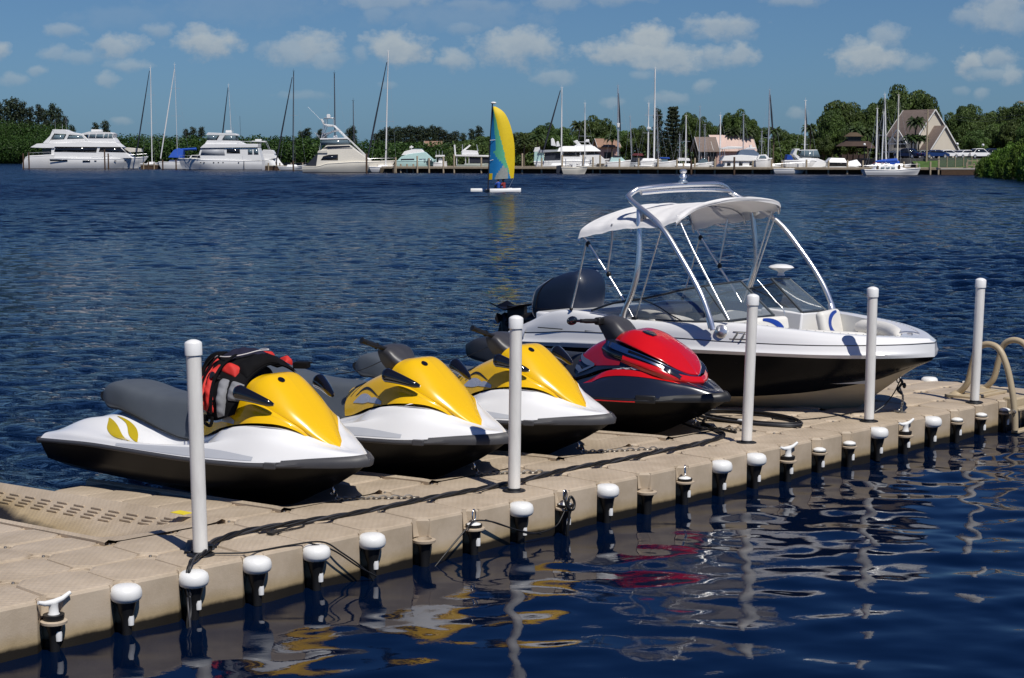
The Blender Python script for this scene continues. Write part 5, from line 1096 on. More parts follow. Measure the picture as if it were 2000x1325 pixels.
c1_ = lambda *a: [(x * .3, 150 + y * .3) for x, y in a]
c2_ = lambda *a: [(560 + x * .25, 90 + y * .25) for x, y in a]
c3_ = lambda *a: [(1000 + x * .25, 120 + y * .25) for x, y in a]
c4_ = lambda *a: [(1480 + x * .26, 140 + y * .26) for x, y in a]
# yacht A, behind and left
b = PB('motor_yacht', 'leftmost white motor yacht, its stern platform and swept bridge arch showing behind the longer yacht', 'yacht', 88, 329, 412, 5.6)
b.hull(c1_((165, 560), (190, 515), (345, 505), (560, 510), (700, 500)), (49, 200))
b.part('aft_deck', bw, c1_((195, 540), (200, 512), (345, 508), (345, 540)), 2.5); b.part('superstructure', bw, c1_((350, 515), (352, 460), (560, 455), (620, 515)), 2.3, 2.1)
b.part('deck_recess', bg_, c1_((292, 508), (292, 466), (350, 466), (350, 508)), 2.0)
b.part('boat_deck', bw, c1_((218, 460), (262, 436), (440, 430), (560, 435), (560, 462), (300, 464)), 2.5, 2.35)
b.part('bridge_coaming', bw, c1_((330, 432), (350, 412), (560, 405), (590, 435)), 2.1, 1.95)
b.win(bsk, c1_((352, 415), (374, 380), (440, 378), (428, 415)), 1.9, 1.85); b.part('hardtop', bw, c1_((360, 345), (440, 346), (475, 362), (555, 376), (555, 386), (440, 376), (372, 372)), 1.9)
b.part('radar_arch', bw, c1_((298, 432), (345, 385), (362, 345), (386, 350), (356, 395), (335, 432)), 2.15, 1.8); b.win(bsk, c1_((456, 408), (462, 386), (545, 380), (562, 404)), 1.85, 1.8)
b.part('bridge_frame', bw, c1_((425, 425), (455, 368), (470, 368), (445, 425)), 1.95)
b.rail(c1_((200, 512), (345, 506)), 2.4, 5); b.line('antenna', balu, c1_((372, 345), (372, 275)), .03, -.8); b.line('antenna', balu, c1_((434, 348), (432, 268)), .03, .6); b.line('antenna', balu, c1_((412, 345), (412, 310)), .05)
# yacht B
b = PB('motor_yacht', 'long white motor yacht with black wraparound windows, front one of the far left pair', 'yacht', 195, 330, 404, 6.0)
h = b.hull(c1_((345, 535), (560, 531), (800, 530), (965, 518)), (105, 270))
b.win(bg_, c1_((350, 550), (350, 541), (462, 541), (462, 550)), 2.86, name='hull_window', parent=None); b.win(bg_, c1_((560, 555), (560, 545), (608, 545), (608, 555)), 2.98, name='hull_window')
for x in (642, 768, 830): b.win(bg_, c1_((x - 7, 551), (x - 7, 545), (x + 7, 545), (x + 7, 551)), 3.0 if x < 700 else (2.75 if x < 800 else 2.45), name='porthole')
b.part('saloon', bw, c1_((372, 535), (376, 456), (640, 454), (800, 458), (838, 497), (870, 530)), 2.45, 2.25)
b.win(bg_, c1_((374, 490), (384, 457), (653, 458), (645, 494)), 2.36, 2.27); b.win(bg_, c1_((660, 490), (672, 458), (798, 460), (836, 494)), 2.36, 2.27, name='windshield')
b.part('windshield_front', bg_, c1_((800, 460), (836, 494), (842, 494), (808, 460)), 1.9)
b.part('boat_deck', bw, c1_((376, 458), (400, 436), (520, 428), (560, 424), (620, 428), (770, 430), (806, 460)), 2.5, 2.3)
b.part('flybridge', bw, c1_((560, 428), (592, 400), (755, 402), (775, 432)), 2.15, 2.0); b.win(bsk, c1_((588, 404), (606, 370), (745, 374), (752, 404)), 2.0, 1.9)
b.part('hardtop', bw, c1_((545, 374), (600, 361), (740, 366), (750, 376), (560, 381)), 2.0)
for x in (596, 640, 690, 720, 748): b.part('window_post', bw, c1_((x - 3, 402), (x + 3, 372), (x + 8, 372), (x + 2, 402)), 2.06)
b.part('flybridge_wing', bw, c1_((545, 378), (560, 378), (600, 425), (578, 425)), 2.12); b.part('radar_dome', bw, c1_((604, 360), (604, 346), (668, 347), (672, 361)), .8)
b.part('side_deck_bulwark', bw, c1_((346, 538), (346, 528), (520, 527), (520, 538)), 2.8); b.rail(c1_((620, 530), (800, 529), (955, 519)), bowy(2.75), 5)
b.part('tender', bcr, c1_((815, 470), (830, 462), (920, 470), (925, 490), (850, 492)), 1.0)
# trawler C, bow left
b = PB('trawler_yacht', 'white trawler yacht, bow to the left, with clear bridge canopy and black side window', 'yacht', 435, 332, 375, 5.2)
b.hull(c1_((1715, 548), (1600, 545), (1350, 540), (1240, 532), (1163, 530)), (514, 357))
b.part('saloon', bw, c1_((1296, 540), (1322, 464), (1590, 468), (1590, 545)), 2.2, 2.05); b.win(bgy, c1_((1318, 512), (1332, 468), (1470, 468), (1476, 513)), 2.12, 2.06, name='window_cover'); b.win(bg_, c1_((1488, 500), (1488, 473), (1572, 473), (1574, 501)), 2.1, 2.06)
b.win(bg_, c1_((1258, 528), (1264, 514), (1315, 514), (1318, 529)), 1.75, name='forward_hatch')
b.part('foredeck_cabin', bw, c1_((1240, 535), (1255, 512), (1310, 510), (1310, 538)), 1.7, 1.5); b.part('boat_deck', bw, c1_((1316, 466), (1346, 440), (1690, 440), (1690, 462)), 2.35, 2.3)
b.part('flybridge', bw, c1_((1345, 442), (1362, 416), (1560, 420), (1600, 440)), 2.0, 1.9); b.win(bsk, c1_((1362, 418), (1364, 388), (1432, 388), (1412, 420)), 1.85); b.win(bsk, c1_((1462, 420), (1478, 388), (1545, 388), (1545, 420)), 1.85)
b.part('canopy_arch', bw, c1_((1418, 428), (1442, 386), (1476, 386), (1448, 428)), 1.95); b.part('hardtop', bw, c1_((1354, 384), (1368, 367), (1545, 374), (1556, 386)), 1.95)
b.part('radar', bw, c1_((1474, 368), (1476, 352), (1512, 352), (1514, 368)), .6); b.line('antenna', balu, c1_((1522, 372), (1524, 335)), .03); b.line('antenna', balu, c1_((1500, 352), (1500, 200)), .02, .5); b.line('antenna', bdk, c1_((1572, 430), (1568, 260)), .03, -.4)
b.part('aft_cabin', bw, c1_((1590, 545), (1590, 466), (1692, 466), (1712, 545)), 2.2, 2.05)
for x in (1624, 1662): b.win(bsk, c1_((x, 508), (x, 472), (x + 28, 472), (x + 30, 508)), 2.15, 2.08)
b.rail(c1_((1300, 536), (1240, 532), (1168, 530)), bowy(2.3), 5); b.rail(c1_((1560, 440), (1690, 440)), 2.2, 5)
for x in (1320, 1342, 1405, 1435, 1465, 1565): b.win(bg_, c1_((x - 4, 562), (x - 4, 556), (x + 4, 556), (x + 4, 562)), 2.55 if x > 1350 else 2.35, name='porthole')
b.line('boarding_ladder', bdk, c1_((1600, 548), (1600, 612)), .06, -2.6)
# cruiser with tower behind trawler
b = PB('sport_cruiser', 'small white cruiser with a metal tower, half hidden behind the trawler yacht stern', 'boat', 520, 328, 384, 3.6)
b.hull(c1_((1700, 530), (1790, 530), (1800, 500)), (505, 560)); b.part('cabin', bw, c1_((1700, 540), (1705, 490), (1790, 492), (1800, 520)), 1.4, 1.2); b.part('hardtop', bw, c1_((1640, 415), (1650, 408), (1735, 410), (1735, 418)), 1.3)
[b.line('tower_leg', balu, c1_(*pp), .05, yy) for pp in (((1650, 418), (1700, 495)), ((1735, 418), (1770, 495)), ((1700, 418), (1690, 490))) for yy in (-1.1, 1.1)]; b.part('radar', bw, c1_((1665, 408), (1665, 398), (1705, 398), (1705, 408)), .4); b.part('bridge', bw, c1_((1700, 492), (1720, 465), (1780, 468), (1795, 492)), 1.2)
# sport fisher D
b = PB('sport_fishing_boat', 'cream sport fishing boat with a tall tuna tower, bow to the right', 'boat', 680, 337, 313, 5.0)
b.hull(c2_((130, 938), (260, 938), (320, 915), (520, 902), (845, 893)), (594, 757), bcr)
b.part('deckhouse', bcr, c2_((240, 938), (256, 828), (300, 800), (520, 795), (655, 893), (655, 912)), 2.15, 1.75); b.win(bg_, c2_((276, 892), (296, 862), (340, 850), (410, 848), (410, 892)), 1.98, 1.88)
b.part('bridge_overhang', bcr, c2_((250, 838), (258, 820), (330, 812), (330, 838)), 2.1); b.part('flybridge', bcr, c2_((296, 802), (320, 780), (495, 774), (524, 797)), 1.9, 1.75); b.part('bridge_trim', bg_, c2_((300, 798), (330, 785), (500, 780), (510, 792), (330, 802)), 1.93, 1.85)
b.win(bsk, c2_((275, 776), (285, 736), (485, 732), (498, 774)), 1.6); b.part('bridge_hardtop', bw, c2_((270, 736), (272, 724), (480, 720), (488, 731)), 1.75)
b.part('instrument_box', bw, c2_((370, 720), (372, 700), (395, 700), (397, 720)), .6)
for pts in (((262, 830), (300, 610)), ((655, 893), (372, 622)), ((275, 735), (320, 622)), ((480, 735), (372, 628)), ((300, 690), (420, 660)), ((290, 720), (375, 660))): b.line('tower_leg', balu, c2_(*pts), .06, 1.3, True)
b.part('tower_platform', bw, c2_((298, 622), (298, 612), (376, 622), (382, 634), (330, 634)), 1.2); b.part('tower_rail', balu, c2_((300, 572), (300, 566), (374, 566), (374, 572)), 1.1)
for x in (300, 320, 372): b.line('tower_post', balu, c2_((x, 568), (x, 615)), .04, .9, True)
b.part('radar_dome', bw, c2_((320, 568), (318, 545), (326, 538), (340, 538), (346, 546), (345, 568)), .45); b.line('outrigger', balu, c2_((290, 605), (165, 480)), .03, 1.2); b.line('outrigger', balu, c2_((268, 725), (225, 678)), .03, 1.2, True)
b.line('tower_strut', bw, c2_((276, 575), (300, 622)), .10, 1.0, True); b.part('cockpit_cover', bdk, c2_((160, 936), (240, 850), (256, 850), (240, 936)), 1.9)
b.rail(c2_((640, 896), (845, 892)), bowy(2.1), 4, r=.02)
for x in (265, 300, 350): b.line('rod', balu, c2_((x, 830), (x - 10, 770)), .015, 1.0, True)
# teal cruiser 805
b = PB('motor_cruiser', 'pale teal and white motor cruiser behind the pier with a dark side cover', 'boat', 815, 333, 318, 4.2)
b.hull(c2_((860, 880), (1100, 878), (1170, 870)), (775, 850), bteal); b.part('cabin', bteal, c2_((870, 880), (900, 850), (960, 830), (1085, 815), (1145, 870), (1150, 890)), 1.8, 1.5); b.part('flybridge', bw, c2_((900, 840), (925, 810), (985, 795), (1060, 795), (1095, 835)), 1.5, 1.3)
b.part('bridge_screen', bsk, c2_((990, 797), (1000, 788), (1060, 790), (1066, 797)), 1.2); b.win(bsk, c2_((1032, 895), (1040, 868), (1090, 866), (1085, 893)), 1.72); b.win(bsk, c2_((1098, 892), (1104, 866), (1136, 868), (1142, 890)), 1.7)
b.line('mast', bw, c2_((975, 800), (975, 765)), .12); b.part('radar', bw, c2_((960, 785), (962, 772), (990, 772), (990, 785)), .4); b.part('side_cover', bdk, c2_((895, 925), (898, 868), (1000, 866), (1012, 925)), 1.9)
# centre console 865 and T-top
b = PB('centre_console_boat', 'white centre console boat with a small canopy, behind the pier left of the canopy houseboat', 'boat', 860, 334, 316, 2.6)
b.hull(c2_((1150, 900), (1200, 898), (1250, 890)), (845, 875)); b.part('top', bw, c2_((1160, 858), (1165, 842), (1235, 842), (1235, 856)), 1.0); b.part('console', bw, c2_((1185, 900), (1188, 868), (1215, 868), (1218, 900)), .6)
for x in (1168, 1192, 1216): b.line('rod', balu, c2_((x, 850), (x, 808)), .035)
b.line('top_leg', balu, c2_((1170, 856), (1172, 905)), .04, .9, True); b.line('top_leg', balu, c2_((1230, 856), (1230, 900)), .04, .9, True)
# houseboat with canopy 920
b = PB('houseboat', 'grey green houseboat with flat white canopy and slanted arch, left of the coloured sail', 'boat', 925, 334, 312, 5.0)
b.hull(c2_((1330, 915), (1500, 915), (1640, 912)), (890, 970), mat('pale_green', (.40, .44, .38), .5, var=.08)); b.part('cabin', mat('cabin_greygreen', (.36, .39, .35), .6, var=.1), c2_((1390, 950), (1390, 905), (1590, 905), (1590, 950)), 2.2); b.part('dark_opening', bdk, c2_((1430, 902), (1430, 856), (1590, 856), (1590, 902)), 2.0)
b.part('canopy', bw, c2_((1312, 850), (1316, 838), (1590, 842), (1590, 856)), 2.3); b.part('upper_box', bw, c2_((1370, 838), (1372, 800), (1490, 808), (1500, 838)), 1.5); b.part('radar_arch', bw, c2_((1366, 836), (1364, 812), (1430, 760), (1440, 768), (1380, 815), (1384, 836)), .5)
b.line('mast', bw, c2_((1316, 840), (1310, 760)), .16, 1.0); b.line('mast', balu, c2_((1375, 800), (1374, 758)), .08, -.6); b.line('mast', balu, c2_((1495, 808), (1484, 758)), .08, -.6)
for x in (1330, 1400, 1426): b.line('canopy_post', bw, c2_((x, 852), (x, 945)), .07, 2.0, True)
# motor yacht E
b = PB('motor_yacht', 'white motor yacht with a broad overhanging white roof, right of the coloured sail', 'yacht', 1120, 336, 312, 5.6)
b.hull(c3_((170, 775), (300, 772), (650, 765), (760, 755)), (1050, 1175)); b.part('saloon', bw, c3_((385, 795), (388, 700), (650, 700), (720, 762), (720, 795)), 2.3, 2.1); b.win(bg_, c3_((395, 738), (400, 706), (525, 706), (525, 738)), 2.22, 2.15); b.win(bg_, c3_((535, 728), (535, 706), (650, 704), (690, 720)), 2.22, 2.15)
b.part('roof', bw, c3_((350, 702), (368, 672), (400, 660), (636, 660), (690, 700)), 2.6, 2.0); b.part('flybridge', bw, c3_((480, 662), (500, 648), (620, 650), (630, 662)), 1.7); b.part('radar_arch', bw, c3_((478, 622), (505, 612), (548, 660), (520, 662)), 1.4); b.line('bimini_frame', balu, c3_((510, 626), (600, 628), (620, 660)), .04, 1.2, True)
b.part('satellite_dome', bw, c3_((306, 655), (304, 605), (316, 596), (328, 606), (345, 660)), .5); b.part('satellite_dome', bw, c3_((345, 665), (348, 625), (362, 620), (376, 660)), .5)
b.part('aft_canopy', bgy, c3_((200, 712), (210, 690), (380, 688), (380, 702)), 2.2); b.part('aft_cabin', bteal, c3_((172, 780), (175, 700), (250, 700), (250, 780)), 1.9); b.part('aft_roof', bw, c3_((168, 704), (180, 670), (215, 668), (222, 692), (255, 704)), 1.9)
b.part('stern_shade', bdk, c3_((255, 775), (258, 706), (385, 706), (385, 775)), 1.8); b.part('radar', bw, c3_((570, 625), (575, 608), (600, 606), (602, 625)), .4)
# runabout on the lift in front
b = PB('outboard_skiff', 'cream open skiff with a black outboard on the outer edge of the pier', 'boat', 1122, 334, 283, 2.4)
b.hull(c3_((385, 800), (480, 803), (592, 792)), (1100, 1142), bcr, boot=False); b.part('outboard', bdk, c3_((345, 850), (348, 790), (385, 785), (392, 850)), .35); b.part('console', bw, c3_((470, 802), (472, 775), (500, 775), (502, 802)), .5)
[b.line('frame_post', balu, c3_(*pp), .04, yy) for pp in (((420, 800), (420, 735)), ((545, 800), (548, 735)), ((560, 795), (572, 720))) for yy in (-.8, .8)]
# small boats between 1180 and 1400
def small(px0, wl, d, x0, x1, deck, m, extra, lab, name='moored_boat', bow=1):
    b = PB(name, lab, 'boat', px0, wl, d, 2.8); b.hull([(x0, deck + 1), (px0, deck), (x1, deck - 3)] if bow > 0 else [(x1, deck + 1), (px0, deck), (x0, deck - 3)], (x0 + 3, x1 - 5) if bow > 0 else (x1 - 3, x0 + 5), m)
    for e in extra: b.part(*e)
    return b
small(1205, 334, 300, 1185, 1232, 311, bw, [('cabin', bteal, [(1190, 312), (1194, 303), (1212, 302), (1222, 311)], 1.1, .9), ('cover', bdk, [(1196, 303), (1200, 299), (1212, 301), (1212, 303)], 1.0)], 'small white boat with pale teal cabin, right of the broad roofed yacht')
small(1240, 334, 302, 1222, 1256, 313, bgy, [('canopy', bmar, [(1234, 300), (1238, 296), (1254, 296), (1256, 301)], 1.0), ('cabin', bdk, [(1232, 312), (1236, 304), (1254, 304), (1256, 312)], 1.0)], 'grey boat with dark cabin and reddish canopy near the mast cluster')
small(1268, 334, 300, 1250, 1290, 309, bw, [('cabin', bw, [(1252, 310), (1256, 305), (1276, 305), (1284, 309)], 1.1, .9), ('canvas', bgy, [(1262, 322), (1264, 314), (1282, 312), (1296, 320)], 1.3)], 'white boat under the tallest mast of the cluster')
small(1302, 334, 298, 1284, 1322, 311, bw, [('blue_canopy', bblue, [(1288, 305), (1291, 303), (1306, 303), (1308, 306)], 1.0), ('cabin', bsk, [(1290, 312), (1292, 306), (1302, 306), (1304, 312)], .9), ('outboard', bw, [(1304, 318), (1305, 311), (1310, 311), (1311, 318)], .3)], 'white boat with a small blue canopy left of the bare twin masts')
small(1340, 334, 300, 1320, 1366, 318, bw, [('cabin', bw, [(1322, 310), (1325, 304), (1345, 305), (1347, 310)], 1.0)], 'low white sailing dinghy hull behind the pier at the twin masts')
small(1372, 334, 300, 1356, 1394, 314, bw, [('windscreen', bsk, [(1362, 314), (1372, 305), (1378, 306), (1384, 314)], 1.0), ('outboard', bdk, [(1373, 320), (1374, 310), (1379, 310), (1380, 320)], .3)], 'white runabout with dark outboard left of the blue canopied cruiser')
# motor yacht F
b = PB('motor_cruiser', 'white motor cruiser with blue grey bridge canopy in front of the pink roofed house', 'boat', 1440, 334, 296, 4.6)
b.hull(c3_((1640, 800), (1900, 795), (1990, 780)), (1412, 1490)); b.part('cabin', bw, c3_((1650, 800), (1655, 760), (1900, 760), (1920, 800)), 2.0, 1.9)
for x in (1668, 1760, 1840): b.win(bg_, c3_((x, 797), (x + 3, 770), (x + 30, 770), (x + 28, 797)), 2.0, 1.95)
b.part('saloon_roof', bw, c3_((1625, 758), (1650, 720), (1780, 712), (1915, 722), (1935, 745), (1900, 760)), 2.2, 2.0); b.part('bridge_canopy', mat('bluegrey_canvas', (.07, .11, .18), .6, var=.2), c3_((1752, 716), (1770, 682), (1800, 672), (1880, 672), (1920, 704), (1918, 722)), 1.6, 1.3)
b.part('sun_awning', bw, c3_((1622, 664), (1690, 646), (1792, 650), (1786, 664), (1640, 670)), 1.5); b.line('awning_post', balu, c3_((1650, 668), (1655, 720)), .04, 1.3, True); b.line('awning_post', balu, c3_((1780, 662), (1775, 715)), .04, 1.3, True)
b.part('radar_arch', bw, c3_((1810, 672), (1840, 655), (1900, 655), (1890, 668)), .9); b.part('radar_dome', bw, c3_((1852, 655), (1854, 636), (1868, 634), (1874, 655)), .4)
small(1492, 334, 294, 1474, 1508, 306, bw, [('cabin', bw, [(1476, 307), (1480, 298), (1494, 297), (1502, 306)], 1.3, 1.0), ('cabin_window', bsk, [(1480, 304), (1483, 299), (1492, 299), (1495, 304)], 1.35, 1.2)], 'white cabin boat between the blue canopied cruiser and the fly fishing hull')
# boats 1510-1660
b = PB('charter_boat', 'long low white boat with blue tarpaulin and stacked gear left of the clear enclosed cruiser', 'boat', 1545, 334, 284, 3.4); b.hull(c4_((110, 705), (250, 702), (400, 690)), (1512, 1578)); b.rail(c4_((120, 705), (380, 690)), 1.5, 9, .03, 1.2)
b.part('tarpaulin', bblue, c4_((205, 640), (215, 600), (240, 605), (262, 640)), 1.2); b.part('console', bw, c4_((300, 700), (300, 668), (330, 668), (330, 700)), .8)
b = PB('express_cruiser', 'white express cruiser with clear plastic enclosure and sloped radar arch', 'boat', 1575, 334, 290, 4.2); b.hull(c4_((190, 645), (400, 640), (505, 655)), (1535, 1600)); b.part('foredeck', bw, c4_((290, 645), (330, 625), (440, 632), (500, 655), (500, 700), (380, 700)), 1.9, 1.5)
b.win(bsk, c4_((300, 625), (318, 572), (436, 570), (456, 624)), 1.5, 1.3); b.part('enclosure_top', bw, c4_((312, 576), (320, 568), (434, 567), (438, 573)), 1.35); b.part('radar_arch', bw, c4_((250, 600), (268, 565), (262, 560), (300, 560), (304, 568), (285, 572), (278, 602), (330, 640), (300, 645)), 1.5)
for x in (340, 375, 405): b.line('enclosure_frame', bw, c4_((x, 625), (x - 2, 572)), .035, 1.47, True)
b = PB('cabin_cruiser', 'white cabin cruiser with a wide dark rear opening, right of the clear enclosed cruiser', 'boat', 1632, 334, 286, 3.8); b.part('hull', bw, c4_((502, 722), (500, 690), (662, 690), (660, 722), (640, 745), (520, 745)), 1.8); b.part('cabin_top', bw, c4_((510, 660), (540, 625), (640, 628), (658, 662)), 1.7, 1.3); b.part('rear_opening', bg_, c4_((522, 694), (526, 664), (650, 664), (652, 694)), 1.72, 1.75)
small(1668, 334, 286, 1652, 1682, 318, bw, [('cover', bw, [(1652, 318), (1656, 310), (1672, 306), (1682, 318)], 1.1, .6)], 'small shrink wrapped white boat right of the dark opening cruiser')
b = PB('speedboat', 'white speedboat under a maroon cover, behind the small sloop with blue sail cover', 'boat', 1718, 330, 284, 2.6); b.hull(c4_((850, 680), (950, 678), (1010, 672)), (1702, 1740)); b.part('cover', bmar, c4_((855, 668), (880, 640), (930, 632), (960, 640), (960, 668)), 1.1, .6); b.part('bow_deck', bw, c4_((840, 682), (850, 660), (870, 655), (940, 668), (1000, 680)), 1.2, .8)
# ------------------------------------------------------------------ sailboats
def sailboat(label, px, ytop, d, x0, x1, deck, tilt=0, mm=bw, hullm=bw, stay=None, staym=bdk, spreaders=(), cover=None, r=.10, wl=334, name='sailboat', ybase=None):
    b = PB(name, label, 'sailboat', px, wl, d, 3.2)
    b.hull([(x0, deck), ((x0 + x1) / 2, deck + 1), (x1, deck - 3)], (x0 + 5, x1 - 7), hullm); b.part('coach_roof', bw, [(x0 + (x1 - x0) * .3, deck + 1), (x0 + (x1 - x0) * .34, deck - 3), (x0 + (x1 - x0) * .62, deck - 3), (x0 + (x1 - x0) * .72, deck + 1)], .9, .7)
    yb = ybase or deck; top = (px + tilt, ytop); mb = MB()
    x_, z_ = b.q(*top); xb, zb = b.q(px, yb); m = MB().tube([(xb, 0, zb), ((x_ + xb) / 2, 0, (z_ + zb) / 2), (x_, 0, z_)], [r * 1.25, r * 1.2, r * .85], 8).box((x_, 0, z_ + .1), (.5, .06, .06)).tube([(x_, 0, z_), (x_, 0, z_ + .6)], .02, 5).build('mast', mm, b.t)
    for y_, w_ in spreaders:
        f = (yb - y_) / (yb - ytop); sx_ = xb + (x_ - xb) * f; z = (wl - y_) * b.k; MB().bar((sx_ - w_ * b.k, -.1, z), (sx_ + w_ * b.k, .1, z - .05), .07, .05).build('spreader', balu, m)
    ex = MB()
    for (xx, yy) in ((x0 + 2, deck), (x1 - 1, deck - 3)):
        e = b.q(xx, yy); ex.tube([(x_, 0, z_), (e[0], 0, e[1])], .012, 4)
    for sg in (-1, 1): ex.tube([(x_, 0, z_), (xb + .3, sg * 1.4, zb)], .012, 4)
    ex.build('rigging_wires', balu, b.t)
    if stay:
        (xa, ya, xc, yc) = stay; a = b.q(xa, ya); c_ = b.q(xc, yc); MB().tube([(a[0], 0, a[1]), (a[0] * .6 + c_[0] * .4, 0, a[1] * .6 + c_[1] * .4), (c_[0], 0, c_[1])], [.13, .16, .07], 8).build('furled_sail', staym, b.t)
    if cover:
        cx0, cx1, cy, cm = cover; a = b.q(cx0, cy); c_ = b.q(cx1, cy); MB().tube([(a[0], 0, a[1]), (a[0] * .7 + c_[0] * .3, 0, a[1] + .06), (a[0] * .3 + c_[0] * .7, 0, a[1] + .1), (c_[0], 0, c_[1] + .15)], [.12, .24, .30, .34], 10).build('boom_cover', cm, b.t)
    return b
sailboat('tall white masted sailboat with dark furled headsail, right of the long motor yacht', 297, 134, 398, 276, 316, 318, 1, stay=(266, 306, 296, 140), spreaders=((186, 9), (240, 9)), wl=329)
sailboat('sailboat with a slanting white furled headsail and blue cockpit tarpaulin beside the trawler yacht', 347, 128, 392, 312, 372, 314, -2, r=.05, stay=(314, 308, 345, 135), staym=bw, spreaders=((173, 10), (226, 10)), cover=(348, 384, 291, bblue), wl=329).part('cockpit_tarpaulin', bblue, [(331, 306), (341, 292), (350, 288), (360, 292), (359, 307)], 1.5, .8)
sailboat('sailboat whose thin dark furled headsail slants above the trawler yacht', 455, 168, 400, 425, 485, 312, -6, r=.05, stay=(430, 305, 448, 172), wl=329)
sailboat('sailboat with a dark topped mast and slanting dark furled headsail left of the fishing boat', 572, 141, 352, 544, 598, 323, 4, mm=bdk, stay=(539, 318, 573, 152), spreaders=((225, 9),), wl=332)
sailboat('sailboat with a bare dark mast rising behind the fishing boat tower', 655, 145, 330, 620, 690, 318, 0, mm=bdk, wl=334)
sailboat('short dark masted sailboat behind the fishing boat foredeck', 691, 198, 335, 668, 714, 318, 0, mm=bdk, r=.08, wl=334)
sailboat('tall white masted sailboat with long dark furled headsail, right of the fishing boat', 753, 101, 312, 722, 775, 322, 7, stay=(716, 318, 757, 122), spreaders=((172, 8), (235, 14)), cover=(752, 752.5, 290, bdk), wl=334)
sailboat('white masted sailboat with dark furled headsail behind the broad roofed yacht', 1096, 170, 304, 1052, 1130, 318, 1, stay=(1062, 290, 1094, 175), wl=334)
sailboat('thin pale mast with one low spreader in front of the broad roofed yacht', 1142, 200, 300, 1118, 1166, 318, 0, r=.07, spreaders=((262, 11),), wl=334)
sailboat('grey masted sailboat with a slack dark backstay and a deck light halfway', 1207, 166, 302, 1180, 1240, 318, -1, mm=balu, stay=(1211, 252, 1207, 180), spreaders=((237, 10),), wl=334).part('deck_light', bw, [(1205, 246), (1204, 238), (1210, 238), (1209, 246)], .3)
sailboat('short leaning thin masted sailboat left of the tallest mast cluster', 1234, 226, 304, 1218, 1252, 318, -4, mm=balu, r=.06, wl=334)
sailboat('white masted sailboat with two wide spreaders just left of the tallest mast', 1265, 200, 300, 1240, 1290, 318, 1, spreaders=((222, 8), (256, 11)), wl=334).part('radar_dome', bw, [(1263, 249), (1263, 245), (1270, 245), (1270, 249)], .4)
sailboat('sailboat with the tallest white mast of the right hand marina', 1277, 133, 302, 1246, 1318, 318, 1, r=.13, spreaders=((222, 19),), wl=334)
sailboat('thin grey mast leaning beside the tallest white mast', 1286, 214, 306, 1262, 1306, 318, -4, mm=balu, r=.05, wl=334)
sailboat('thin masted sailboat, left one of the twin bare masts with crosstrees', 1327, 260, 300, 1310, 1346, 318, 0, mm=balu, r=.06, spreaders=((289, 6),), wl=334)
sailboat('white masted sailboat, right and taller of the twin bare masts', 1339, 224, 299, 1318, 1366, 318, 0, spreaders=((272, 9),), wl=334)
sailboat('sailboat with thin grey mast left of the pink roofed house', 1365, 207, 304, 1346, 1386, 318, 1, mm=balu, r=.06, wl=334)
sailboat('short thin masted sailboat before the pink roofed house', 1376, 242, 306, 1362, 1392, 318, 0, mm=balu, r=.05, wl=334)
sailboat('bright white masted sailboat in front of the pink roof left half', 1406, 223, 298, 1388, 1430, 318, 0, wl=334)
sailboat('pale masted sailboat rising over the pink roof right half', 1451, 222, 304, 1434, 1470, 318, 0, mm=balu, r=.08, wl=334)
sailboat('thin masted sailboat with crosstree beside the tall split masted sailboat', 1487, 255, 300, 1472, 1502, 318, 0, mm=balu, r=.06, spreaders=((272, 6),), wl=334)
sailboat('tall grey masted sailboat whose backstay forms a narrow wedge, left of the white masted one', 1500, 174, 296, 1476, 1530, 318, 1, mm=balu, stay=(1508, 250, 1502, 182), spreaders=((265, 9),), wl=334)
sailboat('white masted sailboat above the clear enclosed cruiser', 1571, 194, 292, 1546, 1600, 318, 0, spreaders=((277, 7),), stay=(1574, 245, 1571, 205), wl=334)
b = sailboat('small white sloop with blue sail cover moored in front of the pier', 1722, 222, 258, 1685, 1798, 331, 2, r=.09, cover=(1710, 1752, 316, bblue), wl=344, spreaders=((265, 9),))
b.part('cabin_side', bw, [(1704, 331), (1712, 325), (1752, 325), (1772, 331)], 1.0, .85); b.rail([(1690, 330), (1796, 327)], bowy(1.3), 6, .015, 2.0)
for x in (1718, 1728, 1738): b.win(bsk, [(x, 330), (x, 327), (x + 7, 327), (x + 7, 330)], 1.03, name='cabin_window')
sailboat('sailboat with thick bare white mast, leftmost of the three left of the gabled house', 1711, 210, 282, 1694, 1736, 318, 0, r=.12, wl=336)
sailboat('sailboat with a leaning white mast in the middle of the group by the gabled house', 1731, 183, 283, 1708, 1756, 318, -6, wl=336)
sailboat('sailboat with thick cream mast directly in front of the gabled house roof', 1752, 184, 280, 1730, 1780, 318, 0, r=.12, mm=bcr, cover=(1738, 1756, 315, bblue), wl=336)
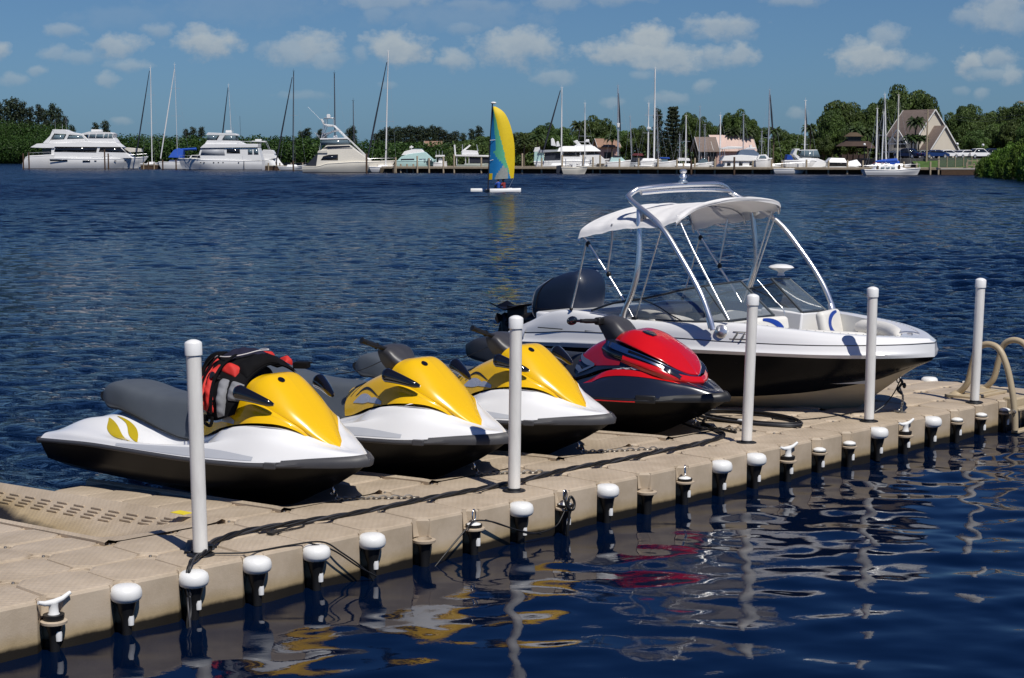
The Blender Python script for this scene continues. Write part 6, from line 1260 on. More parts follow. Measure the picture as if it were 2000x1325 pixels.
# ------------------------------------------------------------------ catamaran with coloured sail and two people
HC = PB('catamaran', 'small beach catamaran with a blue, green and yellow sail crossing in front of the marina', 'sailboat', 967, 376, 141, 2.2)
def pontoon(y, xa, xb, z1):
    rows = []
    for i in range(15):
        f = i / 14; x = HC.q(xa + (xb - xa) * f, 0)[0]; w = .16 * math.sin(PI * min(max(f, .02), .98)) ** .35; t = .05 * f
        rows.append([(x, y + w * math.cos(a), .08 + t + (z1 if math.sin(a) > 0 else .22) * math.sin(a)) for a in np.linspace(0, 2 * PI, 12, endpoint=False)])
    mb = MB().grid(rows, True, False, True); mb.add(rows[0], [tuple(range(12))]); mb.add(rows[-1], [tuple(range(12))[::-1]]); mb.build('pontoon', bw, HC.t)
pontoon(-.95, 957, 1017, .22); pontoon(.95, 919, 1000, .20)
HC.part('trampoline', mat('trampoline_black', (.02, .02, .025), .8, var=.1), [(946, 371.5), (946, 370.6), (990, 370.6), (990, 371.5)], .95, bevel=0)
MB().tube([(HC.q(950, 0)[0], -.95, .22), (HC.q(950, 0)[0], .95, .22)], .04, 8).build('crossbeam', balu, HC.t); MB().tube([(HC.q(992, 0)[0], -.95, .22), (HC.q(992, 0)[0], .95, .22)], .04, 8).build('crossbeam', balu, HC.t)
HC.line('mast', bboot, [(953, 372), (956, 300), (962, 206)], .055); mf = HC.q(964, 204)
MB().ball((mf[0], 0, mf[1]), (.24, .12, .10), 14, 8).build('mast_float', bw, HC.t)
def sail():
    luff = crom([(955, 352, 0), (957.5, 300, 0), (960, 250, 0), (963, 212, 0)], 40); leech = crom([(1003, 349, 0), (1005, 320, 0), (1004, 280, 0), (996, 245, 0), (985, 223, 0), (970, 212, 0), (964, 211, 0)], 40)
    cs = dict(blue=mat('sail_blue', (.012, .19, .46), .55, var=.06), teal=mat('sail_green', (.10, .42, .24), .55, var=.06), yellow=mat('sail_yellow', (.72, .52, .01), .55, var=.06), win=mat('sail_window', (.30, .32, .30), .2, var=.1), tack=mat('sail_yellow', (.72, .52, .01), .55))
    nv = 30; buckets = {k: MB() for k in cs}
    def P(i, j):
        f = j / nv; a, b_ = luff[i], leech[i]; px, py = a.x + (b_.x - a.x) * f, a.y + (b_.y - a.y) * f; x, z = HC.q(px, py); return (x, -.05 - .42 * math.sin(PI * f) * (1 - .5 * i / 39), z), px, py
    for i in range(39):
        for j in range(nv):
            q = [P(i, j), P(i, j + 1), P(i + 1, j + 1), P(i + 1, j)]; cx = sum(p[1] for p in q) / 4; cy = sum(p[2] for p in q) / 4
            h_ = (351 - cy) / 140.0
            y_b = 998 - (h_ - .0) * 36 if h_ < .55 else 978 - (h_ - .55) * 34         # yellow to the right of this line
            g_b = (1004 - h_ * 110) if h_ < .38 else 969 - (h_ - .38) * 10       # green between
            if cy > 327 and 966 < cx < 992 and cy > 351 - (cx - 964) * 1.5 and cy < 350: k = 'win'
            elif cx > y_b: k = 'yellow'
            elif cx > g_b and h_ > .05: k = 'teal'
            elif (cy > 338 and cx < 962) or h_ > .93: k = 'tack'
            else: k = 'blue'
            buckets[k].add([p[0] for p in q], [(0, 1, 2, 3)], True)
    for k in cs: buckets[k].build('sail_panel_' + {'blue': 'blue', 'teal': 'green', 'yellow': 'yellow', 'win': 'window', 'tack': 'tack'}[k], cs[k], HC.t)
    HC.line('sail_batten', bw, [(957, 315), (965, 313)], .02, -.2); HC.line('sail_batten', bw, [(957, 276), (968, 275)], .02, -.25)
sail()
HC.line('mainsheet', balu, [(1003, 349), (992, 371)], .012)
m_skin = mat('skin', (.30, .16, .10), .5, var=.05); m_hair = mat('dark_hair', (.012, .010, .009), .7, var=.1)
def person(px, d, shirt, short, label, face):
    o = thing('person', label, 'person', (HC.q(px, 0)[0] + HC.t.location.x, d, .27), face)
    bpy.context.view_layer.update()
    J = [(0, 0, .10), (0, 0, .32), (.02, 0, .50), (.04, 0, .60), (.06, 0, .72), (.10, 0, .80)]
    me = bpy.data.meshes.new('body'); vs = []; es = []; rr = []
    def add(p, r, par=None):
        vs.append(p); rr.append(r); i = len(vs) - 1
        if par is not None: es.append((par, i))
        return i
    pel = add((0, 0, .10), .13); wa = add((.0, 0, .27), .115, pel); ch = add((.03, 0, .45), .135, wa); nk = add((.05, 0, .58), .055, ch); hd = add((.08, 0, .68), .085, nk); hd2 = add((.09, 0, .78), .08, hd)
    for s in (-1, 1):
        sh_ = add((.03, .17 * s, .50), .055, ch); el_ = add((.12, .24 * s, .28), .042, sh_); wr = add((.32, .18 * s, .22), .032, el_); ha = add((.40, .16 * s, .24), .03, wr)
        for q in range(4): add((.47, (.16 + .012 * (q - 1.5)) * s, .245 + .004 * q), .011, ha)
        add((.43, .13 * s, .25), .012, ha)
        hp = add((.06, .09 * s, .09), .09, pel); kn = add((.44, .13 * s, .25), .06, hp); an = add((.62, .13 * s, .05), .042, kn); add((.74, .14 * s, .03), .035, an)
    me.from_pydata(vs, es, []); bd = bpy.data.objects.new('body', me); C.objects.link(bd); bd.parent = o
    md = bd.modifiers.new('k', 'SKIN'); 
    for k, v_ in enumerate(me.skin_vertices[0].data): v_.radius = (rr[k], rr[k]); v_.use_root = (k == 0)
    bd.modifiers.new('s', 'SUBSURF').render_levels = 1; me.materials.append(m_skin)
    MB().lathe([(.15, .08), (.155, .18), (.145, .3), (.165, .42), (.17, .50), (.10, .57), (.065, .585)], 18, (.015, 0, 0)).tube([(.03, -.14, .49), (.05, -.21, .42), (.09, -.245, .34)], [.075, .07, .06], 10).tube([(.03, .14, .49), (.05, .21, .42), (.09, .245, .34)], [.075, .07, .06], 10).build('shirt', shirt, bd)
    MB().tube([(.02, -.09, .10), (.25, -.12, .19), (.36, -.13, .23)], [.115, .1, .085], 10).tube([(.02, .09, .10), (.25, .12, .19), (.36, .13, .23)], [.115, .1, .085], 10).build('shorts', short, bd)
    MB().ball((.06, 0, .77), (.105, .09, .10), 14, 8).build('hair', m_hair, bd)
    f_ = MB().ball((.165, -.03, .735), .010, 6, 4).ball((.165, .03, .735), .010, 6, 4); f_.build('eyes', m_hair, bd); MB().ball((.18, 0, .71), (.014, .012, .018), 8, 6).build('nose', m_skin, bd); MB().box((.165, 0, .675), (.01, .035, .006)).build('mouth', mat('lips', (.25, .07, .06), .5, var=0), bd)
    return o
person(973.5, HC.c.y - .35, mat('shirt_blue', (.02, .08, .40), .7, var=.1), bdk, 'left sailor on the catamaran, dark haired, in a bright blue top', 1.9)
person(984, HC.c.y - .1, mat('vest_red_dark', (.30, .04, .04), .7, var=.1), mat('shorts_blue', (.05, .12, .35), .7, var=.1), 'right sailor on the catamaran, in a red vest and blue shorts', 2.6)
# ------------------------------------------------------------------ trees
def leaf_mat(name, a, b_, dark=.5):
    m = bpy.data.materials.new(name); m.use_nodes = True; t = m.node_tree; b = t.nodes['Principled BSDF']; o = t.nodes['Material Output']
    g = t.nodes.new('ShaderNodeNewGeometry'); n = t.nodes.new('ShaderNodeTexNoise'); n.inputs['Scale'].default_value = .55; n.inputs['Detail'].default_value = 4; t.links.new(g.outputs['Position'], n.inputs['Vector'])
    r = t.nodes.new('ShaderNodeValToRGB'); r.color_ramp.elements[0].position = .35; r.color_ramp.elements[1].position = .68; r.color_ramp.elements[0].color = (*a, 1); r.color_ramp.elements[1].color = (*b_, 1); t.links.new(n.outputs[0], r.inputs[0])
    oi = t.nodes.new('ShaderNodeObjectInfo'); hv = t.nodes.new('ShaderNodeHueSaturation'); mr = t.nodes.new('ShaderNodeMapRange'); mr.inputs[3].default_value = .75; mr.inputs[4].default_value = 1.25; t.links.new(oi.outputs['Random'], mr.inputs[0]); t.links.new(mr.outputs[0], hv.inputs['Value'])
    mh = t.nodes.new('ShaderNodeMapRange'); mh.inputs[3].default_value = .485; mh.inputs[4].default_value = .515; t.links.new(oi.outputs['Random'], mh.inputs[0]); t.links.new(mh.outputs[0], hv.inputs['Hue'])
    t.links.new(r.outputs[0], hv.inputs['Color']); t.links.new(hv.outputs[0], b.inputs['Base Color']); b.inputs['Roughness'].default_value = .55; b.inputs['Specular IOR Level'].default_value = .3
    tr = t.nodes.new('ShaderNodeBsdfTranslucent'); t.links.new(hv.outputs[0], tr.inputs[0]); mx = t.nodes.new('ShaderNodeMixShader'); mx.inputs[0].default_value = .25; t.links.new(b.outputs[0], mx.inputs[1]); t.links.new(tr.outputs[0], mx.inputs[2]); t.links.new(mx.outputs[0], o.inputs[0])
    return m
lf_g = leaf_mat('broad_leaves', (.040, .072, .018), (.11, .17, .040)); lf_d = leaf_mat('needle_leaves', (.022, .036, .018), (.050, .070, .034)); lf_b = leaf_mat('mangrove_leaves', (.022, .052, .010), (.055, .108, .018)); lf_p = leaf_mat('palm_leaves', (.022, .042, .012), (.065, .095, .03))
m_bark = mat('bark', (.12, .095, .07), .9, var=.3, vscale=2, bump=.6, bscale=6, bdist=.05)
rg = np.random.RandomState(11)
def leaves(C_, R_, n, size, flat=.35, shell=.55):
    """n leaf quads scattered through an ellipsoid clump, mostly near its surface"""
    d = rg.normal(size=(n, 3)); d /= np.linalg.norm(d, axis=1)[:, None]; rad = shell + (1 - shell) * rg.rand(n) ** .5
    P = np.array(C_) + d * rad[:, None] * np.array(R_)
    nr = d + rg.normal(size=(n, 3)) * .7 + np.array([0, 0, flat]); nr /= np.linalg.norm(nr, axis=1)[:, None]
    a = np.cross(nr, rg.normal(size=(n, 3))); a /= np.linalg.norm(a, axis=1)[:, None]; b = np.cross(nr, a); s = size * (.6 + .8 * rg.rand(n))[:, None]
    return np.stack([P - a * s * .5, P - b * s * .32, P + a * s * .5, P + b * s * .32], 1)
def leafmesh(name, blocks, m, parent=None):
    V = np.concatenate(blocks).reshape(-1, 3); k = len(V) // 4
    me = bpy.data.meshes.new(name); me.from_pydata(V.tolist(), [], np.arange(k * 4).reshape(-1, 4).tolist()); me.materials.append(m)
    o = bpy.data.objects.new(name, me); C.objects.link(o); o.parent = parent; return o
def broad(seed, H=1.0, flat=False):
    """unit broad tree: height 10, crown about 9 wide"""
    global rg; rg = np.random.RandomState(seed); t = thing('tree', 'x', 'tree'); tk = MB(); bl = []
    tk.tube([(0, 0, -.5), (.1, 0, 1.5), (-.1, .1, 3.2), (.1, 0, 5)], [.42, .34, .30, .2], 9)
    nb = 26
    for k in range(nb):
        a = k * 2.4 + rg.rand(); e = math.acos(1 - 1.15 * (k + .5) / nb); rr = 3.6 if not flat else 4.3
        c_ = np.array([rr * math.sin(e) * math.cos(a), rr * math.sin(e) * math.sin(a), 5.2 + (3.4 if not flat else 2.9) * math.cos(e)]) * (1 + .10 * rg.normal())
        R = (1.15 + .5 * rg.rand()); bl.append(leaves(c_, (R * 1.35, R * 1.35, R * .75), int(300 * R), .42)); 
        if k % 3 == 0: tk.tube([(0, 0, 2.4 + rg.rand() * 1.6), tuple(c_ * np.array([.5, .5, .72])), tuple(c_)], [.2, .13, .04], 6)
    for k in range(9): bl.append(leaves(rg.normal(size=3) * np.array([1.5, 1.5, .8]) + np.array([0, 0, 5.6]), (1.6, 1.6, 1.2), 150, .45))
    tk.build('trunk', m_bark, t, fixn=True); leafmesh('crown', bl, lf_g, t); return t
def casuarina(seed):
    global rg; rg = np.random.RandomState(seed); t = thing('pine_tree', 'x', 'tree'); tk = MB(); bl = []
    tk.tube([(0, 0, -.5), (.1, 0, 4), (0, .1, 9.5)], [.22, .16, .03], 7)
    for k in range(46):
        f = k / 46; z = 1.2 + 8.6 * f + .3 * rg.normal(); a = k * 2.4; r_ = (1.7 - 1.35 * f) * (.5 + .8 * rg.rand()); e = np.array([r_ * math.cos(a), r_ * math.sin(a), z + .5 * r_])
        tk.tube([(0, 0, z - .2), tuple(e)], [.05, .01], 4); bl.append(leaves(e, (.75, .75, .55 + .3 * rg.rand()), 70, .30, 0, .1))
    tk.build('trunk', m_bark, t); leafmesh('crown', bl, lf_d, t); return t
def palm(seed, tall=True):
    global rg; rg = np.random.RandomState(seed); t = thing('palm_tree', 'x', 'palm'); tk = MB(); H_ = 8.2
    tk.tube([(0, 0, -.5), (.15, 0, 3), (.05, .1, 6), (0, 0, H_)], [.24, .19, .17, .15], 8); V = []
    for k in range(34):
        a = k * 2.4; up = 1.1 - 1.7 * k / 34; L_ = 1.7 + .3 * rg.rand()
        pr = None
        for j in range(8):
            f = j / 7; c_ = np.array([math.cos(a) * L_ * math.sin(min(1.5, f * 1.4)) * (math.cos(up) + .25), math.sin(a) * L_ * math.sin(min(1.5, f * 1.4)) * (math.cos(up) + .25), H_ + L_ * math.sin(up) * f - .9 * f * f])
            if pr is not None:
                s_ = np.array([-math.sin(a), math.cos(a), 0]); w = .42 * math.sin(PI * min(.95, f * .8 + .12))
                for sg in (-1, 1):
                    V.append([pr, c_, c_ + s_ * sg * w + np.array([0, 0, -.22 - .1 * rg.rand()]), pr + s_ * sg * w * .9 + np.array([0, 0, -.2])])
            pr = c_
    tk.build('trunk', m_bark, t); leafmesh('fronds', [np.array(V)], lf_p, t); return t
def norfolk(seed):
    global rg; rg = np.random.RandomState(seed); t = thing('conifer_tree', 'x', 'tree'); tk = MB().tube([(0, 0, -.5), (0, 0, 9.8)], [.28, .04], 8); bl = []
    for k in range(13):
        z = 1.4 + k * .66; r_ = 2.5 * (1 - k / 14) ** .8 + .25
        for q in range(7):
            a = q * 2 * PI / 7 + k; 
            for f in (.35, .7, 1.0): bl.append(leaves((r_ * f * math.cos(a), r_ * f * math.sin(a), z + .25 * f * f), (.5, .5, .26), 30, .36, .5, .3))
    tk.build('trunk', m_bark, t); leafmesh('crown', bl, lf_d, t); return t
protoT = {'b': [broad(1), broad(2), broad(3, flat=True)], 'c': [casuarina(4), casuarina(5)], 'p': [palm(6)], 'n': [norfolk(7)]}
WID = {'b': 9.6, 'c': 2.9, 'p': 3.6, 'n': 5.2}
used = set(); tcount = 0
def tree(kd, px, top, w, d, lab, grp=None, base=.9):
    global tcount; P = protoT[kd]; p = P[tcount % len(P)]; tcount += 1
    H_ = at_depth(px, top, d).z - base; x = (px - 1000) / 3300 * d; sx = w / 3300 * d / WID[kd]; sz = H_ / (10.2 if kd != 'p' else 8.9)
    if kd == 'p': sx = max(sx, .8)
    if id(p) in used: o = dup(p, (x, d, base), random.Random(tcount).uniform(0, 6.28), lab, grp, (sx, sx, sz))
    else: used.add(id(p)); o = p; o.location = (x, d, base); o.scale = (sx, sx, sz); o['label'] = lab
    if grp: o['group'] = grp
    elif 'group' in o: del o['group']
    return o
GC = 'tall wispy pines on the far left shore'
for px, top, w in ((-12,202,30),(6,204,30),(24,198,30),(38,194,32),(52,202,28),(66,212,26),(84,208,24),(96,216,24),(110,206,26),(122,214,22),(134,230,20),(147,246,18)):
    tree('c', px, top, w, 735 + (px % 7) * 2, 'tall wispy dark pine on the far left shore, ' + ('leftmost clump at the photo edge' if px < 20 else 'above the left piles' if px < 60 else 'above the leftmost yacht stern' if px < 100 else 'right end of the clump'), GC)
tree('c', 193, 242, 20, 600, 'small dark pine clump top left of the first tall mast'); tree('c', 212, 238, 24, 604, 'small dark pine just above the front yacht flybridge')
for px, top, w in ((368,254,18),(382,250,20),(398,250,20)): tree('c', px, top, w, 640, 'distant wispy pine above the blue tarpaulin boat', 'distant wispy pines above the blue tarpaulin boat')
for px, top, w in ((592,258,22),(603,252,24),(628,254,18),(636,262,16),(684,252,20),(692,248,18)): tree('c', px, top, w, 560, 'distant dark pine rising behind the fishing boat', 'distant dark pines behind the fishing boat')
for k, px in enumerate(range(736, 892, 11)): tree('c', px, (262, 256, 250, 252, 249, 251, 247, 250, 248, 252, 247, 250, 255, 262, 258)[k], 26, 520 + k % 3 * 4, 'dark pine in the straight row ' + ('left end beside the tall mast' if k < 4 else 'above the teal cruiser' if k < 8 else 'above the orange roof' if k < 12 else 'right end before the houseboat'), 'row of dark pines beyond the orange roof')
for px, top, w in ((922,254,20),(936,248,22),(905,262,20)): tree('c', px, top, w, 470, 'dark pine left of the coloured sail tip', 'dark pines left of the coloured sail')
GB = 'broad leafed trees behind the marina'
BT_ = [(915,272,60,430),(955,262,60,400),(1020,256,72,350),(1060,238,52,356),(1097,245,50,350),(1135,250,46,352),(1164,223,54,345),(1188,240,40,350),(1215,252,50,356),(1242,244,44,350),(1262,250,36,346),(1345,215,44,350),(1372,226,38,346),(1398,240,36,352),(1418,222,34,350),(1436,211,48,346),(1462,226,40,350),(1480,246,44,352),
 (1520,252,40,356),(1552,258,50,352),(1590,252,44,350),(1612,230,40,346),(1640,190,80,342),(1622,208,50,338),(1688,200,56,350),(1705,192,44,352),(1730,186,50,350),(1770,162,94,352),(1800,178,50,349),(1745,196,60,346),(1868,210,56,344),(1885,198,64,350),(1850,232,40,346),(1912,222,50,346),(1935,212,56,350),(1962,204,54,340),(1990,196,60,336),(2020,200,70,332),(1940,236,50,322),(1975,232,54,318),(2010,228,60,312),(1670,232,44,338),(1655,255,40,330),(1900,250,50,318),(1582,268,30,335),(1605,264,36,332)]
for px, top, w, d in BT_: tree('b', px, top, w, d, ('tall' if top < 235 else 'low') + ' broad leafed tree ' + near(px, 'behind') if not (px in (1770, 1640, 1164, 1436)) else {1770: 'tallest umbrella shaped tree, behind the steep gabled house', 1640: 'large rounded tree left of the gabled house', 1164: 'rounded tree above the broad roofed yacht', 1436: 'rounded tree behind the pink roofed house'}[px], None if px in (1770, 1640, 1164, 1436) else GB)
tree('n', 1312, 204, 44, 344, 'dark layered conifer right of the tallest mast'); tree('c', 1283, 215, 26, 346, 'thin airy tree between the tallest mast and the layered conifer')
for px, top, lab in ((1130,236,'palm left of the rounded tree above the broad roofed yacht'),(1050,262,'small palm above the stern of the broad roofed yacht'),(1428,250,'palm behind the pink roof'),(1455,252,'palm at the right end of the pink roof'),(1508,248,'palm right of the tall split masted sailboat'),(1578,242,'palm right of the clear enclosed cruiser mast'),(1783,228,'palm standing in front of the gabled house'),(1776,262,'short palm at the foot of the gabled house'),(1790,264,'second short palm at the foot of the gabled house, right one'),(1195,262,'palm beside the brick coloured roof'),(1735,266,'bushy palm left of the gabled house balcony'),(1024,270,'palm near the coloured sail'),(1690,250,'palm above the brown pagoda roof'),(1668,246,'palm left of the three masts')):
    tree('p', px, top, 26, 306 if 1770 < px < 1795 else 330, lab)
# ground cover masses
def thicket(name, pts, nper, size, m, hfun=None):
    global rg; rg = np.random.RandomState(len(pts) + 5); bl = []
    for (x, y, z0, h, w) in pts:
        bl.append(leaves((x, y, z0 + h * .5), (w, w * .9, h * .5), nper, size, .3, .6))
    o = leafmesh(name, bl, m); tag(o, kind='stuff'); return o
pts = []; r8 = random.Random(5)
def band(p0, p1, d0, d1, t0, t1, n, rows=2, base=.5, jit=.7):
    for k in range(n):
        f = (k + r8.random() * .6) / n; px = p0 + (p1 - p0) * f; d = d0 + (d1 - d0) * f; top = t0 + (t1 - t0) * f
        for r_ in range(rows):
            dd = d + r_ * 5 + r8.uniform(-2, 2); h = at_depth(px, top, dd).z - base + r8.uniform(-jit, jit) - (1.8 if r_ == 0 else 0); pts.append(((px - 1000) / 3300 * dd, dd, base - .8, h + .8, r8.uniform(2.2, 3.6)))
band(-60, 190, 735, 640, 262, 264, 52, 3); band(150, 640, 610, 540, 262, 268, 84, 3); band(640, 900, 520, 450, 274, 280, 50, 2); band(-60, 140, 728, 700, 226, 246, 44, 3)
thicket('mangrove_thicket', pts, 230, .7, lf_b)
pts = []; band(880, 1560, 372, 366, 276, 276, 110, 2); band(1500, 1640, 345, 340, 276, 280, 30, 2); band(1840, 2060, 330, 318, 272, 262, 40, 2); band(1200, 1340, 350, 350, 286, 284, 30, 1); band(1640, 1760, 352, 348, 250, 250, 24, 2)
thicket('shore_shrubbery', pts, 150, .6, lf_g)
pts = [(74 + 2.6 * k + r8.uniform(-1, 1), (228 - 1.9 * min(k, 16) * 1.35 if k < 17 else 187 - .25 * (k - 17)) + r8.uniform(1, 7), .2, 5.5 + r8.uniform(-1, 2), 3.4) for k in range(80)] + [(80 + 3.2 * k, 236 + r8.uniform(0, 14), .8, 8 + r8.uniform(-1, 2), 3.8) for k in range(60)]
thicket('mangrove_shore', pts, 150, .6, lf_b)
# mangrove bush at the right edge
GM = 'mangrove bushes at the right edge of the water'
global_b = None
def bush(px, top, basey, w, k):
    global rg, global_b
    c_ = at(px, basey, 0); d = c_.y + w / 3300 * c_.y * .4; h = at_depth(px, top, d).z; wx = w / 3300 * d
    if global_b is None:
        rg = np.random.RandomState(21); t = thing('mangrove_bush', 'x', 'bush'); bl = []; tk = MB()
        for q in range(34):
            a = q * 2.4; f = (q + .5) / 34; e = math.acos(1 - f); r_ = 1.0; cc = np.array([.82 * math.sin(e) * math.cos(a), .82 * math.sin(e) * math.sin(a), .08 + .80 * math.cos(e)]); bl.append(leaves(cc, (.24, .24, .19), 230, .075, .3, .35))
            if q % 4 == 0: tk.tube([(cc[0] * .3, cc[1] * .3, -.1), tuple(cc * .6), tuple(cc)], [.025, .018, .006], 5)
        tk.build('stems', m_bark, t); leafmesh('foliage', bl, leaf_mat('bush_leaves', (.055, .12, .014), (.13, .25, .028)), t); global_b = t; o = t; o.location = (c_.x, d, 0); o.scale = (wx / 2, wx / 2, h); o['label'] = 'x'
    else: o = dup(global_b, (c_.x, d, 0), k * 1.3, None, None, (wx / 2, wx / 2, h))
    o['label'] = ['low front mangrove bush next to the lawn fence', 'mangrove bush second from the lawn, overhanging the water', 'tall middle mangrove bush at the right edge', 'large mangrove bush cut by the right edge', 'mangrove bush in the middle front, low over the water', 'smallest leftmost mangrove bush at the lawn corner', 'rearmost tallest mangrove bush at the right edge'][k]; o['group'] = GM
for k, a_ in enumerate(((1935,306,347,52),(1958,292,348,60),(1985,280,349,70),(2012,272,352,80),(1975,300,350,56),(1950,318,348,40),(2050,262,356,100))): bush(*a_, k)
# ------------------------------------------------------------------ houses
m_wallw = mat('stucco_cream', srgb(205, 196, 180), .8, var=.06, vscale=.5, bump=.2, bscale=5, bdist=.02); m_shing = mat('shingle_grey', srgb(122, 108, 100), .9, var=.2, vscale=2.5, streak=(.5, .5, 4), bump=.5, bscale=6, bdist=.05)
m_pink = mat('roof_pink_tile', srgb(205, 180, 168), .85, var=.1, vscale=2, streak=(4, .5, .5), bump=.4, bscale=6, bdist=.04); m_orange = mat('roof_orange_tile', srgb(152, 122, 102), .85, var=.15, vscale=2); m_brownr = mat('roof_brown', srgb(70, 56, 50), .9, var=.2, vscale=1); m_blr = mat('roof_blue', srgb(120, 150, 195), .6, var=.05); m_darkop = mat('dark_opening', (.015, .015, .017), .3, var=0); m_trimw = mat('trim_white', (.7, .7, .68), .6, var=.05); m_pinkw = mat('wall_pink', srgb(190, 160, 150), .85, var=.08)
def gable(t, x0, x1, yw, zb, ze, zr, mw, mr, ov=.4, flip=False, sh=.0, nm=''):
    """house body with ridge along local x, between x0 and x1, half depth yw"""
    MB().add([(x0, -yw, zb), (x1, -yw, zb), (x1, yw, zb), (x0, yw, zb), (x0, -yw, ze), (x1, -yw, ze), (x1, yw, ze), (x0, yw, ze), (x0, sh, zr - .15), (x1, sh, zr - .15)], [(0, 1, 5, 4), (1, 2, 6, 9, 5), (2, 3, 7, 6), (3, 0, 4, 8, 7)]).build('wall', mw, t, fixn=True)
    k = (zr - ze) / (yw + abs(sh)); mb = MB(); e = ov
    for sg in (-1, 1):
        yy = sg * (yw + e); ze_ = ze - e * (zr - ze) / yw; mb.add([(x0 - e, yy, ze_), (x1 + e, yy, ze_), (x1 + e, sh, zr), (x0 - e, sh, zr), (x0 - e, yy, ze_ - .18), (x1 + e, yy, ze_ - .18), (x1 + e, sh, zr - .18), (x0 - e, sh, zr - .18)], [(0, 1, 2, 3), (7, 6, 5, 4), (0, 4, 5, 1), (1, 5, 6, 2), (3, 7, 4, 0)])
    r = mb.build('roof', mr, t, fixn=True)
    for xx in (x0 - e - .02, x1 + e + .02):
        tr = MB()
        for sg in (-1, 1): tr.bar((xx, sg * (yw + e), ze - e * (zr - ze) / yw - .06), (xx, sh, zr - .06), .05, .24)
        tr.build('bargeboard', m_trimw, r)
def zz(py, d): return at_depth(1000, py, d).z
d = 318; H1 = thing('gabled_house', 'steep roofed cream house with two stepped gables and a grey shingle roof', 'house', ((1808 - 1000) / 3300 * d, d, .9), math.radians(-57))
S = d / 3300
gable(H1, -6.2, 1.2, 4.1, 0, zz(262, d) - .9, zz(214, d) - .9, m_wallw, m_shing, .35)
H1b = thing('front_wing', None, None); H1b.parent = H1; H1b.location = (2.5, .15, 0)
gable(H1b, -2.2, 1.2, 3.5, 0, zz(289, d) - .9, zz(246, d) - .9, m_wallw, m_shing, .35)
MB().box((-.2, -4.15, 2.6), (2.6, .12, 1.6)).build('window', m_darkop, H1); MB().box((-3.6, -5.0, 2.9), (5.0, 1.8, .2)).build('balcony', m_trimw, H1)
for x in (-6, -4.4, -2.8, -1.2): MB().box((x, -5.8, 1.5), (.2, .2, 3.0)).build('balcony_post', m_trimw, H1)
MB().box((-3.6, -4.2, 1.6), (4.6, .1, 2.2)).build('glass_door', m_darkop, H1); MB().box((-3.2, -4.14, 4.3), (3.0, .1, 1.3)).build('window', m_darkop, H1)
mb = MB(); gx0 = -3.2
for a, b_ in (((-5.6, -4.9, 4.4), (-3.2, -4.9, 7.2)), ((-.8, -4.9, 4.4), (-3.2, -4.9, 7.2)), ((-5.6, -4.9, 4.4), (-.8, -4.9, 4.4)), ((-3.2, -4.9, 4.4), (-3.2, -4.9, 7.2)), ((-3.2, -4.9, 4.6), (-4.5, -4.9, 5.7)), ((-3.2, -4.9, 4.6), (-1.9, -4.9, 5.7))): mb.bar(a, b_, .14, .18)
mb.build('gable_truss', m_trimw, H1); MB().box((1.27, -2.4, 1.1), (.06, 1.2, 1.4)).box((1.27, 2.2, 1.1), (.06, 1.2, 1.4)).build('window', m_darkop, H1b)
d = 330; H2 = thing('house', 'low house with a broad pinkish tan tiled roof behind the blue canopied cruiser', 'house', ((1420 - 1000) / 3300 * d, d, .9), math.radians(8))
gable(H2, -3.4, 4.2, 3.0, 0, zz(290, d) - .9, zz(264, d) - .9, m_pinkw, m_pink, .5)
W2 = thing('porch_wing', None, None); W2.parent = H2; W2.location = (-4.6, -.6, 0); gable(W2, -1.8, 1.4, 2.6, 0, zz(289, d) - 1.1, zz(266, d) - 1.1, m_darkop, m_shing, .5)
for x in (-6.2, -4.8, -3.4): MB().box((x, -3.3, 1.0), (.14, .14, 2.0)).build('porch_post', m_pinkw, H2)
MB().box((1.5, -3.05, 1.2), (1.6, .06, 1.1)).build('window', m_darkop, H2)
for (px, y0, y1, w, d, mr, mw, lab, rz) in ((1060, 257, 268, 26, 372, m_blr, m_trimw, 'distant house with a pale blue roof above the broad roofed yacht', 0), (1183, 271, 285, 36, 335, m_orange, m_pinkw, 'house with a tan orange roof just right of the rounded tree', .1), (848, 276, 284, 30, 492, m_orange, m_wallw, 'distant house with an orange roof behind the teal cruiser', 0)):
    h = thing('house', lab, 'house', ((px - 1000) / 3300 * d, d, .9), rz); hw = w / 2 * d / 3300; gable(h, -hw, hw, 3.2, 0, zz(y1, d) - .9, zz(y0, d) - .9, mw, mr, .5); MB().box((0, -3.22, (zz(y1, d) - .9) * .55), (hw, .05, 1.2)).build('window', m_darkop, h)
d = 322; H3 = thing('pavilion', 'dark wooden pavilion with tiered brown roofs behind the small sloop', 'pavilion', ((1660 - 1000) / 3300 * d, d, .9))
def hip(t, x, y, z0, z1, w, dp, mr, k=.35): MB().box((x, y, (z0 + z1) / 2), (w, dp, z1 - z0), top=(k, k * .6)).build('roof', mr, t)
hip(H3, 0, 0, zz(286, d) - .9, zz(272, d) - .9, 5.4, 4.6, m_brownr); hip(H3, .2, 0, zz(267, d) - .9, zz(259, d) - .9, 3.2, 3.0, mat('roof_tan', srgb(84, 70, 54), .9, var=.2), .4); MB().box((.2, 0, zz(271, d) - .9), (2.4, 2.2, 1.2)).build('upper_wall', m_darkop, H3); MB().box((0, 0, 1.2), (4.2, 3.6, 2.4)).build('wall', mat('dark_brown_wall', (.05, .03, .025), .8, var=.2), H3)
hip(H3, 2.6, .4, zz(290, d) - .9, zz(276, d) - .9, 3.4, 3.6, m_brownr)
for x in (-2.2, -1.1, 0, 1.1, 2.2): MB().box((x, -2.0, 1.3), (.18, .18, 2.6)).build('post', m_brownr, H3)
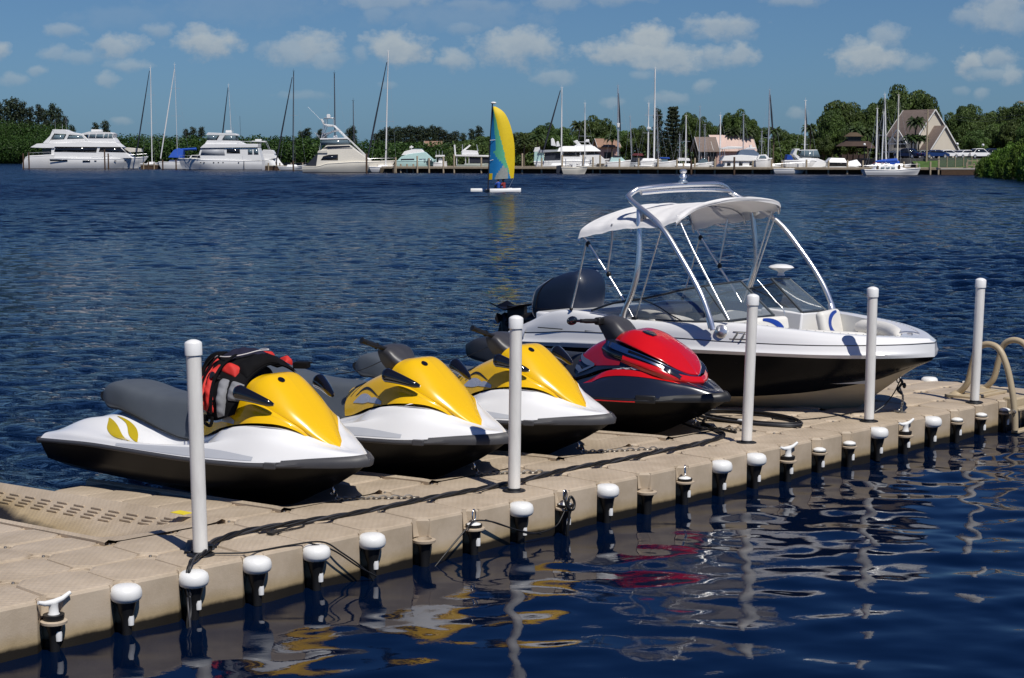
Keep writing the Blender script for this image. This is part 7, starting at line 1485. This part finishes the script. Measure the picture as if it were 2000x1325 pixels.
# ------------------------------------------------------------------ cars
def car(px, py, d, col, lab, rz, mname, suv=False):
    x = (px - 1000) / 3300 * d; t = thing('parked_car', lab, 'car', (x, d, 2.62), rz, 'cars parked beyond the lawn')
    m = mat('car_' + mname, col, .25, var=.02, coat=.6); h = 1.70 if suv else 1.45
    prof = [(-2.2, .35), (-2.25, .75), (-2.05, .95), (-1.5, 1.0 if not suv else 1.05), (-.9, h - .06), (-.4, h), (.45, h), (.75, h - .08), (1.35, 1.0), (2.05, .85), (2.22, .65), (2.2, .35)]
    MB().prism(prof, lambda x_, z: -(.88 - max(0, z - .95) * .38), lambda x_, z: (.88 - max(0, z - .95) * .38)).build('body', m, t, bevel=.06, seg=2, fixn=True)
    gl = MB()
    for sg in (-1, 1): gl.add([(x_, sg * (.895 - max(0, z - .95) * .38), z) for x_, z in ((-1.4, 1.02), (-.85, h - .12), (.5, h - .10), (1.2, 1.02))], [(0, 1, 2, 3)[::sg]])
    gl.add([(1.30, -.78, 1.04), (1.30, .78, 1.04), (.80, .68, h - .10), (.80, -.68, h - .10)], [(0, 1, 2, 3)]).add([(-1.50, -.78, 1.06), (-1.50, .78, 1.06), (-.96, .68, h - .10), (-.96, -.68, h - .10)], [(3, 2, 1, 0)])
    gl.build('window', bg_, t, solid=.02)
    for sx in (-1.35, 1.4):
        for sg in (-1, 1):
            w = MB().lathe([(.0001, -.11), (.3, -.11), (.34, -.08), (.34, .08), (.3, .11), (.0001, .11)], 16, (sx, sg * .80, .34), axis=Vector((0, 1, 0))).build('wheel', m_blk, t); MB().lathe([(.0001, 0), (.2, 0), (.21, -.02)], 12, (sx, sg * .915, .34), axis=Vector((0, sg, 0))).build('rim', balu, w)
    for sg in (-1, 1): MB().box((2.19, sg * .62, .72), (.06, .34, .14)).build('headlight', m_white, t); MB().box((-2.22, sg * .66, .8), (.06, .26, .16)).build('tail_light', mat('tail_red', (.3, .01, .01), .3, var=0), t)
for a_ in ((1768, 306, 288, (.010, .014, .04), 'dark navy parked car in front of the gabled house balcony', 2.4, 'navy', True), (1800, 304, 300, (.25, .27, .24), 'grey green parked car in front of the short palms', .3, 'greygreen', False), (1822, 309, 286, (.01, .03, .12), 'dark blue low parked car nearest the pier', 0.1, 'blue', False), (1843, 306, 289, (.75, .75, .74), 'white parked car next right of the dark blue one', .35, 'white', False), (1858, 304, 300, (.45, .46, .47), 'silver parked car behind the two white ones', .2, 'silver', False), (1880, 304, 292, (.75, .75, .74), 'white parked car in the middle of the row, right of the silver one', .5, 'white', False), (1906, 303, 292, (.75, .75, .74), 'rightmost white parked car', .35, 'white', True), (1933, 303, 294, (.012, .02, .05), 'dark parked car at the right end beside the mangrove', .2, 'dark', True)): car(*[a_[i] for i in (0, 1, 2, 3, 4, 5, 6, 7)])
# lamps, poles, fences
def lamp(px, top, d, lab):
    t = thing('street_lamp', lab, 'lamp', ((px - 1000) / 3300 * d, d, 2.62 if px > 1800 else .95)); h = zz(top, d) - (2.62 if px > 1800 else .95)
    MB().lathe([(.09, 0), (.06, h - .4), (.12, h - .35)], 8).build('pole', bdk, t); MB().ball((0, 0, h - .15), (.24, .24, .24), 12, 8).build('globe', m_white, t)
lamp(1864, 280, 296, 'globe lamp right of the gabled house'); lamp(1914, 282, 298, 'globe lamp right of the white cars'); lamp(1684, 281, 300, 'globe lamp near the brown pavilion')
def upole(px, top, d, lab, arm=0):
    t = thing('utility_pole', lab, 'pole', ((px - 1000) / 3300 * d, d, .9)); h = zz(top, d) - .9; MB().lathe([(.17, 0), (.12, h), (.0001, h + .02)], 10).build('shaft', m_wood if not arm else mat('concrete_pole', (.45, .44, .42), .8, var=.1), t)
    if arm: MB().box((-arm / 2, 0, h - .3), (arm, .14, .16)).build('crossarm', m_wood, t)
upole(1805, 214, 284, 'dark wooden pole in front of the gabled house roof'); upole(1998, 196, 300, 'pale pole with a crossarm at the right edge', 1.6)
wr = MB()
for z_, y_ in ((0, 216), (0, 222)):
    a, b_ = at_depth(1805, y_, 284), at_depth(1998, y_ + 8, 300); wr.tube(crom([tuple(a), tuple((a + b_) / 2 + Vector((0, 0, -1.0))), tuple(b_)], 14), .02, 4)
tag(wr.build('overhead_wire', bdk), 'sagging overhead wires strung to the pole at the right edge', 'wire')
fn = thing('fence', 'low green mesh fence on the lawn behind the pier end', 'fence', ((1858 - 1000) / 3300 * 279, 278, .95)); MB().box((0, 0, 1.0), (5.4, .05, 1.7)).build('mesh_panel', mat('fence_mesh', (.10, .13, .10), .8, var=.3, vscale=10, alpha=.55), fn)
for x in (-2.7, -1.35, 0, 1.35, 2.7): MB().box((x, -.05, 1.0), (.1, .1, 2.0)).build('post', m_wood, fn)
fn = thing('fence', 'wooden rail fence between the lawn and the mangrove at the right', 'fence', ((1912 - 1000) / 3300 * 272, 272, .95))
for z_ in (.6, 1.3): MB().box((0, 0, z_), (4.4, .06, .12)).build('rail', m_wood, fn)
for x in (-2.2, -.7, .8, 2.2): MB().box((x, .05, .8), (.12, .12, 1.6)).build('post', m_wood, fn)
pts = []; band(1800, 1862, 306, 306, 291, 292, 22, 1, 2.6, .1); thicket('clipped_hedge', [(x, y, z, h, .7) for x, y, z, h, w in pts], 90, .25, lf_g)
sl = thing('boat_ramp_landing', 'pale concrete landing stage at the right end of the far pier', 'landing', ((1870 - 1000) / 3300 * 268, 269, 0)); MB().box((0, 0, 1.0), (6.2, 3, .18)).build('slab', mat('concrete', (.42, .40, .36), .9, var=.1), sl); MB().box((0, -1.4, .5), (6.0, .12, .9)).build('face', m_woodd, sl)

by = {}
for o in C.objects:
    if o.parent is None and 'label' in o and 'group' in o and o.location.y > 100: by.setdefault(o['label'], []).append(o)
W6 = ('leftmost', 'second', 'third', 'fourth', 'fifth', 'last')
for lb, os_ in by.items():
    n_ = len(os_)
    if 1 < n_ < 7:
        os_.sort(key=lambda o: o.location.x / o.location.y)
        lb = lb.replace('tall wispy dark pine on the far left shore', 'wispy pine on the left shore')
        for i_, o in enumerate(os_):
            w_ = {2: ('left of two', 'right of two'), 3: ('left of three', 'middle of three', 'right of three')}.get(n_)
            o['label'] = lb + ', ' + (w_[i_] if w_ else W6[i_] + ' from the left' if i_ else 'leftmost')
# ------------------------------------------------------------------ lines, chains, hose, ladder on the dock
m_cable = mat('black_cable', (.010, .010, .011), .42, var=.2)
m_cabg = mat('cable_highlight', (.035, .035, .04), .45, var=.1)
def lp(a, b, z=0.0): return dk(a, b, DT + z)
def obj_tag(o, l, c, g=None): return tag(o, l, c, g)
def twist(name, path, r, R, turns, m, lab, cat):
    P = crom(path, 200); t = thing(name, lab, cat, P[0]); off = P[0]; n = len(P); acc = 0
    for s in range(3):
        pts = []; acc = 0
        for i, p in enumerate(P):
            tn = (P[min(i + 1, n - 1)] - P[max(i - 1, 0)]).normalized(); acc += (P[i] - P[i - 1]).length if i else 0
            sd = tn.cross(Vector((0, 0, 1))); sd = sd.normalized() if sd.length > .1 else Vector((1, 0, 0)); up = sd.cross(tn); a = turns * acc * 2 * PI + s * 2 * PI / 3
            pts.append(p + sd * R * math.cos(a) + up * R * math.sin(a) - off)
        MB().tube(pts, r, 8).build('strand', m if s < 2 else m_cabg, t)
    return t
rr = random.Random(9)
path = [lp(1.33, .20, .05), lp(1.42, .40, .022)] + [lp(a, .50 + .04 * math.sin(a * 1.3) + .02 * math.sin(a * 4), .022) for a in np.arange(1.8, 7.2, .45)] + [lp(7.35, .62, .022), lp(7.6, .85, .022), lp(7.8, 1.2, .022)]
twist('power_cable', [tuple(p) for p in path], .0098, .0108, 1.8, m_cable, 'thick black twisted cable running along the dock past the posts', 'cable')
path = [lp(1.35, .26, .03), lp(1.12, .10, .035), lp(1.0, .0, .03), lp(.955, -.04, -.05), lp(.95, -.055, -.2), lp(.90, -.12, -.30), lp(.80, -.25, -.36)]
twist('hanging_cable', [tuple(p) for p in path], .008, .0095, 2, m_cable, 'black cable hanging over the dock front into the water beside the first post', 'cable')
def single(name, pts, r, m, lab, cat):
    P = crom([tuple(p) for p in pts], 90); o = P[0]; ob = MB().tube([p - o for p in P], r, 7).build(name, m); ob.location = o; return tag(ob, lab, cat)
single('thin_wire', [lp(1.3, .16, .02), lp(1.5, .05, .012), lp(1.8, .02, .012), lp(2.05, -.03, .004), lp(2.2, -.06, -.09), lp(2.4, -.08, -.25), lp(2.5, -.1, -.40)], .006, m_cable, 'thin black wire crossing from the first post over the dock edge into the water', 'wire')
single('thin_wire', [lp(1.95, .0, .012), lp(2.12, -.07, -.06), lp(2.32, -.08, -.20), lp(2.48, -.1, -.30)], .006, m_cable, 'second thin wire dropping beside the fourth dome fender', 'wire')
single('ring_wire', [lp(3.05, -.08, -.34), lp(3.2, -.07, -.24), lp(3.4, -.07, -.10), lp(3.5, -.04, -.075), lp(3.65, -.07, -.10), lp(3.9, -.09, -.20), lp(4.15, -.10, -.27)], .0065, m_cable, 'thin black wire looping from the water through the first steel ring', 'wire')
single('ring_wire', [lp(3.6, -.05, -.08), lp(3.85, -.08, -.18), lp(4.05, -.1, -.25), lp(4.3, -.1, -.24), lp(4.42, -.08, -.16), lp(4.5, -.06, -.06)], .0055, m_cable, 'thin black wire sagging behind the fender below the second post', 'wire')
kn = thing('rope_knot', 'black rope end knotted on the second steel ring', 'rope', lp(4.5, -.05, 0), DANG)
MB().tube(crom([(.0, .02, .0), (-.06, -.03, -.03), (-.055, -.05, -.10), (.0, -.06, -.13), (.03, -.05, -.08), (.0, -.04, -.03), (-.03, -.04, -.07), (-.03, -.05, -.18), (-.05, -.05, -.30), (-.045, -.05, -.40)], 50), .011, 8).build('rope', m_cable, kn)
sl_ = thing('cable_loop', 'small loose loop of black cord beside the thick cable near the first post', 'cord', lp(1.95, .42, .012), DANG)
MB().tube(crom([(0, 0, 0), (.15, -.02, 0), (.28, -.01, 0), (.33, .03, 0), (.27, .05, .002), (.15, .01, .004), (.05, .03, .002)], 40), .006, 6).build('cord', m_cable, sl_)
MB().box((.03, -.02, .004), (.12, .05, .014), rz=.3).build('tape', m_cable, sl_)
fl = thing('rubber_strip', 'flat black rubber strip end lying on the dock left of the first post', 'strip', lp(1.28, .40, .01), DANG + .9); MB().grid([[(x, y, .006 + .004 * math.sin(x * 20)) for y in (-.035, .035)] for x in np.linspace(-.1, .25, 12)]).build('strip', m_cable, fl, solid=.006)
# chains
def chain(p0, p1, lab, sag=.05, n=16):
    p0, p1 = Vector(p0), Vector(p1); t = thing('chain', lab, 'chain', p0); mb = MB(); rn = random.Random(int(p0.x * 100)); P = crom([tuple(p0), tuple(p0 * .6 + p1 * .4 + Vector((rn.uniform(-.03, .03), rn.uniform(-.03, .03), -sag))), tuple(p1)], n + 1)
    for i in range(n):
        c_ = (P[i] + P[i + 1]) / 2 - p0; d = (P[i + 1] - P[i]); L_ = d.length * .72; d.normalize(); s = d.orthogonal().normalized(); s = Matrix.Rotation((i % 2) * PI / 2 + .4, 3, d) @ s
        mb.tube([c_ + d * L_ * math.cos(a) + s * L_ * .55 * math.sin(a) for a in [2 * PI * k / 10 for k in range(10)]], .0052, 6, closed=True)
    mb.build('links', m_galv, t); return t
def skipt(t, x, z): v = Matrix.Rotation(HD, 3, 'Z') @ Vector((x, 0, z)); return t.location + v
for t_, a1, b1, lab in ((ski1, 3.06, .62, 'short chain holding the bow of the nearest jet ski to the dock'), (ski2, 4.52, .62, 'short chain holding the bow of the middle yellow jet ski'), (ski3, 6.05, .66, 'short chain holding the bow of the farthest yellow jet ski'), (rski, 7.45, .66, 'short chain holding the bow of the red jet ski')):
    e = skipt(t_, 3.17, .04); q = e + Vector((.03, -.06, -.02)); q.z = DT + .05; f = lp(a1 + .45, b1 - .02, .012)
    st = MB().tube(crom([(0, 0, 0), tuple((q - e) * .5 + Vector((.01, 0, -.01))), tuple(q - e + Vector((0, 0, -.03)))], 10), .011, 8).build('bow_strap', m_steel if t_ is not rski else m_galv); st.location = e; tag(st, 'steel snap hook ' + {ski1: 'under the bow of the nearest jet ski', ski2: 'under the bow of the middle yellow jet ski', ski3: 'under the bow of the farthest yellow jet ski', rski: 'under the bow of the red jet ski'}[t_], 'hook')
    q.z = DT + .014; chain(q, f, lab, .0)
# bow eye of the boat: chain and hooks hanging down to the dock
be = BO + Matrix.Rotation(BANG, 3, 'Z') @ Vector((.64, 0, .33)); bd_ = be.copy(); bd_.z = DT + .02; bd_ += Vector((.01, -.03, 0))
chain(be + Vector((0, 0, -.08)), bd_, 'chain hanging from the motorboat bow eye to the dock', 0, 11)
hk = thing('snap_hook', 'black snap hook and strap on the motorboat bow eye', 'hook', be); MB().tube(crom([(0, 0, .02), (.02, -.01, -.02), (.0, 0, -.06), (-.02, 0, -.10), (.02, -.01, -.14)], 20), .014, 8).ball((.04, -.02, -.05), (.02, .02, .03)).tube(crom([(0, 0, 0), (-.06, -.02, -.12), (-.16, -.06, -.24), (-.27, -.1, -.31)], 16), .006, 6).build('hook_body', m_cable, hk)
MB().tube([(0, 0, -.30), (.04, -.03, -.325), (-.05, .02, -.325)], .012, 6).box((.01, -.03, -.325), (.09, .06, .014), rz=.4).build('base_clip', m_galv, hk)
# hose coil
hc_ = thing('hose_coil', 'loose coil of black hose on the dock in front of the boat', 'hose', lp(8.45, 1.12, 0), DANG)
for k in range(4):
    pts = [((.27 + .012 * k) * math.cos(a) + .02 * math.sin(k * 2.0 + a) + .03 * (k - 2) * .4, (.62 - .03 * k) * math.sin(a) + .015 * math.cos(3 * a + k), .013 + .014 * (k % 3) + .004 * math.sin(a * 2 + k)) for a in np.linspace(.3 * k, 2 * PI + .3 * k, 44, endpoint=False)]
    MB().tube(pts, .0115, 8, closed=True).build('hose_loop', m_cable if k != 1 else m_cabg, hc_)
MB().lathe([(.016, -.05), (.019, -.04), (.019, .04), (.016, .05)], 12, (-.28, -.12, .035), axis=Vector((.2, 1, 0))).build('hose_coupling', m_white, hc_)
single('hose_tail', [lp(8.2, 1.45, .014), lp(8.0, 1.35, .014), lp(7.8, 1.1, .014), lp(7.72, .85, .014), lp(7.68, .7, .016)], .0115, m_cable, 'black hose end trailing from the coil behind the third post', 'hose')
single('hose_tail', [lp(8.35, 1.7, .014), lp(8.1, 1.75, .014), lp(7.9, 1.6, .014), lp(7.7, 1.3, .014), lp(7.6, 1.05, .016)], .0115, m_cable, 'second black hose end trailing towards the red jet ski bow', 'hose')
single('dock_line', [lp(8.7, .75, .01), lp(9.0, .66, .01), lp(9.25, .62, .01), lp(9.6, .62, .01), lp(9.9, .62, .01)], .006, m_cable, 'thin dark line from the hose coil past the fourth post', 'line')
# steering tether cords trailing behind the handlebars of skis 2 and 3
for t_, lab in ((ski2, 'thin dark cord hanging from the handlebar of the middle yellow jet ski'), (ski3, 'thin dark cord hanging from the handlebar of the farthest yellow jet ski')):
    M3 = Matrix.Rotation(HD, 3, 'Z'); single('tether_cord', [t_.location + M3 @ Vector(p) for p in ((2.15, .22, .86), (2.0, .30, .88), (1.8, .34, .80), (1.55, .32, .70), (1.35, .22, .66))], .004, m_cable, lab, 'cord')
# ------------------------------------------------------------------ boarding ladder
m_lad = mat('ladder_tan', srgb(176, 160, 132), .45, var=.06, vscale=4)
ld = thing('boarding_ladder', 'tan moulded plastic boarding ladder with two arched handrails at the right end of the dock', 'ladder', lp(11.75, .12, 0), DANG)
for s, x in ((-1, -.32), (1, .26)):
    pts = crom([(x, .42, .03), (x, .36, .05), (x, .27, .16), (x, .22, .36), (x, .17, .53), (x, .05, .60), (x, -.09, .56), (x, -.19, .38), (x, -.26, .12), (x, -.30, -.12), (x, -.31, -.30)], 50)
    MB().tube(pts, [.034 + .0 * k for k in range(50)], 14).build('handrail', m_lad, ld)
    MB().lathe([(.0001, .05), (.05, .04), (.075, .02), (.09, .0)], 18, (x, .40, .012)).build('foot_pad', m_lad, ld).scale = (1, 1, 1)
    MB().lathe([(.0001, 0), (.03, .002), (.032, .02), (.0001, .021)], 12, (x - .03, -.305, -.10), axis=Vector((-1, 0, 0))).build('hinge_bolt', m_steel, ld)
MB().box((-.03, .30, .015), (.85, .34, .03)).box((-.03, .30, .036), (.5, .22, .012)).build('base_plate', m_lad, ld, bevel=.012)
for z in (-.08, -.32): MB().box((-.03, -.30, z), (.56, .09, .035)).build('step', m_lad, ld, bevel=.01)
MB().box((.0, -.14, -.06), (.30, .16, .16)).build('hinge_block', m_lad, ld, bevel=.02)
